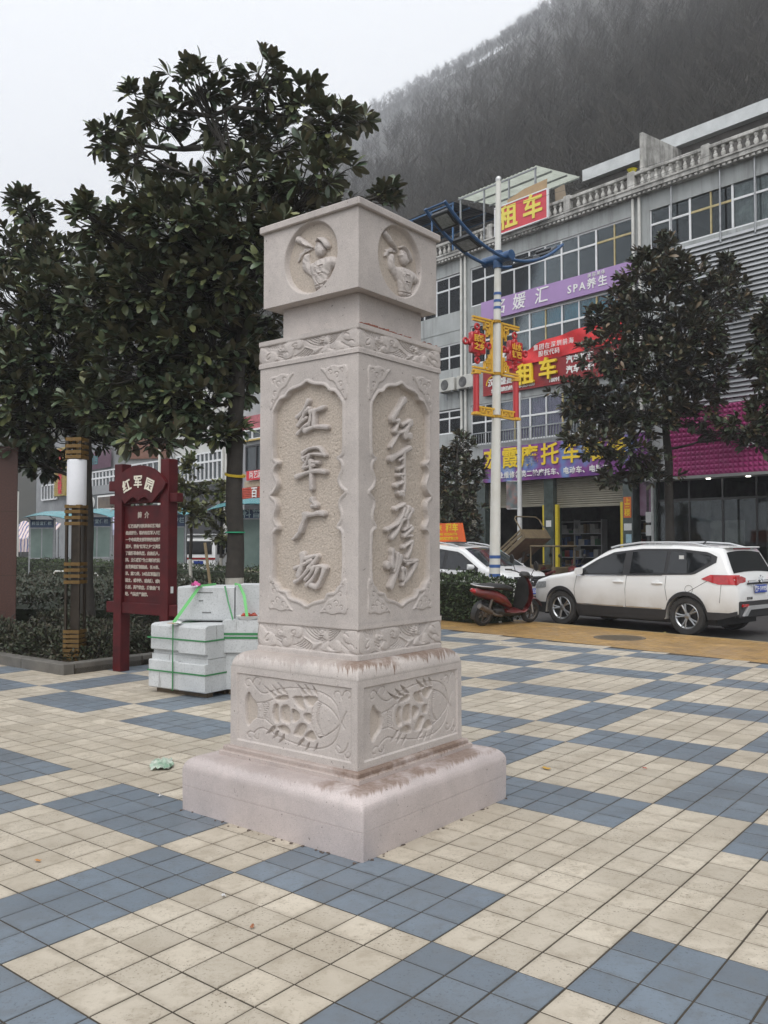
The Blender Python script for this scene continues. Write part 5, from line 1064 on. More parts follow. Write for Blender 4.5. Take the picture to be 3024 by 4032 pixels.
class Loft:
    def __init__(s, top, low, halfw, belt, roof, tumble, xs, axles, wr, bulge=.02):
        s.c = dict(top=top, low=low, halfw=halfw, belt=belt); s.roof, s.tm, s.ax, s.wr, s.bulge = roof, tumble, axles, wr, bulge; s.xs = xs
    def g(s, k, x): a = np.array(sorted(s.c[k])); return float(np.interp(x, a[:,0], a[:,1]))
    def low(s, x):
        z = s.g('low', x)
        for a in s.ax:
            d = abs(x-a); R_ = s.wr+.055
            if d < R_: z = max(z, s.wr*.96 + math.sqrt(R_*R_-d*d)*1.0)
        return z
    def y(s, x, z):
        w, b, t = s.g('halfw', x), s.g('belt', x), s.g('top', x)
        v = w - s.bulge*((z-.68)/.4)**2 if z < b else w - s.bulge*((b-.68)/.4)**2 - s.tm*(z-b)/(s.roof-b)
        r = .085; q = z-(t-r)
        if q > 0: v -= r*.9*(1-math.sqrt(max(0, 1-(min(q, r)/r)**2)))
        return max(v, .02)
    def body(s):
        b = MB(); K = 15; ring = []; nx = len(s.xs)
        for x in s.xs:
            lo, t = s.low(x), s.g('top', x); lo = min(lo, t-.12); row = []
            for k in range(K): f = k/(K-1); z = lo + (t-lo)*(1-(1-f)**1.35); row.append((x, s.y(x, z), z))
            ye = row[-1][1]
            for f in (.66, .33): row.append((x, ye*f, t+.035*(1-f*f)*min(1, ye)))
            row.append((x, 0, t+.035*min(1, ye))); ring.append(row)
        n = len(ring[0]); vs = []
        for row in ring: vs += row + [(p[0], -p[1], p[2]) for p in row[-2::-1]]
        m = 2*n-1; fs = []
        for i in range(nx-1):
            for k in range(m-1): a = i*m+k; fs.append((a, a+m, a+m+1, a+1))
            fs.append((i*m+m-1, i*m+m-1+m, i*m+m, i*m))
        fs += [tuple(range(m)), tuple(range((nx-1)*m+m-1, (nx-1)*m-1, -1))]
        return b.add(vs, fs)
    def patch(s, b, x0, x1, zl, zu, off=.006, side=1, n=14, mi=0, rows=4):
        xs = [x0+(x1-x0)*i/n for i in range(n+1)]; vs = []
        for x in xs:
            a, c = zl(x), zu(x)
            for k in range(rows+1): z = a+(c-a)*k/rows; vs.append((x, side*(s.y(x, z)+off), z))
        r = rows+1; fs = [(i*r+k, i*r+k+1, (i+1)*r+k+1, (i+1)*r+k) if side > 0 else (i*r+k, (i+1)*r+k, (i+1)*r+k+1, i*r+k+1) for i in range(n) for k in range(rows)]
        b.add(vs, fs, mi)
    def top_patch(s, b, x0, x1, wf, off=.007, n=10, mi=0):
        xs = [x0+(x1-x0)*i/n for i in range(n+1)]; vs = []
        for i, x in enumerate(xs):
            t = s.g('top', x); ye = s.y(x, t); w = ye*wf(i/n)
            for k in range(-4, 5): y = w*k/4; vs.append((x, y, t+.035*(1-(y/ye)**2)+off))
        b.add(vs, [(i*9+k, i*9+9+k, i*9+10+k, i*9+k+1) for i in range(n) for k in range(8)], mi)
def lin(*p): a = np.array(sorted(p)); return lambda x: float(np.interp(x, a[:,0], a[:,1]))
def make_car(name, label, cat, loc, rz, kind):
    t = thing(name, label, cat, loc, rz)
    if kind == 'suv':
        ax = (1.395, -1.395); wr = .352
        top = [(2.27,.64),(2.24,.80),(2.12,.90),(1.75,1.00),(1.22,1.085),(1.12,1.115),(.42,1.52),(.25,1.575),(-.3,1.645),(-1.0,1.65),(-1.7,1.615),(-1.98,1.575),(-2.02,1.52),(-2.22,1.10),(-2.27,1.02),(-2.31,.95),(-2.33,.62)]
        low = [(2.27,.40),(2.12,.26),(1.8,.24),(.9,.26),(-.9,.27),(-2.0,.34),(-2.33,.44)]; hw = [(2.27,.60),(2.22,.70),(2.05,.84),(1.7,.905),(1.3,.92),(0,.925),(-1.4,.925),(-1.9,.905),(-2.15,.86),(-2.27,.81),(-2.33,.74)]
        belt = [(2.3,.90),(1.2,1.02),(0,1.055),(-1.4,1.10),(-2.3,1.13)]; roof, tm = 1.65, .20
    elif kind == 'mpv':
        ax = (1.38, -1.38); wr = .325
        top = [(2.22,.62),(2.18,.80),(2.02,.92),(1.6,1.02),(1.42,1.06),(.62,1.50),(.45,1.56),(-.3,1.64),(-1.2,1.64),(-2.0,1.58),(-2.12,1.45),(-2.3,.95),(-2.34,.6)]
        low = [(2.22,.34),(2.05,.22),(0,.23),(-2.0,.28),(-2.34,.42)]; hw = [(2.22,.62),(2.15,.74),(1.95,.86),(1.5,.895),(0,.90),(-1.8,.89),(-2.2,.84),(-2.34,.76)]
        belt = [(2.3,.86),(1.4,.97),(0,1.0),(-2.3,1.05)]; roof, tm = 1.64, .17
    else:
        ax = (1.32, -1.32); wr = .305
        top = [(2.15,.58),(2.1,.70),(1.5,.88),(1.0,.94),(.25,1.36),(.05,1.41),(-.8,1.42),(-1.2,1.36),(-1.85,1.03),(-2.2,.98),(-2.25,.6)]; low = [(2.15,.30),(0,.2),(-2.25,.36)]; hw = [(2.15,.6),(1.9,.80),(1.3,.87),(-1.4,.87),(-2.0,.82),(-2.25,.68)]
        belt = [(2.2,.74),(0,.92),(-2.2,.98)]; roof, tm = 1.42, .2
    xf, xr = max(p[0] for p in top), min(p[0] for p in top); xs = sorted(set(np.round(np.concatenate([np.linspace(xr, xf, 74), [p[0] for p in top], np.linspace(ax[0]-wr-.06, ax[0]+wr+.06, 22), np.linspace(ax[1]-wr-.06, ax[1]+wr+.06, 22)]), 3)))
    Lf = Loft(top, low, hw, belt, roof, tm, xs, ax, wr); Lf.body().build('body', car_white, t, smooth=32)
    b = MB(); b.box(-1.9, 1.95, -.74, .74, .20, .60); b.build('underbody', clad, t)
    for a in ax:
        for sd in (1, -1): wheel(t, a, sd*(Lf.g('halfw', 0)-.125), wr, .22, sd)
    G_ = []; Gp = lambda: G_.append(MB()); C_ = MB(); bl = lambda x: Lf.g('belt', x)
    for sd in (1, -1):
        if kind == 'suv':
            up = lin((1.0,1.09),(.95,1.10),(.55,1.33),(.2,1.475),(-.4,1.545),(-1.2,1.545),(-1.75,1.49),(-1.95,1.40)); dn = lambda x: bl(x)+.015
            Lf.patch(C_, -1.93, .93, lambda x: dn(x)-.012+max(0,(-1.55-x))*.55, lambda x: max(up(x)+.025, dn(x)), .004, sd, 40)
            for a0, a1 in ((-.06,.86),(-.95,-.22),(-1.82,-1.02)): Gp(); Lf.patch(G_[-1], a0, a1, lambda x: dn(x)+.02+max(0,(-1.5-x))*.62, lambda x: max(up(x)-.022, dn(x)+.022), .009, sd, 16)
        else:
            k0 = 1.25 if kind == 'mpv' else .85; tp = (lambda x: min(Lf.g('top', x)-.13, roof-.13)) if kind == 'mpv' else (lambda x: Lf.g('top', x)-.10)
            Lf.patch(C_, -1.95 if kind == 'mpv' else -1.55, k0, lambda x: bl(x)-.005, lambda x: max(tp(x)+.02, bl(x)), .004, sd, 40)
            for a0, a1 in ((.12,k0-.15),(-.95,.0),(-1.9 if kind == 'mpv' else -1.4,-1.06)): Gp(); Lf.patch(G_[-1], a0, a1, lambda x: bl(x)+.015, lambda x: max(tp(x)-.02, bl(x)+.017), .009, sd, 16)
    C_.build('window_trim', clad, t, smooth=50)
    for q in G_: q.build('side_window', tint, t, smooth=50)
    b = MB(); wx = {'suv': (1.10,.36), 'mpv': (1.40,.56), 'sedan': (.97,.2)}[kind]; Lf.top_patch(b, wx[1], wx[0], lambda f: .93-.02*f); b.build('windscreen', wind_g, t, smooth=50)
    b = MB(); rx = {'suv': (-2.205,-2.03), 'mpv': (-2.29,-2.13), 'sedan': (-1.8,-1.25)}[kind]; Lf.top_patch(b, rx[0], rx[1], lambda f: .97); b.build('rear_window', tint, t, smooth=50)
    b = MB()     # lower cladding with the arch lips
    for sd in (1, -1):
        Lf.patch(b, xr+.03, xf-.06, lambda x: Lf.low(x)-.02, lambda x: max(Lf.low(x)+.055, .45 if kind == 'suv' else .30), .014, sd, 110, rows=2)
    if kind == 'suv':
        b.box(xr-.012, xr+.10, -.76, .76, .36, .66, c=.02); b.box(xf-.08, xf+.012, -.58, .58, .34, .56, c=.02)
    b.build('cladding', clad, t)
    b = MB()     # door seams
    for sd in (1, -1):
        for pts in ([(1.02,.42),(1.06,.75),(1.0,1.02)], [(-.14,.42),(-.13,.8),(-.16,1.05)], [(-1.02,.62),(-.98,.85),(-1.0,1.08)]) + (([(-1.45,.80),(-1.85,1.03)],[(-2.02,.62),(-2.05,.96)]) if kind == 'suv' else ()):
            b.tube([(x, sd*(Lf.y(x, z)+.001), z) for x, z in pts], .0045, 5)
    b.build('seams', seam, t)
    for sd in (1, -1):
        for x in (.02, -.82):
            b = MB(); z = .93; y = Lf.y(x, z); b.box(x-.11, x+.11, sd*(y+.012)-.012, sd*(y+.012)+.016, z-.018, z+.018, c=.008); b.lathe([(.055,0),(.05,.004)], 12, M=Tm(x, sd*(y-.001), z+.012, -sd*math.pi/2)); b.build('door_handle', car_white, t, smooth=40)
        b = MB(); z = bl(.85)+.09; x = {'suv': .83, 'mpv': 1.02, 'sedan': .7}[kind]; y = Lf.y(x, z)
        b.add([(x+.06+dx*.10*(1-k*.2), sd*(y+.05+k*.055), z+dz*.075*(1-.12*abs(k-1.5))) for k in range(4) for dx, dz in ((-.5,-1),(.5,-.9),(.9,0),(.5,.9),(-.5,1))], [(k*5+i, k*5+(i+1) % 5, k*5+5+(i+1) % 5, k*5+5+i) for k in range(3) for i in range(5)] + [(15,16,17,18,19),(4,3,2,1,0)])
        mb = b.build('wing_mirror', car_white, t, smooth=70); b = MB(); b.box(x+.0, x+.06, sd*(y+.03)-.04, sd*(y+.03)+.04, z-.08, z-.05); b.build('mirror_foot', clad, mb)
    if kind != 'sedan':
        for sd in (1, -1):
            b = MB(); w = .60; pts = [(.35,1.575),(.18,1.615),(-.3,1.675),(-1.0,1.68),(-1.45,1.655),(-1.75,1.585)]; b.tube([(x, sd*(w+.04), z+.012) for x, z in pts], .019, 8, sx=1.2); b.box(-.62, -.50, sd*(w+.04)-.02, sd*(w+.04)+.02, 1.60, 1.67); b.build('roof_rail', silver, t, smooth=50)
    for sd in (1, -1):
        b = MB(); zh = .80 if kind != 'sedan' else .62; Lf.patch(b, xf-.48, xf-.05, lambda x: zh-.09+.10*(xf-x), lambda x: zh+.05+.06*(xf-x), .008, sd, 12); b.build('headlight', lampglass, t, smooth=60)
        b = MB(); zt_ = 1.02 if kind != 'sedan' else .8
        if kind == 'suv': Lf.patch(b, -2.30, -1.70, lambda x: 1.03-.085*min(1, (-1.70-x)/.30), lambda x: 1.04+.075*min(1, (-1.70-x)/.16), .010, sd, 18); b.prism([(.47,.99),(.80,.94),(.80,1.09),(.62,1.095),(.47,1.06)] if sd > 0 else [(-.80,.94),(-.47,.99),(-.47,1.06),(-.62,1.095),(-.80,1.09)], 0, .03, M=Matrix.Translation((-2.30,0,0)) @ Matrix.Rotation(-math.pi/2, 4, 'Z') @ Matrix.Scale(-1, 4, (1,0,0)))
        else: Lf.patch(b, xr+.02, xr+.30, lambda x: zt_-.1, lambda x: zt_+.12, .010, sd, 10)
        b.build('tail_lamp', redlamp, t, smooth=60)
    rear = Tm(xr-.004, 0, 0, 0, 0, -math.pi/2); front = Tm(xf+.004, 0, 0, 0, 0, math.pi/2)
    def on_end(nm, bld, m, front_end=False, smooth=None, sub=None):
        return bld.build(nm, m, t, M=front if front_end else rear, smooth=smooth)
    def plate(txt, z, front_end=False):
        b = MB(); b.box(-.22, .22, -.022, -.008, z-.07, z+.07, c=.004); p = on_end('number_plate', b, plate_b, front_end); letter('lettering', txt, .115, plate_w, p, (0, -.024, z), sx=.92, depth=.001, bold=.002)
    if kind == 'suv':
        plate('陕F·1W950', .86)
        b = MB(); b.box(-.46, .46, -.016, 0, .975, 1.02, c=.004); on_end('chrome_strip', b, chrome); b = MB(); b.box(-.47, .47, -.010, .01, .945, .975); on_end('strip_recess', b, clad)
        b = MB(); b.lathe([(.072,0),(.072,.012),(.058,.016),(.058,.004)], 24, M=Tm(0,-.012,1.03,R(90)) @ Matrix.Scale(1.15,4,(1,0,0)), cap=False); b.tube([(-.06,-.03,1.01),(-.02,-.034,1.055),(.02,-.034,1.005),(.06,-.03,1.05)], .012, 6); on_end('emblem', b, chrome, smooth=50)
        place('lettering', text_mesh('北汽幻速', .052, clad, depth=.002, bold=.001), t, M=rear @ Tm(-.42,-.012,.70))
        b = MB(); b.prism([(-.70,.40),(-.58,.40),(-.46,.505),(.46,.505),(.58,.40),(.70,.40),(.52,.57),(-.52,.57)], -.05, .02); on_end('skid_plate', b, silver)
        for sd in (1,-1): b = MB(); b.box(sd*.60-.11, sd*.60+.11, -.035, .0, .555, .605, c=.006); on_end('rear_reflector', b, redlamp)
        b = MB(); b.box(-.30, .30, -.02, .04, 1.565, 1.60); o = b.build('brake_light', redlamp, t, M=Tm(-2.0,0,0,0,0,-math.pi/2))
        b = MB(); b.box(-2.06, -1.86, -.60, .60, 1.585, 1.615, c=.012); b.build('spoiler', car_white, t)
        b = MB(); y = Lf.y(-1.42, .82); b.lathe([(.078,.0015),(.072,.002)], 28, M=Tm(-1.46, y+.003, .84, -math.pi/2), cap=False); b.build('fuel_flap', seam, t)
        b = MB(); b.tube([(-1.35,.18,1.66),(-1.42,.18,1.72)], [.02,.008], 6); b.build('antenna', clad, t); b = MB(); y = Lf.y(-1.25,1.40); b.box(-1.31,-1.21,y+.012,y+.015,1.37,1.45); b.build('window_sticker', ppr, t)
        b = MB()
        for sd in (1,-1):
            for x0, x1 in ((-.10,.98),(-.92,-.16)): Lf.patch(b, x0, x1, lambda x: .455, lambda x: .472, .02, sd, 8, rows=1); Lf.patch(b, x0 if x0 > -.5 else -.92, x1 if x1 > .5 else -.16, lambda x: bl(x)-.006, lambda x: bl(x)+.008, .012, sd, 8, rows=1)
        b.build('chrome_line', chrome, t, kind='stuff')
    if kind == 'mpv':
        plate('陕F2S328', .47, True)
        b = MB(); b.prism([(-.52,.60),(.52,.60),(.60,.84),(-.60,.84)], -.02, .04); on_end('grille', b, clad, True); b = MB()
        for k in range(5): b.box(-.55, .55, -.03, -.015, .62+k*.046, .634+k*.046)
        b.lathe([(.065,0),(.065,.014),(.05,.018),(.05,.004)], 20, M=Tm(0,-.03,.73,R(90)), cap=False); on_end('grille_bars', b, chrome, True)
        b = MB(); b.box(-.66, .66, -.012, .05, .24, .36, c=.02); on_end('bumper_intake', b, clad, True); b = MB(); b.box(-.60, .60, -.03, 0, .28, .30); on_end('chrome_lip', b, chrome, True)
        b = MB(); b.tube([(1.44,.3,1.075),(1.40,-.1,1.10),(1.42,-.45,1.085)], .012, 5); b.tube([(1.45,-.1,1.08),(1.38,.35,1.11)], .010, 5); b.build('wiper', clad, t)
        b = MB(); Lf.top_patch(b, .60, .76, lambda f: .12, .012); s_ = b.build('windscreen_sticker', mat('sticker_teal', (.15,.38,.36), .5), t); s_.location = (0, .52, -.01)
    return t
SUV = street(13.80, -10.70, -.05); suv = make_car('parked_suv', 'white sport utility car parked at the kerb with its rear number plate in view', 'car', SUV, STREET_RZ+math.pi, 'suv')
MPV = street(7.35, -9.10, -.05); mpv = make_car('parked_car', 'white car facing right behind the hedge with an orange rental sign on its roof', 'car', MPV, STREET_RZ, 'mpv')
sed = make_car('parked_car', 'white car mostly cut off by the right edge beyond the sport utility car', 'car', street(17.6, -7.3, -.05), STREET_RZ, 'sedan')
rs = thing('roof_sign', 'orange car rental sign with yellow characters standing on a white car roof', 'sign', street(6.95,-9.45,1.66), STREET_RZ)
osm = mat('orange_sign', (.72,.13,.03), .45, var=.05); b = MB(); b.prism([(-.86,0),(.72,0),(.60,.50),(-.78,.50)], -.03, .03); bd = b.build('board', osm, rs)
letter('lettering', '50元每天', .155, gold, rs, (-.42,-.035,.36), bold=.004, depth=.002); letter('lettering', '租车', .235, gold, rs, (.26,-.035,.36), bold=.007, depth=.002)
letter('lettering', '18091639862 13325363776', .092, gold, rs, (-.06,-.035,.20), bold=.002, depth=.002); letter('lettering', '红军园广场巴河路府旁三排', .092, gold, rs, (-.06,-.035,.08), bold=.002, depth=.002)
b = MB()
for x in (-.5,.4): b.box(x-.2, x+.2, -.2, .2, -.03, .002, c=.01)
b.build('foot', clad, rs)
# ------------------------------------------------------------------ two-wheelers
def loft_sections(b, secs, n=12, mi=0):
    """rings in the YZ plane: (x, z, half width, half height)"""
    vs = []
    for x, z, w, h in secs:
        for k in range(n): a = 2*math.pi*k/n; vs.append((x, w*math.cos(a)*abs(math.cos(a))**-.25 if abs(math.cos(a)) > .02 else 0, z+h*math.sin(a)))
    fs = [(i*n+k, i*n+(k+1) % n, (i+1)*n+(k+1) % n, (i+1)*n+k) for i in range(len(secs)-1) for k in range(n)] + [tuple(range(n-1,-1,-1)), tuple(range((len(secs)-1)*n, len(secs)*n))]
    b.add(vs, [tuple(reversed(f)) for f in fs], mi)
sc_red = mat('scooter_red', (0.165,0.014,0.013), 0.36, scale=5, col2=(0.06,0.010,0.010), coat=.4); sc_blk = mat('scooter_black', (.022,.021,.02), .5, scale=6, var=.3); worn = mat('worn_metal', (.20,.19,.175), .5, metal=.6, scale=9, col2=(.10,.07,.05))
def small_wheel(t, x, r, w, m=worn):
    h = place('wheel', None, t, (x, 0, r)); M = Matrix.Rotation(R(90), 4, 'X'); b = MB(); b.lathe([(r*.68,-w/2),(r*.9,-w/2),(r,-w/4),(r,w/4),(r*.9,w/2),(r*.68,w/2)], 28, M=M, cap=False); b.build('tyre', rubber, h, smooth=50)
    b = MB(); b.lathe([(r*.70,-w*.4),(r*.64,-w*.2),(r*.64,w*.2),(r*.70,w*.4)], 24, M=M, cap=False); b.lathe([(.05,-w*.5),(.05,w*.5)], 12, M=M)
    for k in range(6): a = k*math.pi/3; b.box(-.014, .014, 0, r*.68, -.012, .012, M=M @ Matrix.Rotation(a, 4, 'Z'))
    b.build('rim', m, h, smooth=40)
def scooter(label, loc, rz, lean):
    t = thing('scooter', label, 'scooter', loc, rz); t.rotation_euler = (lean, 0, rz); small_wheel(t, -.62, .235, .11); small_wheel(t, .66, .235, .10)
    def P(nm, f, m, s=50): b = MB(); f(b); return b.build(nm, m, t, smooth=s)
    P('tail_fairing', lambda b: loft_sections(b, [(-.98,.70,.03,.03),(-.90,.69,.10,.07),(-.65,.65,.15,.11),(-.40,.60,.16,.12),(-.15,.50,.15,.11),(.0,.40,.13,.07)]), sc_red)
    P('seat', lambda b: loft_sections(b, [(-.84,.79,.05,.02),(-.78,.80,.12,.045),(-.5,.80,.145,.055),(-.2,.77,.14,.06),(.0,.74,.10,.05),(.05,.72,.03,.02)]), sc_blk)
    P('floorboard', lambda b: (loft_sections(b, [(-.12,.30,.14,.05),(.0,.275,.17,.035),(.35,.275,.17,.035),(.45,.33,.16,.05)]),), sc_red)
    P('belly_cover', lambda b: loft_sections(b, [(-.45,.33,.09,.08),(-.1,.24,.11,.06),(.3,.23,.11,.05),(.42,.28,.08,.04)]), sc_blk)
    def shield(b):
        loft_sections(b, [(.40,.30,.15,.04),(.46,.45,.20,.05),(.475,.62,.215,.06),(.44,.80,.18,.06),(.40,.92,.11,.05),(.38,1.0,.06,.03)])
    P('leg_shield', shield, sc_red); P('inner_shield', lambda b: loft_sections(b, [(.30,.33,.14,.05),(.345,.5,.195,.07),(.36,.65,.20,.07),(.34,.84,.16,.06),(.33,.92,.09,.04)]), sc_blk)
    P('front_fender', lambda b: b.add([(.66+.28*math.cos(a), y*.075*(1-.25*(abs(a-1.57)/1.3)**2), .24+.28*math.sin(a)+(.02 if y == 0 else 0)) for a in [R(x) for x in range(20, 171, 15)] for y in (-1,0,1)], [(i*3+k, i*3+k+1, i*3+k+4, i*3+k+3) for i in range(10) for k in range(2)]), sc_red)
    P('fork', lambda b: (b.tube([(.66,.075,.235),(.50,.06,.70),(.42,.0,.98)], .019, 8), b.tube([(.66,-.075,.235),(.50,-.06,.70),(.42,0,.98)], .019, 8)), silver)
    P('handlebar', lambda b: (b.tube([(.22,.34,1.04),(.34,.22,1.03),(.38,0,.99),(.34,-.22,1.03),(.22,-.34,1.04)], .013, 8), b.tube([(.16,.36,1.04),(.29,.29,1.045)], .019, 8), b.tube([(.16,-.36,1.04),(.29,-.29,1.045)], .019, 8)), sc_blk)
    P('head_cowl', lambda b: loft_sections(b, [(.27,1.0,.06,.03),(.34,1.01,.12,.06),(.42,1.0,.11,.07),(.50,.96,.06,.04)]), sc_blk); P('headlight', lambda b: loft_sections(b, [(.47,.96,.075,.05),(.515,.95,.05,.035)]), lampglass)
    for sd in (1,-1): P('mirror', lambda b: (b.tube([(.32,sd*.22,1.03),(.30,sd*.30,1.17),(.30,sd*.33,1.21)], .007, 6), b.lathe([(.02,-.012),(.062,-.01),(.066,0),(.062,.01),(.02,.012)], 16, M=Tm(.30,sd*.35,1.26,0,R(80)) @ Matrix.Scale(1.5,4,(1,0,0)))), sc_blk)
    P('exhaust', lambda b: (b.tube([(-.25,-.14,.22),(-.45,-.17,.26),(-.60,-.17,.33)], .025, 8), b.tube([(-.58,-.18,.32),(-.92,-.19,.46)], .052, 12)), worn); P('engine', lambda b: (b.box(-.62,-.28,.06,.15,.17,.36,c=.03), b.box(-.40,-.12,-.1,.1,.18,.36,c=.04)), sc_blk)
    P('rear_fender', lambda b: b.add([(-.62+.27*math.cos(a), y*.07, .235+.27*math.sin(a)) for a in [R(x) for x in range(40, 201, 16)] for y in (-1,1)], [(i*2, i*2+1, i*2+3, i*2+2) for i in range(10)]), sc_blk)
    P('grab_rail', lambda b: b.tube([(-.55,.13,.80),(-.85,.13,.83),(-.98,.06,.84),(-.98,-.06,.84),(-.85,-.13,.83),(-.55,-.13,.80)], .013, 8), silver); P('tail_lamp', lambda b: loft_sections(b, [(-1.0,.72,.05,.025),(-.96,.72,.09,.045)]), redlamp)
    P('side_stand', lambda b: b.tube([(-.05,.10,.24),(-.02,.26,.02)], .012, 6), worn); P('shock', lambda b: b.tube([(-.62,-.12,.25),(-.55,-.13,.56)], .026, 8), worn)
    return t
h = Vector((1.11,.78,0)); scooter('old red scooter on its stand at the end of the clipped hedge', (1.92+.51,17.08+.36,0.0), math.atan2(.78,1.11), R(11))
def at_g(px, y): p = at(px, 1172, on_street(px, y)); p.z = -.05; return p
def motorbike(label, loc, rz):
    t = thing('motorbike', label, 'motorbike', loc, rz); small_wheel(t, -.64, .29, .11); small_wheel(t, .66, .29, .09)
    def P(nm, f, m): b = MB(); f(b); b.build(nm, m, t, smooth=50)
    P('fuel_tank', lambda b: loft_sections(b, [(-.12,.80,.08,.06),(.0,.84,.14,.10),(.22,.88,.15,.12),(.38,.86,.09,.08)]), sc_red); P('seat', lambda b: loft_sections(b, [(-.85,.86,.09,.04),(-.6,.84,.13,.05),(-.1,.80,.12,.05)]), sc_blk)
    P('tail_fairing', lambda b: loft_sections(b, [(-.98,.82,.04,.04),(-.8,.76,.12,.07),(-.5,.70,.13,.08),(-.3,.66,.1,.06)]), sc_red); P('engine', lambda b: (b.box(-.25,.2,-.12,.12,.25,.55,c=.04), b.tube([(.2,0,.5),(.4,0,.8)], .05, 8)), worn)
    P('fork', lambda b: [b.tube([(.66,s*.07,.29),(.42,s*.07,.95)], .02, 8) for s in (1,-1)], silver); P('handlebar', lambda b: b.tube([(.22,.36,1.06),(.38,.15,1.03),(.38,-.15,1.03),(.22,-.36,1.06)], .013, 8), sc_blk); P('headlight', lambda b: loft_sections(b, [(.44,.92,.07,.07),(.54,.91,.085,.085)]), lampglass)
    for sd in (1,-1): P('mirror', lambda b: (b.tube([(.30,sd*.25,1.04),(.28,sd*.34,1.25)], .007, 6), b.lathe([(.05,-.01),(.06,0),(.05,.01)], 14, M=Tm(.28,sd*.36,1.29,0,R(80)))), sc_blk)
    P('exhaust', lambda b: b.tube([(.05,-.12,.25),(-.3,-.15,.24),(-.95,-.17,.32)], .035, 8), worn)
    return t
motorbike('red and black motorbike standing before the open shop, left one of two', at_g(1172,-4.6), STREET_RZ+2.6)
motorbike('red motorbike right beside the white sport utility car bonnet', at_g(1238,-5.0), STREET_RZ+2.3)
# ------------------------------------------------------------------ cargo tricycle with its bed tipped up
def cargo_trike(loc, rz):
    t = thing('cargo_tricycle', 'brown cargo tricycle with its dusty load bed tipped up behind the white car', 'tricycle', loc, rz)
    bedp = mat('olive_metal', (.20,.155,.085), .55, scale=4, col2=(.12,.09,.055)); dust = mat('dusty_floor', (.30,.185,.115), .9, scale=4, col2=(.20,.12,.075))
    M = Tm(.25, 0, 1.80, 0, R(-36)); b = MB(); b.box(-2.1, .0, -.62, .62, 0, .04, M=M); b.build('bed_floor', dust, t)
    for y in (-.64, .60):
        b = MB(); b.box(-2.1, .02, y, y+.04, 0, .13, M=M); b.box(-2.1, .02, y, y+.04, .17, .26, M=M); b.box(-2.1, .02, y-.005, y+.045, .30, .345, M=M)
        for k in range(5): b.box(-2.1+k*.52, -2.06+k*.52, y-.008, y+.048, 0, .345, M=M)
        b.build('bed_side', bedp, t)
    b = MB(); b.box(0, .04, -.64, .64, 0, .345, M=M); b.tube([M @ Vector(p) for p in ((.03,-.6,.3),(.03,-.6,.75),(.03,-.5,.85),(.03,.5,.85),(.03,.6,.75),(.03,.6,.3))], .022, 8); b.build('head_rail', bedp, t, smooth=40)
    b = MB(); b.box(-1.2, 1.3, -.3, -.22, .38, .46); b.box(-1.2, 1.3, .22, .3, .38, .46); b.tube([(-.5,0,.45),(-.3,0,1.4)], .04, 8); b.build('chassis', worn, t)
    b = MB(); b.box(.35, 1.35, -.55, .55, 1.55, 1.60, c=.02)
    for x, y in ((.38,-.5),(.38,.5),(1.25,-.5),(1.25,.5)): b.tube([(x,y,.5),(x,y,1.56)], .022, 6)
    b.build('cab_frame', bedp, t); b = MB(); b.box(.35, .45, -.5, .5, .5, 1.0, c=.02); b.box(1.15,1.30,-.5,.5,.45,.95,c=.03); b.build('cab_panel', bedp, t); b = MB(); b.box(.45,.85,-.42,.42,.62,.74,c=.04); b.build('seat', sc_blk, t)
    for x, y in ((-.75,-.5),(-.75,.5),(1.35,0)):
        h = place('wheel', None, t, (x, y, .3)); M2 = Matrix.Rotation(R(90),4,'X'); b = MB(); b.lathe([(.19,-.06),(.27,-.06),(.3,-.03),(.3,.03),(.27,.06),(.19,.06)], 24, M=M2, cap=False); b.build('tyre', rubber, h, smooth=50); b = MB(); b.lathe([(.2,-.04),(.06,-.05),(.06,.05),(.2,.04)], 18, M=M2); b.build('rim', worn, h)
    return M
TL_ = at_g(1148,-4.6); Mtr = cargo_trike(TL_, STREET_RZ)
b = MB(); rr = random.Random(9); tc = [mat('sack_%s' % k, c, .8, var=.2) for k, c in dict(white=(.5,.49,.46), green=(.07,.20,.11), red=(.42,.10,.08)).items()]
Mw = Matrix.Translation(TL_) @ Matrix.Rotation(STREET_RZ,4,'Z') @ Mtr
for k in range(46): x, y = rr.uniform(-.55,-.08), rr.uniform(-.5,.5); b.box(-.08,.08,-.05,.05,-.02,.05, rr.choice((0,0,1,2)), M=Mw @ Tm(x,y,.10+rr.random()*.10,rr.uniform(-.5,.5),rr.uniform(-.5,.5),rr.uniform(0,3)))
tag(b.build('sacks', tc, kind='stuff'), None)
# ------------------------------------------------------------------ far vehicles and stalls behind the left hedge
def at_ground(px, Y, z=-.05): p = at(px, 1172, Y); p.z = z; return p
vt = thing('white_van', 'small white van with a blue number plate parked beyond the hedge near the trunk', 'van', at_ground(476,38), STREET_RZ+math.pi*.5+.55)
b = MB(); b.prism([(-1.9,.35),(1.6,.35),(1.95,.5),(1.95,.95),(1.65,1.05),(1.25,1.85),(.9,1.98),(-1.7,1.98),(-1.9,1.8)], -.78, .78); b.build('body', car_white, vt); b = MB()
for a, c in ((-.1,.9),(-1.0,-.2),(-1.75,-1.1)):
    for y in (-.795,.78): b = MB(); b.box(a,c,y,y+.015,1.2,1.75); b.build('side_window', tint, vt); b = MB(); b.box(-1.92,-1.9,-.62,.62,1.2,1.75); b.build('rear_window', tint, vt); b = MB(); b.box(-1.93,-1.9,-.22,.22,.78,.92); b.build('number_plate', plate_b, vt); b = MB(); b.box(-1.925,-1.9,-.78,.78,.98,1.06); b.build('red_band', redlamp, vt); b = MB(); b.box(-1.95,-1.5,-.7,.7,1.98,2.05,c=.02); b.build('roof_spoiler', car_white, vt)
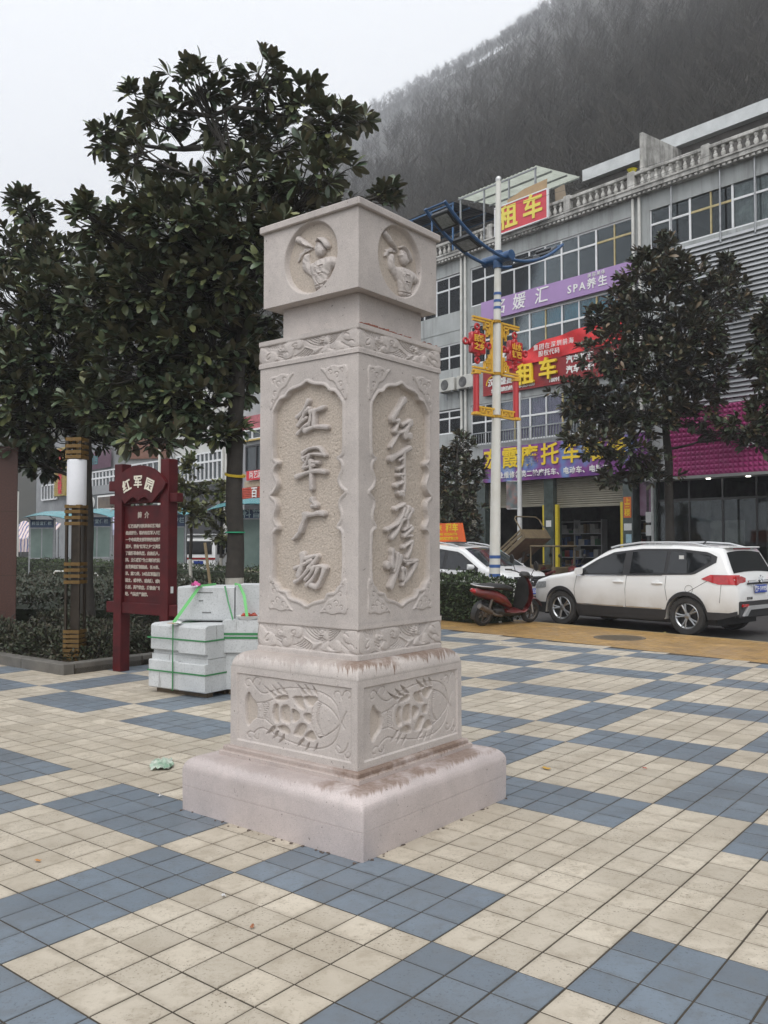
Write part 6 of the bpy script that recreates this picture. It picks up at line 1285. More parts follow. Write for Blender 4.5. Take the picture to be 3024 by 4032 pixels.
for x in (1.2,-1.25):
    for sd in (1,-1): wheel(vt, x, sd*.68, .29, .18, sd)
tarp = mat('green_tarp', (.035,.060,.030), .8, scale=2, var=.3, bump=.4, bscale=6); tt = thing('covered_truck', 'truck load under a dark green tarpaulin left of the white van', 'truck', at_ground(412,40), STREET_RZ+.25)
b = MB(); loft_sections(b, [(-1.5,1.25,.85,.62),(-1.2,1.3,.95,.72),(0,1.32,1.0,.75),(1.1,1.3,.95,.70),(1.4,1.2,.85,.6)]); b.build('tarpaulin', tarp, tt, smooth=60); b = MB(); b.box(-1.6,1.5,-.9,.9,.45,.72); b.build('load_bed', clad, tt)
for x in (-.9,.9): 
    for sd in (1,-1): wheel(tt, x, sd*.8, .33, .2, sd)
cv = thing('tricycle_cover', 'beige rounded canvas cover of a tricycle beside the white van', 'cover', at_ground(492,33.5), .1); b = MB(); n = 12; vs = []
for k in range(n+1): a = R(-5+k*100/n); z = .25+1.25*math.sin(a); x = -.95*math.cos(a)+.5; vs += [(x,-.6,z),(x,.6,z)]
b.add(vs, [(2*k,2*k+1,2*k+3,2*k+2) for k in range(n)]); b.box(.3,1.2,-.6,.6,.25,1.45); b.build('canvas', mat('beige_canvas', (.42,.38,.29), .8, scale=3, var=.12), cv, smooth=50); b = MB(); b.box(-.4,1.2,-.55,.55,.15,.3); b.build('frame', clad, cv)
for x in (-.2,.9): b = MB(); b.lathe([(.2,-.05),(.24,-.05),(.24,.05),(.2,.05)], 18, M=Tm(x,-.62,.20,R(90))); b.build('wheel', rubber, cv)
cn = thing('traffic_cone', 'orange and white traffic cone left of the white van', 'cone', at_ground(415,37,0), 0); b = MB(); b.lathe([(.16,.03),(.12,.2)], 14, cap=False); b.lathe([(.095,.34),(.03,.62)], 14); b.box(-.2,.2,-.2,.2,0,.03); b.build('cone', mat('cone_orange', (.7,.10,.02), .5), cn); b = MB(); b.lathe([(.12,.2),(.095,.34)], 14, cap=False); b.build('band', wht, cn)
stt = thing('market_awning', 'red blue and white striped sheet of a stall at the far left', 'awning', at_ground(78,46), 0); stm = mat('striped_sheet', (.6,.6,.6), .7); n, l = nodes(stm); wv = n.new('ShaderNodeTexWave'); wv.inputs['Scale'].default_value = 1.7; wv.inputs['Distortion'].default_value = 2.5; cr_ = [x for x in n if x.type == 'VALTORGB'][0]; l.new([x for x in n if x.type=='TEX_COORD'][0].outputs['Object'], wv.inputs['Vector']); l.new(wv.outputs['Fac'], cr_.inputs['Fac']); e = cr_.color_ramp; e.interpolation = 'CONSTANT'
e.elements[0].position = 0; e.elements[0].color = (.06,.09,.24,1); e.elements[1].position = .22; e.elements[1].color = (.62,.60,.58,1)
for p_, c_ in ((.55,(.60,.16,.13)),(.78,(.62,.60,.58))): x = e.elements.new(p_); x.color = (*c_,1)
b = MB(); n = 14; vs = [(-1.1+2.2*i/n, -.6+1.2*j/6, 1.9+.9*j/6+.08*math.sin(i*1.3+j)) for j in range(7) for i in range(n+1)]; b.add(vs, [(j*15+i,j*15+i+1,j*15+i+16,j*15+i+15) for j in range(6) for i in range(n)]); b.add([(-1.1+2.2*i/n,-.62+.06*math.sin(i*2),z) for z in (1.2,1.9) for i in range(n+1)], [(i,i+1,i+16,i+15) for i in range(n)]); b.build('sheet', stm, stt, smooth=70)
b = MB()
for x in (-1,1): b.tube([(x,-.5,0),(x,-.5,1.95)], .03, 6); b.tube([(x,.5,0),(x,.5,2.7)], .03, 6)
b.build('pole', steel, stt); b = MB(); rr = random.Random(2)
for k in range(14): x, z = rr.uniform(-1,1), rr.uniform(0,.5); b.box(x-.15,x+.15,-.4,.1,z,z+.25, rr.randrange(5))
b.build('stall_goods', gm, stt, kind='stuff')
tn = thing('stall_tent', 'pale lilac pyramid tent of a stall behind the red sign', 'tent', at_ground(243,42), .3); b = MB(); b.add([(-1.2,-1.2,2.3),(1.2,-1.2,2.3),(1.2,1.2,2.3),(-1.2,1.2,2.3),(0,0,3.1),(-1.2,-1.2,2.05),(1.2,-1.2,2.05),(1.2,1.2,2.05),(-1.2,1.2,2.05)], [(0,1,4),(1,2,4),(2,3,4),(3,0,4),(5,6,1,0),(6,7,2,1),(7,8,3,2),(8,5,0,3)]); b.build('canopy', mat('tent_lilac', (.40,.40,.52), .7, var=.1), tn); b = MB()
for x in (-1.15,1.15):
    for y in (-1.15,1.15): b.tube([(x,y,0),(x,y,2.1)], .03, 6)
b.build('pole', steel, tn)
for k, px in enumerate((62, 84)):
    bk = scooter('%s scooter in the cluster under the striped sheet at the far left' % ('leftmost' if k == 0 else 'right hand'), at_ground(px,41), .6+k*.5, .1)
    for c in bk.children:
        if c.name.startswith(('tail_fairing','leg_shield','floorboard','front_fender')) and c.data: c.data = c.data.copy(); c.data.materials[0] = car_white

# ================================================================== STREET FURNITURE AND SMALL THINGS
pole_w = mat('pole_white', (0.68,0.68,0.64), 0.35, scale=2.5, col2=(0.60,0.58,0.52)); pole_b = mat('pole_blue', (0.035,0.10,0.30), 0.35, var=.1); arm_b = mat('arm_blue', (0.030,0.095,0.22), 0.4, scale=6, col2=(.022,.06,.14))
orn_y = mat('ornament_yellow', (0.74,0.43,0.05), 0.4, var=.08, scale=4); orn_r = mat('ornament_red', (0.45,0.020,0.025), 0.3, var=.12, scale=4, coat=.3); lamp_d = mat('lamp_dark', (.03,.033,.037), .4)
YP = on_street(1068, -12.6); pb, pt = at(1067, 1172, YP), at(1077, 392, YP); pb.z = 0
lp = thing('street_lamp', 'white street lamp pole with blue double arms beside the red scooter', 'street lamp', pb); ht = pt.z; lean = pt.x-pb.x
def pz(y): return 1.635 + (1172-y)/1866*YP
b = MB(); b.tube([(lean*z/ht, 0, z) for z in (0,1.2,2.4,3.3,3.34,4.5,6,7.5,ht)], [.118,.112,.106,.10,.098,.09,.08,.07,.055], 20); b.build('pole', pole_w, lp, smooth=40)
b = MB(); b.lathe([(.17,0),(.17,.03),(.125,.05),(.12,.12)], 20); b.build('base_flange', pole_w, lp)
for ys in ((1243,1237),(1225,1219),(1207,1201)) : pass
for z0 in (.93, 1.12, 1.31): b = MB(); b.tube([(lean*z0/ht,0,z0),(lean*z0/ht,0,z0+.065)], .1145, 20); b.build('blue_band', pole_b, lp, smooth=40)
for y in (663, 679, 694): z0 = pz(y-30); b = MB(); b.tube([(lean*z0/ht,0,z0),(lean*z0/ht,0,z0+.055)], .0805, 20); b.build('blue_band', pole_b, lp, smooth=40)
b = MB(); b.lathe([(.0,.0),(.05,.01),(.065,.05),(.062,.09),(.035,.125),(.004,.135)], 16); b.build('finial', mat('finial_metal', (.55,.55,.54), .3, metal=.7), lp, loc=(lean,0,ht-.02), smooth=50)
hub = place('arm_hub', None, lp, (lean*.83, 0, pz(553)), STREET_RZ); b = MB(); b.tube([(-.38,0,0),(.38,0,0)], .105, 20); b.tube([(0,0,-.2),(0,0,.16)], .10, 16); b.build('hub_tube', arm_b, hub, smooth=40)
for sd in (-1, 1):
    ar = MB()
    for x in (-.27, .27): ar.tube([(x, sd*1.85*f, -.06+.06*f+.66*f**2.2) for f in [k/10 for k in range(11)]], .036, 8)
    for f in (.99,): ar.tube([(-.27, sd*1.85*f, -.06+.06*f+.66*f**2.2),(.27, sd*1.85*f, -.06+.06*f+.66*f**2.2)], .022, 8)
    a = ar.build('arm', arm_b, hub, smooth=50)
    for f in (.50, .84):
        z = -.06+.06*f+.66*f**2.2; sl_ = sd*math.atan((.06+.66*2.2*f**1.2)/1.85); M = Tm(0, sd*1.85*f, z, sl_)
        b = MB(); b.box(-.25,.25,-.20,.20,-.03,.07,M=M,c=.02); b.box(-.2,.2,-.05,.05,.07,.12,M=M,c=.02); h_ = b.build('lamp_head', lamp_d, a); b = MB(); b.box(-.17,.17,-.14,.14,-.036,-.030,M=M); b.build('lamp_lens', lampglass, h_)
# ---- knot ornaments, one on each side of the pole
ORZ = math.pi/2 - R(48.8); ob = Vector((pb.x + lean*.5, pb.y, 0)); zt, zm, zl = pz(692), pz(806), pz(899)
def fret(b, segs, sd, w=.018, d=.028):
    for x0, z0, x1, z1 in segs:
        xa, xb = sorted((sd*x0, sd*x1)); za, zb = sorted((z0, z1)); b.box(xa-w, xb+w, -d, d, za-w, zb+w)
for sd, words, lab in ((-1, '民歌\n之乡', 'red knot ornament in a yellow fret bracket on the left side of the lamp pole'), (1, '山水\n镇巴', 'red knot ornament in a yellow fret bracket on the right side of the lamp pole')):
    t = thing('knot_ornament', lab, 'ornament', ob, ORZ); b = MB()
    up_, lo_ = [(.07,zt,.70,zt),(.22,zt-.06,.70,zt-.06),(.15,zt,.15,zm),(.22,zt-.06,.22,zt-.30),(.22,zt-.13,.36,zt-.13),(.36,zt-.06,.36,zt-.20),(.29,zt-.20,.36,zt-.20),(.29,zt-.20,.29,zt-.34),(.22,zt-.30,.29,zt-.30),
             (.07,zm,.70,zm),(.22,zm+.06,.70,zm+.06),(.22,zm+.06,.22,zm+.36),(.22,zm+.20,.36,zm+.20),(.36,zm+.06,.36,zm+.20),(.29,zm+.13,.29,zm+.27),(.22,zm+.27,.29,zm+.27),
             (.09,zl,.70,zl),(.09,zl+.15,.55,zl+.15),(.16,zl,.16,zl+.15),(.23,zl+.05,.23,zl+.10),(.23,zl+.10,.33,zl+.10),(.33,zl+.03,.33,zl+.10),(.40,zl+.05,.40,zl+.12),(.40,zl+.05,.50,zl+.05),(.50,zl+.05,.50,zl+.12)], 0
    for part in (up_[:9], up_[9:16], up_[16:]): b = MB(); fret(b, part, sd); b.build('fret_bracket', orn_y, t)
    for z in (zt, zm, zl): b = MB(); b.lathe([(.102,-.03),(.102,.03)], 18); b.build('clamp', orn_y, t, loc=(0,0,z))
    b = MB(); b.tube([(sd*.62,0,zl+.02),(sd*.62,0,zm-.06)], .064, 16); b.build('red_tube', orn_r, t, smooth=40)
    for z in (zl, zm-.06): b = MB(); b.box(sd*.62-.075, sd*.62+.075, -.075, .075, z-.02, z+.02, c=.006); b.box(sd*.62-.066, sd*.62+.066, -.066, .066, z+.024, z+.04); b.build('tube_cap', orn_y, t)
    kz = (zt+zm)/2+.01; kx = sd*.585; b = MB(); a = .108
    for dx in (-1,1):
        for dz in (-1,1): b.box(kx+dx*a-.103, kx+dx*a+.103, -.06, .06, kz+dz*a-.103, kz+dz*a+.103, c=.02)
    b.box(kx-.27,kx+.27,-.045,.045,kz-.06,kz+.06,c=.02); b.box(kx-.06,kx+.06,-.045,.045,kz-.27,kz+.27,c=.02)
    kn = b.build('knot_body', orn_r, t, smooth=40)
    for dx, dz in ((1,0),(-1,0),(0,1),(0,-1)):
        c = Vector((kx+dx*.345, 0, kz+dz*.345)); b = MB(); b.tube([c + Vector((.056*math.cos(q), 0, .056*math.sin(q))) for q in [R(x) for x in range(0, 361, 24)]], .026, 8, cap=False); b.build('loop', orn_r, t, smooth=60)
    letter('lettering', words, .155, orn_y, kn, (kx, -.068, kz-.005), bold=.005, depth=.006, line=1.06)
# ---- thinner pole with a small banner
Y2 = on_street(1122, -4.4); p2 = at(1123,1172,Y2); p2.z = .0; t2 = thing('banner_pole', 'thin white pole with a dark blue foot carrying a small faded banner', 'pole', p2)
b = MB(); b.tube([(0,0,.9),(0,0,6.5)], [.085,.062], 14); b.build('pole', mat('pole_grey', (.56,.57,.57), .4, var=.08), t2, smooth=40); b = MB(); b.tube([(0,0,-.03),(0,0,.9)], .088, 14); b.build('blue_foot', pole_b, t2, smooth=40)
b = MB(); b.tube([(0,0,3.62),(-.40,0,3.62)], .02, 6); b.tube([(0,0,2.72),(-.40,0,2.72)], .02, 6); b.build('bracket', steel, t2)
b = MB(); vs = [(-.05-.38*i/6, .02*math.sin(i*1.1+j), 2.72+.9*j/8) for j in range(9) for i in range(7)]; b.add(vs, [(j*7+i+1,j*7+i,j*7+i+7,j*7+i+8) for j in range(8) for i in range(6)]); b.build('banner', mat('faded_print', (.10,.15,.16), .6, scale=4, col2=(.30,.13,.11), amt=.42), t2, smooth=70)
Y3 = on_street(1410, -2.6); p3 = at(1410,1172,Y3); p3.z = .06; t3 = thing('steel_pole', 'plain grey steel pole before the shop columns with two notices', 'pole', p3); b = MB(); b.tube([(0,0,0),(0,0,3.6)], .04, 10); b.build('pole', mat('dull_steel', (.42,.43,.42), .4, metal=.4), t3, smooth=40)
for z in (2.35, 1.95): b = MB(); b.box(-.22,-.05,-.05,-.044,z-.16,z+.16); b.build('notice', ppr, t3)
for k, (s0, y) in enumerate(((2.2,-2.2),(2.6,-2.3))): p = street(s0-3.6, y, .06); 
# ---- garden lamp post
bronze = mat('bronze', (0.036,0.027,0.019), 0.4, metal=.5, var=.3, scale=9); brass = mat('brass_band', (0.20,0.115,0.028), 0.45, metal=.4, scale=14, col2=(.11,.065,.022)); shade = mat('lamp_shade', (0.72,0.73,0.76), 0.5, var=.05, scale=5)
gl = thing('garden_lamp', 'bronze garden lamp post with brass bands and a white cylinder shade at the bed corner', 'lamp post', (-4.14,11.62,.05), PLAZA_RZ+.55)
for x in (-1,1):
    for y in (-1,1): b = MB(); b.box(x*.088-.016,x*.088+.016,y*.088-.016,y*.088+.016,0,2.085); b.box(x*.088-.016,x*.088+.016,y*.088-.016,y*.088+.016,2.70,3.0); b.build('corner_bar', bronze, gl)
b = MB(); b.box(-.045,.045,-.045,.045,0,2.1); b.build('core', bronze, gl)
b = MB(); b.lathe([(.02,2.08),(.122,2.085),(.127,2.10),(.127,2.68),(.122,2.70),(.02,2.705)], 32); b.build('shade', shade, gl, smooth=40)
bm1 = MB()
for x in (-1,1): bm1.box(x*.108-.004, x*.108+.004, -.112, .112, -.022, .022); bm1.box(-.112, .112, x*.108-.0045, x*.108+.0045, -.022, .022)
bm1 = bm1.mesh('band', brass)
for z in [.03+.062*k for k in range(7)] + [1.06,1.14,1.22,1.30] + [1.84,1.92,2.0,2.07] + [2.735,2.80,2.88,2.97]: place('band', bm1, gl, (0,0,z))
# ---- red granite block at the left edge
rg_ = mat('red_granite', (0.105,0.046,0.034), 0.5, scale=40, col2=(0.062,0.030,0.024), bump=.1, bscale=120); rb = thing('granite_block', 'tall polished red granite block cut by the left edge', 'monument', (-6.2,14.6,0), .47)
b = MB(); b.box(-2.6,0,0,1.2,0,3.26,c=.01); b.build('block', rg_, rb)
for z in (1.08, 2.16): b = MB(); b.box(-2.602,.002,-.002,1.2,z,z+.006); b.build('joint', grout, rb)
# ---- red lacquered sign on two posts
lac = mat('red_lacquer', (0.088,0.008,0.010), 0.5, scale=5, col2=(0.045,0.006,0.008), spec=.25, bump=.05, bscale=20); cream_l = mat('cream_letter', (.70,.66,.55), .6, var=.04); pale_l = mat('pale_letter', (.42,.37,.32), .6, var=.08)
sg = thing('information_sign', 'dark red lacquered information sign with a fan shaped headboard between two posts', 'sign', (-3.36,11.10,0), PLAZA_RZ+.06)
W = .88
for x, h_ in ((0,2.64),(W,2.66)): b = MB(); b.box(x-.075,x+.075,-.075,.075,0,h_,c=.006); b.build('post', lac, sg)
b = MB(); b.box(-.28,W+.28,-.045,.045,2.30,2.43,c=.006); b.build('top_beam', lac, sg); b = MB(); b.box(-.20,W+.20,-.05,.05,2.13,2.24,c=.006); b.build('short_beam', lac, sg); b = MB(); b.box(-.24,W+.24,-.055,.055,.74,.88,c=.006); b.build('lower_beam', lac, sg)
b = MB(); b.box(.075,W-.075,-.025,.025,.88,2.10); b.build('panel', lac, sg)
cx, cz = W/2, 1.935
fan = [(cx+.665*math.sin(a), cz+.665*math.cos(a)) for a in [R(-50+100*k/20) for k in range(21)]] + [(cx+x, z) for x, z in ((.47,2.30),(.36,2.22),(.25,2.125),(.20,2.165),(.12,2.205),(.05,2.19),(0,2.155),(-.05,2.19),(-.12,2.205),(-.20,2.165),(-.25,2.125),(-.36,2.22),(-.47,2.30))]
b = MB(); b.prism(fan[::-1], -.115, -.078); fb_ = b.build('fan_board', lac, sg)
for ch_, a in (('红',-25),('军',0),('园',25)):
    place('lettering', text_mesh(ch_, .165, cream_l, depth=.004, bold=.0035), fb_, M=Tm(cx+.50*math.sin(R(a)), -.120, cz+.50*math.cos(R(a))-.05, 0, R(a*.8)))
letter('lettering', '简  介', .085, pale_l, sg, (cx,-.030,1.975), depth=.002, bold=.002)
TXT = ['  镇巴县是川陕革命根据地的重要','组成部分，境内有红军入川建立的第','一个中共党支部和陕南县苏维埃政权','遗址，素有“红军之乡”之美誉。为','了缅怀革命先烈，启迪后人，特建此','园。主体群雕“为土地归农民而战”','由花岗岩雕刻而成，长10米、宽3','米、高7.2米，24名红军指战员分组','而立，或冲锋、或肉搏、或呐喊、或','依刺，英姿飒爽，雕像前广场绿树掩','映，气氛庄严肃穆。']
for k, s_ in enumerate(TXT):
    me = text_mesh(s_, .052, pale_l, depth=.002, bold=.0016, align='LEFT', res=1); place('lettering', me, sg, (.105 if k else .125,-.030,1.84-k*.0855)); w_ = max((v.co.x for v in me.vertices), default=1)
    fx = .67/w_ if len(s_) > 13 else .67/.83; sg.children[-1].scale = (min(fx, 1.0), 1, 1) if len(s_) < 14 else (fx, 1, 1)
b = MB(); b.box(W+.076,W+.08,-.03,.01,1.02,1.10); b.build('paper_scrap', ppr, sg)
# ---- stacked granite kerb blocks, strapped
def granite():
    m = mat('grey_granite', (.56,.575,.58), .75, scale=3.5, col2=(.44,.455,.46), bump=.35, bscale=110); n, l = nodes(m); b = n['Principled BSDF']; src = b.inputs['Base Color'].links[0].from_socket
    t = n.new('ShaderNodeTexNoise'); t.inputs['Scale'].default_value = 62; t.inputs['Detail'].default_value = 4; mr = n.new('ShaderNodeMapRange'); mr.inputs['From Min'].default_value = .54; mr.inputs['From Max'].default_value = .66; mr.inputs['To Max'].default_value = .42
    mx = n.new('ShaderNodeMix'); mx.data_type = 'RGBA'; mx.inputs[7].default_value = (.27,.28,.285,1); g = n.new('ShaderNodeNewGeometry'); l.new(g.outputs['Position'], t.inputs['Vector']); l.new(t.outputs['Fac'], mr.inputs['Value']); l.new(mr.outputs[0], mx.inputs[0]); l.new(src, mx.inputs[6])
    # streaks of dark rain dirt down the faces
    mp = n.new('ShaderNodeMapping'); mp.inputs['Scale'].default_value = (7,7,1.1); l.new(g.outputs['Position'], mp.inputs['Vector']); t2 = n.new('ShaderNodeTexNoise'); t2.inputs['Scale'].default_value = 3; t2.inputs['Detail'].default_value = 4; l.new(mp.outputs[0], t2.inputs['Vector'])
    m2 = n.new('ShaderNodeMapRange'); m2.inputs['From Min'].default_value = .66; m2.inputs['From Max'].default_value = .74; m2.inputs['To Max'].default_value = .6; l.new(t2.outputs['Fac'], m2.inputs['Value']); mx2 = n.new('ShaderNodeMix'); mx2.data_type = 'RGBA'; mx2.inputs[7].default_value = (.13,.125,.115,1)
    l.new(m2.outputs[0], mx2.inputs[0]); l.new(mx.outputs[2], mx2.inputs[6]); l.new(mx2.outputs[2], b.inputs['Base Color']); return m
gr = granite(); GB = (-1.87,9.08,0); GRZ = PLAZA_RZ+.10
def stone(label, poly, x0, x1, base=GB, rz=GRZ):
    """kerb stone: profile in (depth, height), run along X, edges eased"""
    n_ = len(poly); c = .008; vs = []
    cy, cz_ = sum(p[0] for p in poly)/n_, sum(p[1] for p in poly)/n_
    for x, k in ((x0,.985),(x0+c,1),(x1-c,1),(x1,.985)): vs += [(x, cy+(p[0]-cy)*k, cz_+(p[1]-cz_)*k) for p in poly]
    b = MB(); b.add(vs, [tuple(range(n_-1,-1,-1)), tuple(range(3*n_, 4*n_))] + [(i*n_+k, i*n_+(k+1) % n_, (i+1)*n_+(k+1) % n_, (i+1)*n_+k) for i in range(3) for k in range(n_)])
    me = b.mesh('kerb_block', gr); bmx = __import__('bmesh').new(); bmx.from_mesh(me); __import__('bmesh').ops.recalc_face_normals(bmx, faces=bmx.faces); bmx.to_mesh(me); bmx.free()
    return place('kerb_block', me, None, base, rz, label, 'stone block', 'pale grey granite blocks stacked by the pillar')
def lowp(z0, z1, y0, y1, s=.045, dz=.05): return [(y0,z0+.012),(y0+.012,z0),(y1,z0),(y1,z1),(y0+s,z1),(y0+s,z1-dz),(y0+.006,z1-dz),(y0,z1-dz-.01)]
def upp(z0, z1, y0, y1, s=.045, dz=.045): return [(y0,z0+dz+.01),(y0+.008,z0+dz),(y0+s,z0+dz),(y0+s,z0),(y1,z0),(y1,z1),(y0+.05,z1),(y0+.012,z1-.012),(y0,z1-.03)]
stone('front right granite block of the lowest course, strapped in green', lowp(.055,.405,0,.62), -.40, 0); stone('front left granite block of the lowest course, strapped in green', lowp(.055,.420,.01,.60,.05,.06), -.86, -.41)
stone('upper right block of the near strapped stack, with dark drip streaks', upp(.407,.760,0,.62), -.395, .0); stone('upper left block of the near strapped stack under the white paper scrap', upp(.422,.755,.03,.60), -.85, -.40)
stone('rear granite block of the near stack, seen only along its top edge', [(.63,.06),(1.05,.06),(1.05,.79),(.63,.79)], -.80, -.02)
stone('large granite block on top of the stacks with slots painted as dark strips on its face', [(-.02,.79),(.0,.775),(.46,.775),(.46,1.15),(.0,1.15),(-.02,1.14)], -.64, .0, (-1.64,9.52,0), -.10)
for x0_, z0_, w_, h_ in ((-.44,1.08,.20,.012),(-.40,.99,.05,.012),(-.36,.86,.10,.014)):
    q = MB(); q.box(x0_, x0_+w_, -.0225, -.0195, z0_, z0_+h_); q.build('slot_shade', mat('slot_shade_grey', (.16,.165,.165), .9), [o for o in bpy.data.objects if o.get('label','').startswith('large granite block on top')][0])  # thin raised strips; the shade inside the slots is painted, nothing is cut
stone('granite block on top touching the carved pillar edge in view', [(0,.80),(.45,.80),(.45,1.17),(0,1.17)], .012, .46, (-1.64,9.50,0), -.02)
stone('upper right granite block with two green bands beside the pillar', [(0,.455),(.42,.455),(.42,.80),(0,.80)], 0, .50, (-1.735,9.32,0), -.02)
stone('lower right granite block in shade beside the pillar base', [(.03,.06),(.42,.06),(.42,.45),(.03,.45)], .03, .52, (-1.735,9.32,0), -.02)
pal = thing('pallet', 'dark timber pallet hidden in shadow beneath the granite stack', 'pallet', GB, GRZ); wood = mat('pallet_wood', (.10,.075,.05), .9, scale=8, var=.3)
for k in range(4): b = MB(); b.box(-.80, -.04, .08+k*.26, .16+k*.26, 0, .054); b.build('plank', wood, pal)
pal2 = thing('pallet', 'dark timber pallet under the right hand granite blocks', 'pallet', (-1.735,9.32,0), -.02)
for k in range(3): b = MB(); b.box(.06, .48, .06+k*.14, .12+k*.14, 0, .058); b.build('plank', wood, pal2)
grn = mat('green_strap', (.035,.19,.065), .4, var=.12, scale=20); grl = mat('pale_green_strap', (.13,.46,.14), .4, var=.1)
stp = thing('green_strapping', 'dark green plastic straps wound round the near granite stack', 'strap', GB, GRZ); w = .008
def strap(t, pts, m=grn, w=.012, nrm=None):
    b = MB(); pts = [Vector(p) for p in pts]; vs = []
    for i, p in enumerate(pts):
        d = (pts[min(i+1,len(pts)-1)]-pts[max(i-1,0)]).normalized(); s_ = d.cross(Vector(nrm) if nrm else Vector((0,-1,0))); s_ = s_.normalized()*w; vs += [tuple(p-s_), tuple(p+s_)]
    b.add(vs, [(2*i,2*i+1,2*i+3,2*i+2) for i in range(len(pts)-1)]); return b.build('strap', m, t)
for z, y in ((.245,-.004),(.60,-.004)):
    b = MB(); b.box(-.868,.006,y-.003,y,z-w,z+w); b.box(.003,.006,y,.64,z-w,z+w); b.box(-.868,-.865,y,.62,z-w,z+w); b.build('strap', grn, stp)
for x in (-.47,): b = MB(); b.box(x-w,x+w,-.009,-.006,.05,.765); b.box(x-w,x+w,-.009,.63,.763,.766); b.build('strap', grn, stp)
b = MB(); b.box(.006,.009,.50-w,.50+w,.05,.765); b.box(-.3,.009,.50-w,.50+w,.763,.766); b.build('strap', grn, stp)
b = MB(); b.box(-.54,-.42,-.03,.04,.766,.769); b.box(-.02,.02,.44,.56,.766,.769); b.build('corner_guard', card, stp)
st2 = thing('green_strapping', 'bright green plastic straps slanting over the top granite blocks', 'strap', (0,0,0))
A_ = Matrix.Translation(GB) @ Matrix.Rotation(GRZ,4,'Z'); v0 = A_ @ Vector((-.47,.0,.775)); v1 = Vector((-2.02,9.50,1.158)); strap(st2, [v0, v0.lerp(v1,.5), v1, v1+Vector((.1,.4,0))], grl, .017)
strap(st2, [(-1.75,9.52,1.160),(-1.70,9.44,1.0),(-1.62,9.30,.81)], grn, .009); strap(st2, [(-1.66,9.62,1.175),(-1.58,9.47,1.17),(-1.52,9.42,1.06),(-1.47,9.33,.815)], grl, .016)
st3 = thing('green_strapping', 'pair of green bands across the right hand granite block', 'strap', (-1.735,9.32,0), -.02)
for z in (.615,.655): b = MB(); b.box(-.004,.505,-.006,-.003,z-.012,z+.012); b.build('strap', grn, st3)
def crumple(name, label, cat, c, sx, sy, sz, m, sd, n=7):
    rg = np.random.default_rng(sd); b = MB(); vs = []
    for j in range(n+1):
        for i in range(n+1): u, v = i/n-.5, j/n-.5; vs.append((u*sx*(1+.3*rg.normal()*.3), v*sy*(1+.3*rg.normal()*.3), abs(rg.normal(0,.35))*sz+.004+sz*.6*math.exp(-(u*u+v*v)*8)))
    b.add(vs, [(j*(n+1)+i,j*(n+1)+i+1,(j+1)*(n+1)+i+1,(j+1)*(n+1)+i) for j in range(n) for i in range(n)]); return tag(b.build(name, m, loc=c, rz=rg.uniform(0,3), smooth=30), label, cat)
crumple('plastic_scrap', 'small pink plastic scrap on the top granite block', 'litter', (-2.06,9.50,1.15), .10,.10,.06, mat('pink_plastic', (.62,.10,.32), .4, var=.2), 3)
crumple('paper_scrap', 'white paper scrap tucked under the strap on the near stack', 'litter', tuple(A_ @ Vector((-.42,.03,.768))), .12,.08,.02, ppr, 4)
tray = thing('food_tray', 'white foam tray with red food scraps left on the granite block', 'litter', (-1.47,9.43,.80), .2); b = MB(); b.lathe([(.09,0),(.13,.045),(.135,.045),(.10,.008),(.0,.008)], 14); b.build('tray', wht, tray); b = MB(); rr = random.Random(4)
for k in range(16): x, y = rr.uniform(-.07,.07), rr.uniform(-.07,.07); b.box(-.022,.022,-.012,.012,-.01,.012, M=Tm(x,y,.03+rr.random()*.03,rr.uniform(-1,1),rr.uniform(-1,1),rr.uniform(0,3)))
b.build('scraps', mat('red_food', (.36,.06,.035), .5, var=.3, scale=30), tray, kind='stuff')
def onp(px, py): d = at(px, py, 1.0)-Vector((0,0,1.635)); t = -1.635/d.z; return Vector((d.x*t, t, .002))
o = crumple('plastic_bag', 'crumpled pale green and white plastic bag lying on the cream tiles', 'litter', tuple(onp(350,1654)), .30,.15,.035, mat('bag_plastic', (.55,.60,.52), .3, scale=14, col2=(.07,.24,.13), amt=.44), 8, 9)
litter = [(1080,1392,.07,'pale crumpled tissue on the far tiles','tissue',(.65,.62,.45)),(82,1862,.035,'small orange scrap on the tiles at the left','scrap',(.45,.20,.05)),(1180,1662,.07,'yellow cigarette end right of the pillar on the tiles','cigarette_end',(.50,.30,.06)),(1393,1662,.03,'tiny red fleck on the cream tiles at the right','scrap',(.40,.08,.05)),(483,1938,.03,'tiny white fleck left of the pillar base','scrap',(.6,.6,.6)),(545,2005,.03,'small reddish leaf before the pillar base','leaf_scrap',(.33,.14,.07)),(345,1722,.03,'small white fleck below the plastic bag','scrap',(.6,.6,.6)),(1436,1367,.07,'pale leaf on the yellow strip near the white car','leaf_scrap',(.55,.45,.15)),(1237,1345,.06,'dark leaf on the yellow strip','leaf_scrap',(.16,.06,.03))]
for k, (x, y, s_, lab, nm, c) in enumerate(litter): crumple(nm, lab, 'litter', tuple(onp(x,y)), s_, s_*.5, .012, mat('litter_%s' % 'abcdefghijk'[k], c, .7, var=.2), 20+k, 4)
rr = random.Random(6); b = MB()
for k in range(46):
    t_ = rr.random(); sdx = rr.random() < .5; p = (-.735, -.72+t_*1.44) if not sdx else (-.72+t_*1.44, -.735); 
    if not sdx: p = (.735, p[1])
    s_ = rr.uniform(.002,.008); b.box(-s_,s_,-s_,s_,-.002,s_*.7, M=Tm(p[0]+rr.gauss(0,.012),p[1]+rr.gauss(0,.012),0,rr.uniform(-.4,.4),0,rr.uniform(0,3)))
place('mortar_crumbs', b.mesh('mortar_crumbs', mat('mortar', (.11,.085,.07), .9, var=.3)), pillar, kind='stuff')
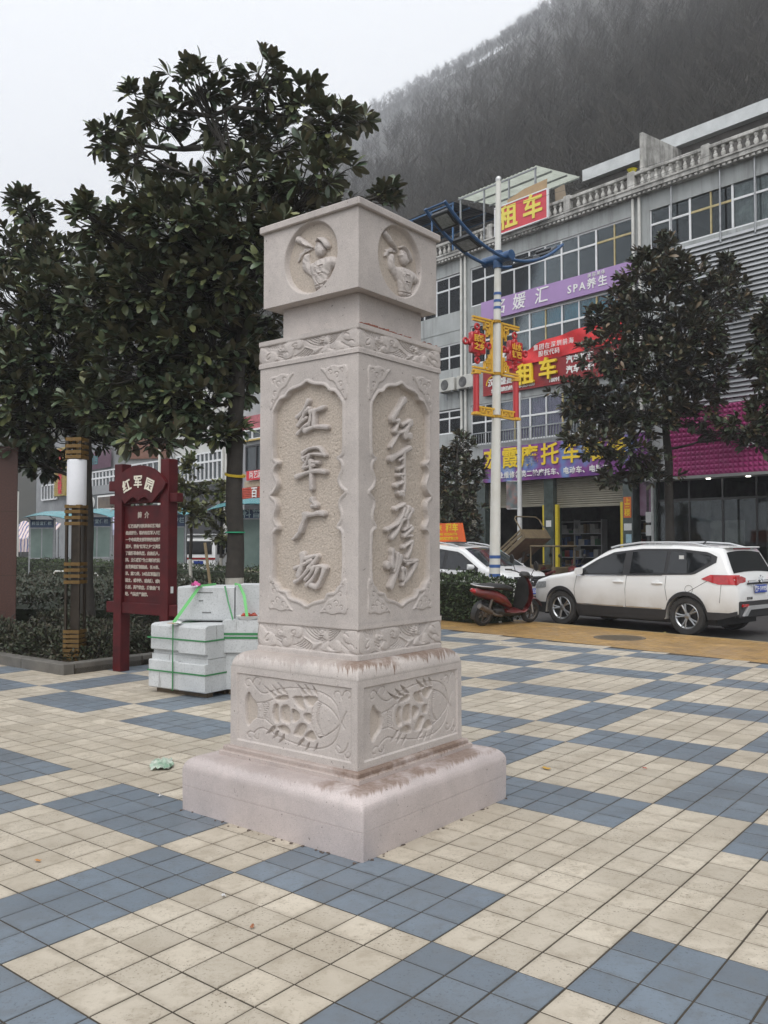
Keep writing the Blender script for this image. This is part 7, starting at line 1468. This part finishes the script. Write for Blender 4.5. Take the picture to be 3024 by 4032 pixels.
# ---- ties round the magnolia trunk
def ring(name, label, c, r, w, m, tilt):
    b = MB(); b.lathe([(r,-w),(r+.008,-w),(r+.008,w),(r,w)], 24, M=Tm(0,0,0,tilt,0,.6)); tag(b.build(name, m, loc=c), label, 'tie')
ring('yellow_tie', 'yellow strap tied round the magnolia trunk above the sign height', tuple(at(508,1026,YM)), .155, .018, mat('yellow_strap', (.55,.38,.02), .5), .22)
ring('green_tie', 'thin green tie round the magnolia trunk near the notice board', tuple(at(508,1150,YM)), .148, .010, mat('green_tie_m', (.02,.30,.15), .5), 0)
b = MB(); b.tube([(0,0,0),(-.10,-.04,.82)], .018, 8); tag(b.build('broom_handle', mat('bamboo', (.20,.15,.085), .7, var=.2), loc=tuple(at(461,1320,10.4))), 'slanting bamboo stick behind the granite blocks', 'stick')
# ---- notice boards with teal canopies
teal = mat('teal_canopy', (.032,.23,.26), .25, scale=1.5, var=.2); nav = mat('header_blue', (.012,.045,.12), .4, var=.1); ps = mat('poster_green', (.17,.23,.205), .4, scale=1.2, col2=(.085,.13,.12)); plt = mat('pale_letters', (.42,.55,.60), .5)
def board(label, px, Y, w, zb, zh, zt_, canopy, rz, txt='科普宣传栏', size=.2, pane2=True, cdx=0):
    p = at(px, 1172, Y); p.z = 0; t = thing('notice_board', label, 'notice board', p, rz, 'notice boards behind the planting bed'); 
    for x in (-w/2-.04, w/2+.04): b = MB(); b.box(x-.03,x+.03,-.03,.03,-.05,zt_+.05); b.build('post', steel, t)
    b = MB(); b.box(-w/2,w/2,-.05,.05,zh,zt_); hd = b.build('header', nav, t); letter('lettering', txt, size, plt, hd, (0,-.055,(zh+zt_)/2), depth=.003, bold=.004, spacing=1.15)
    b = MB(); b.box(-w/2,w/2,-.04,.04,zb,zh); b.build('case', steel, t)
    for k in (0,1): b = MB(); b.box(-w/2+.03+k*w/2,-.02+k*w/2,-.046,-.041,zb+.05,zh-.04); b.build('poster', ps, t)
    b = MB(); nn = 12; cw = canopy/2; vs = []
    for k in range(nn+1): u = k/nn*2-1; z = zt_+.10+.20*(1-u*u); vs += [(cdx+u*cw,-.75,z-.16),(cdx+u*cw,.35,z+.06)]
    b.add(vs, [(2*k,2*k+2,2*k+3,2*k+1) for k in range(nn)]); b.add([(x,y,z+.02) for x,y,z in vs], [(2*k,2*k+1,2*k+3,2*k+2) for k in range(nn)]); b.build('canopy', teal, t, smooth=60)
    for x in (-w/2, w/2): b = MB(); b.tube([(x,0,zt_),(x,-.35,zt_+.12)], .02, 6); b.build('strut', steel, t)
board('leftmost notice board under a teal canopy beside the red granite block', 91, 36.5, 1.02, .95, 2.27, 2.61, 2.3, -.1, size=.165, cdx=.35)
board('notice board with a teal canopy right behind the lamp post', 210, 36, 1.15, 1.0, 2.32, 2.70, 1.8, -.1, size=.185)
board('notice board half covered by the red sign, last character showing', 369, 30, 1.1, .9, 2.2, 2.6, 1.9, -.3, size=.21)
board('nearest notice board with pale blue header between the trunk and the carved pillar', 575, 25.5, 1.75, .86, 2.36, 2.60, 2.9, -.1, size=.27, cdx=-.15)
# ---- white hoop racks
hoop = mat('hoop_white', (.62,.62,.60), .4, var=.05)
for px, lab in ((132,'white steel hoop rack left of the lamp post, nearest the granite block'),(118,''),(198,''),(408,'white steel hoop rack just left of the granite blocks'),(196,'white steel hoop rack just left of the lamp post')):
    if not lab: continue
    Yh = on_street(px, -13.9); p = at(px,1172,Yh); p.z = 0; b = MB(); b.tube([(-.3,0,0),(-.3,0,.50),(-.24,0,.57),(.24,0,.57),(.3,0,.50),(.3,0,0)], .028, 8); b.box(-.42,.42,-.03,.03,0,.03); tag(b.build('hoop_rack', hoop, loc=p, rz=-.3, smooth=50), lab, 'rack', 'white hoop racks')
# tall thin white flag pole and electric wires
b = MB(); b.tube([(0,0,0),(0,0,9)], [.07,.05], 10); p = at(343,1172,on_street(343,-9.0)); p.z = -.05; tag(b.build('flag_pole', pole_w, loc=p, smooth=40), 'slim white pole rising behind the red sign', 'pole')
b = MB(); b.tube([(0,0,0),(0,0,4.1)], .06, 10); p = at(37,1172,on_street(37,-12)); p.z = 0; tag(b.build('white_post', pole_w, loc=p, smooth=40), 'short white post at the right side of the red granite block', 'pole')
wire = mat('wire', (.05,.05,.05), .6)
for k, (a, c) in enumerate((((-9,-3.0,12.4),(16,-.6,14.1)),((-9,-3.2,12.9),(16,-.9,13.2)),((-9,-2.6,14.9),(9.5,-.5,14.2)))):
    b = MB(); b.tube([(a[0]+(c[0]-a[0])*f, a[1]+(c[1]-a[1])*f, a[2]+(c[2]-a[2])*f-.5*f*(1-f)) for f in [i/10 for i in range(11)]], .006, 4); tag(b.build('overhead_wire', wire, loc=F0, rz=STREET_RZ), ['lowest thin overhead wire crossing the shop building','second thin overhead wire crossing the shop building','upper thin wire crossing before the terrace roofs'][k], 'wire')
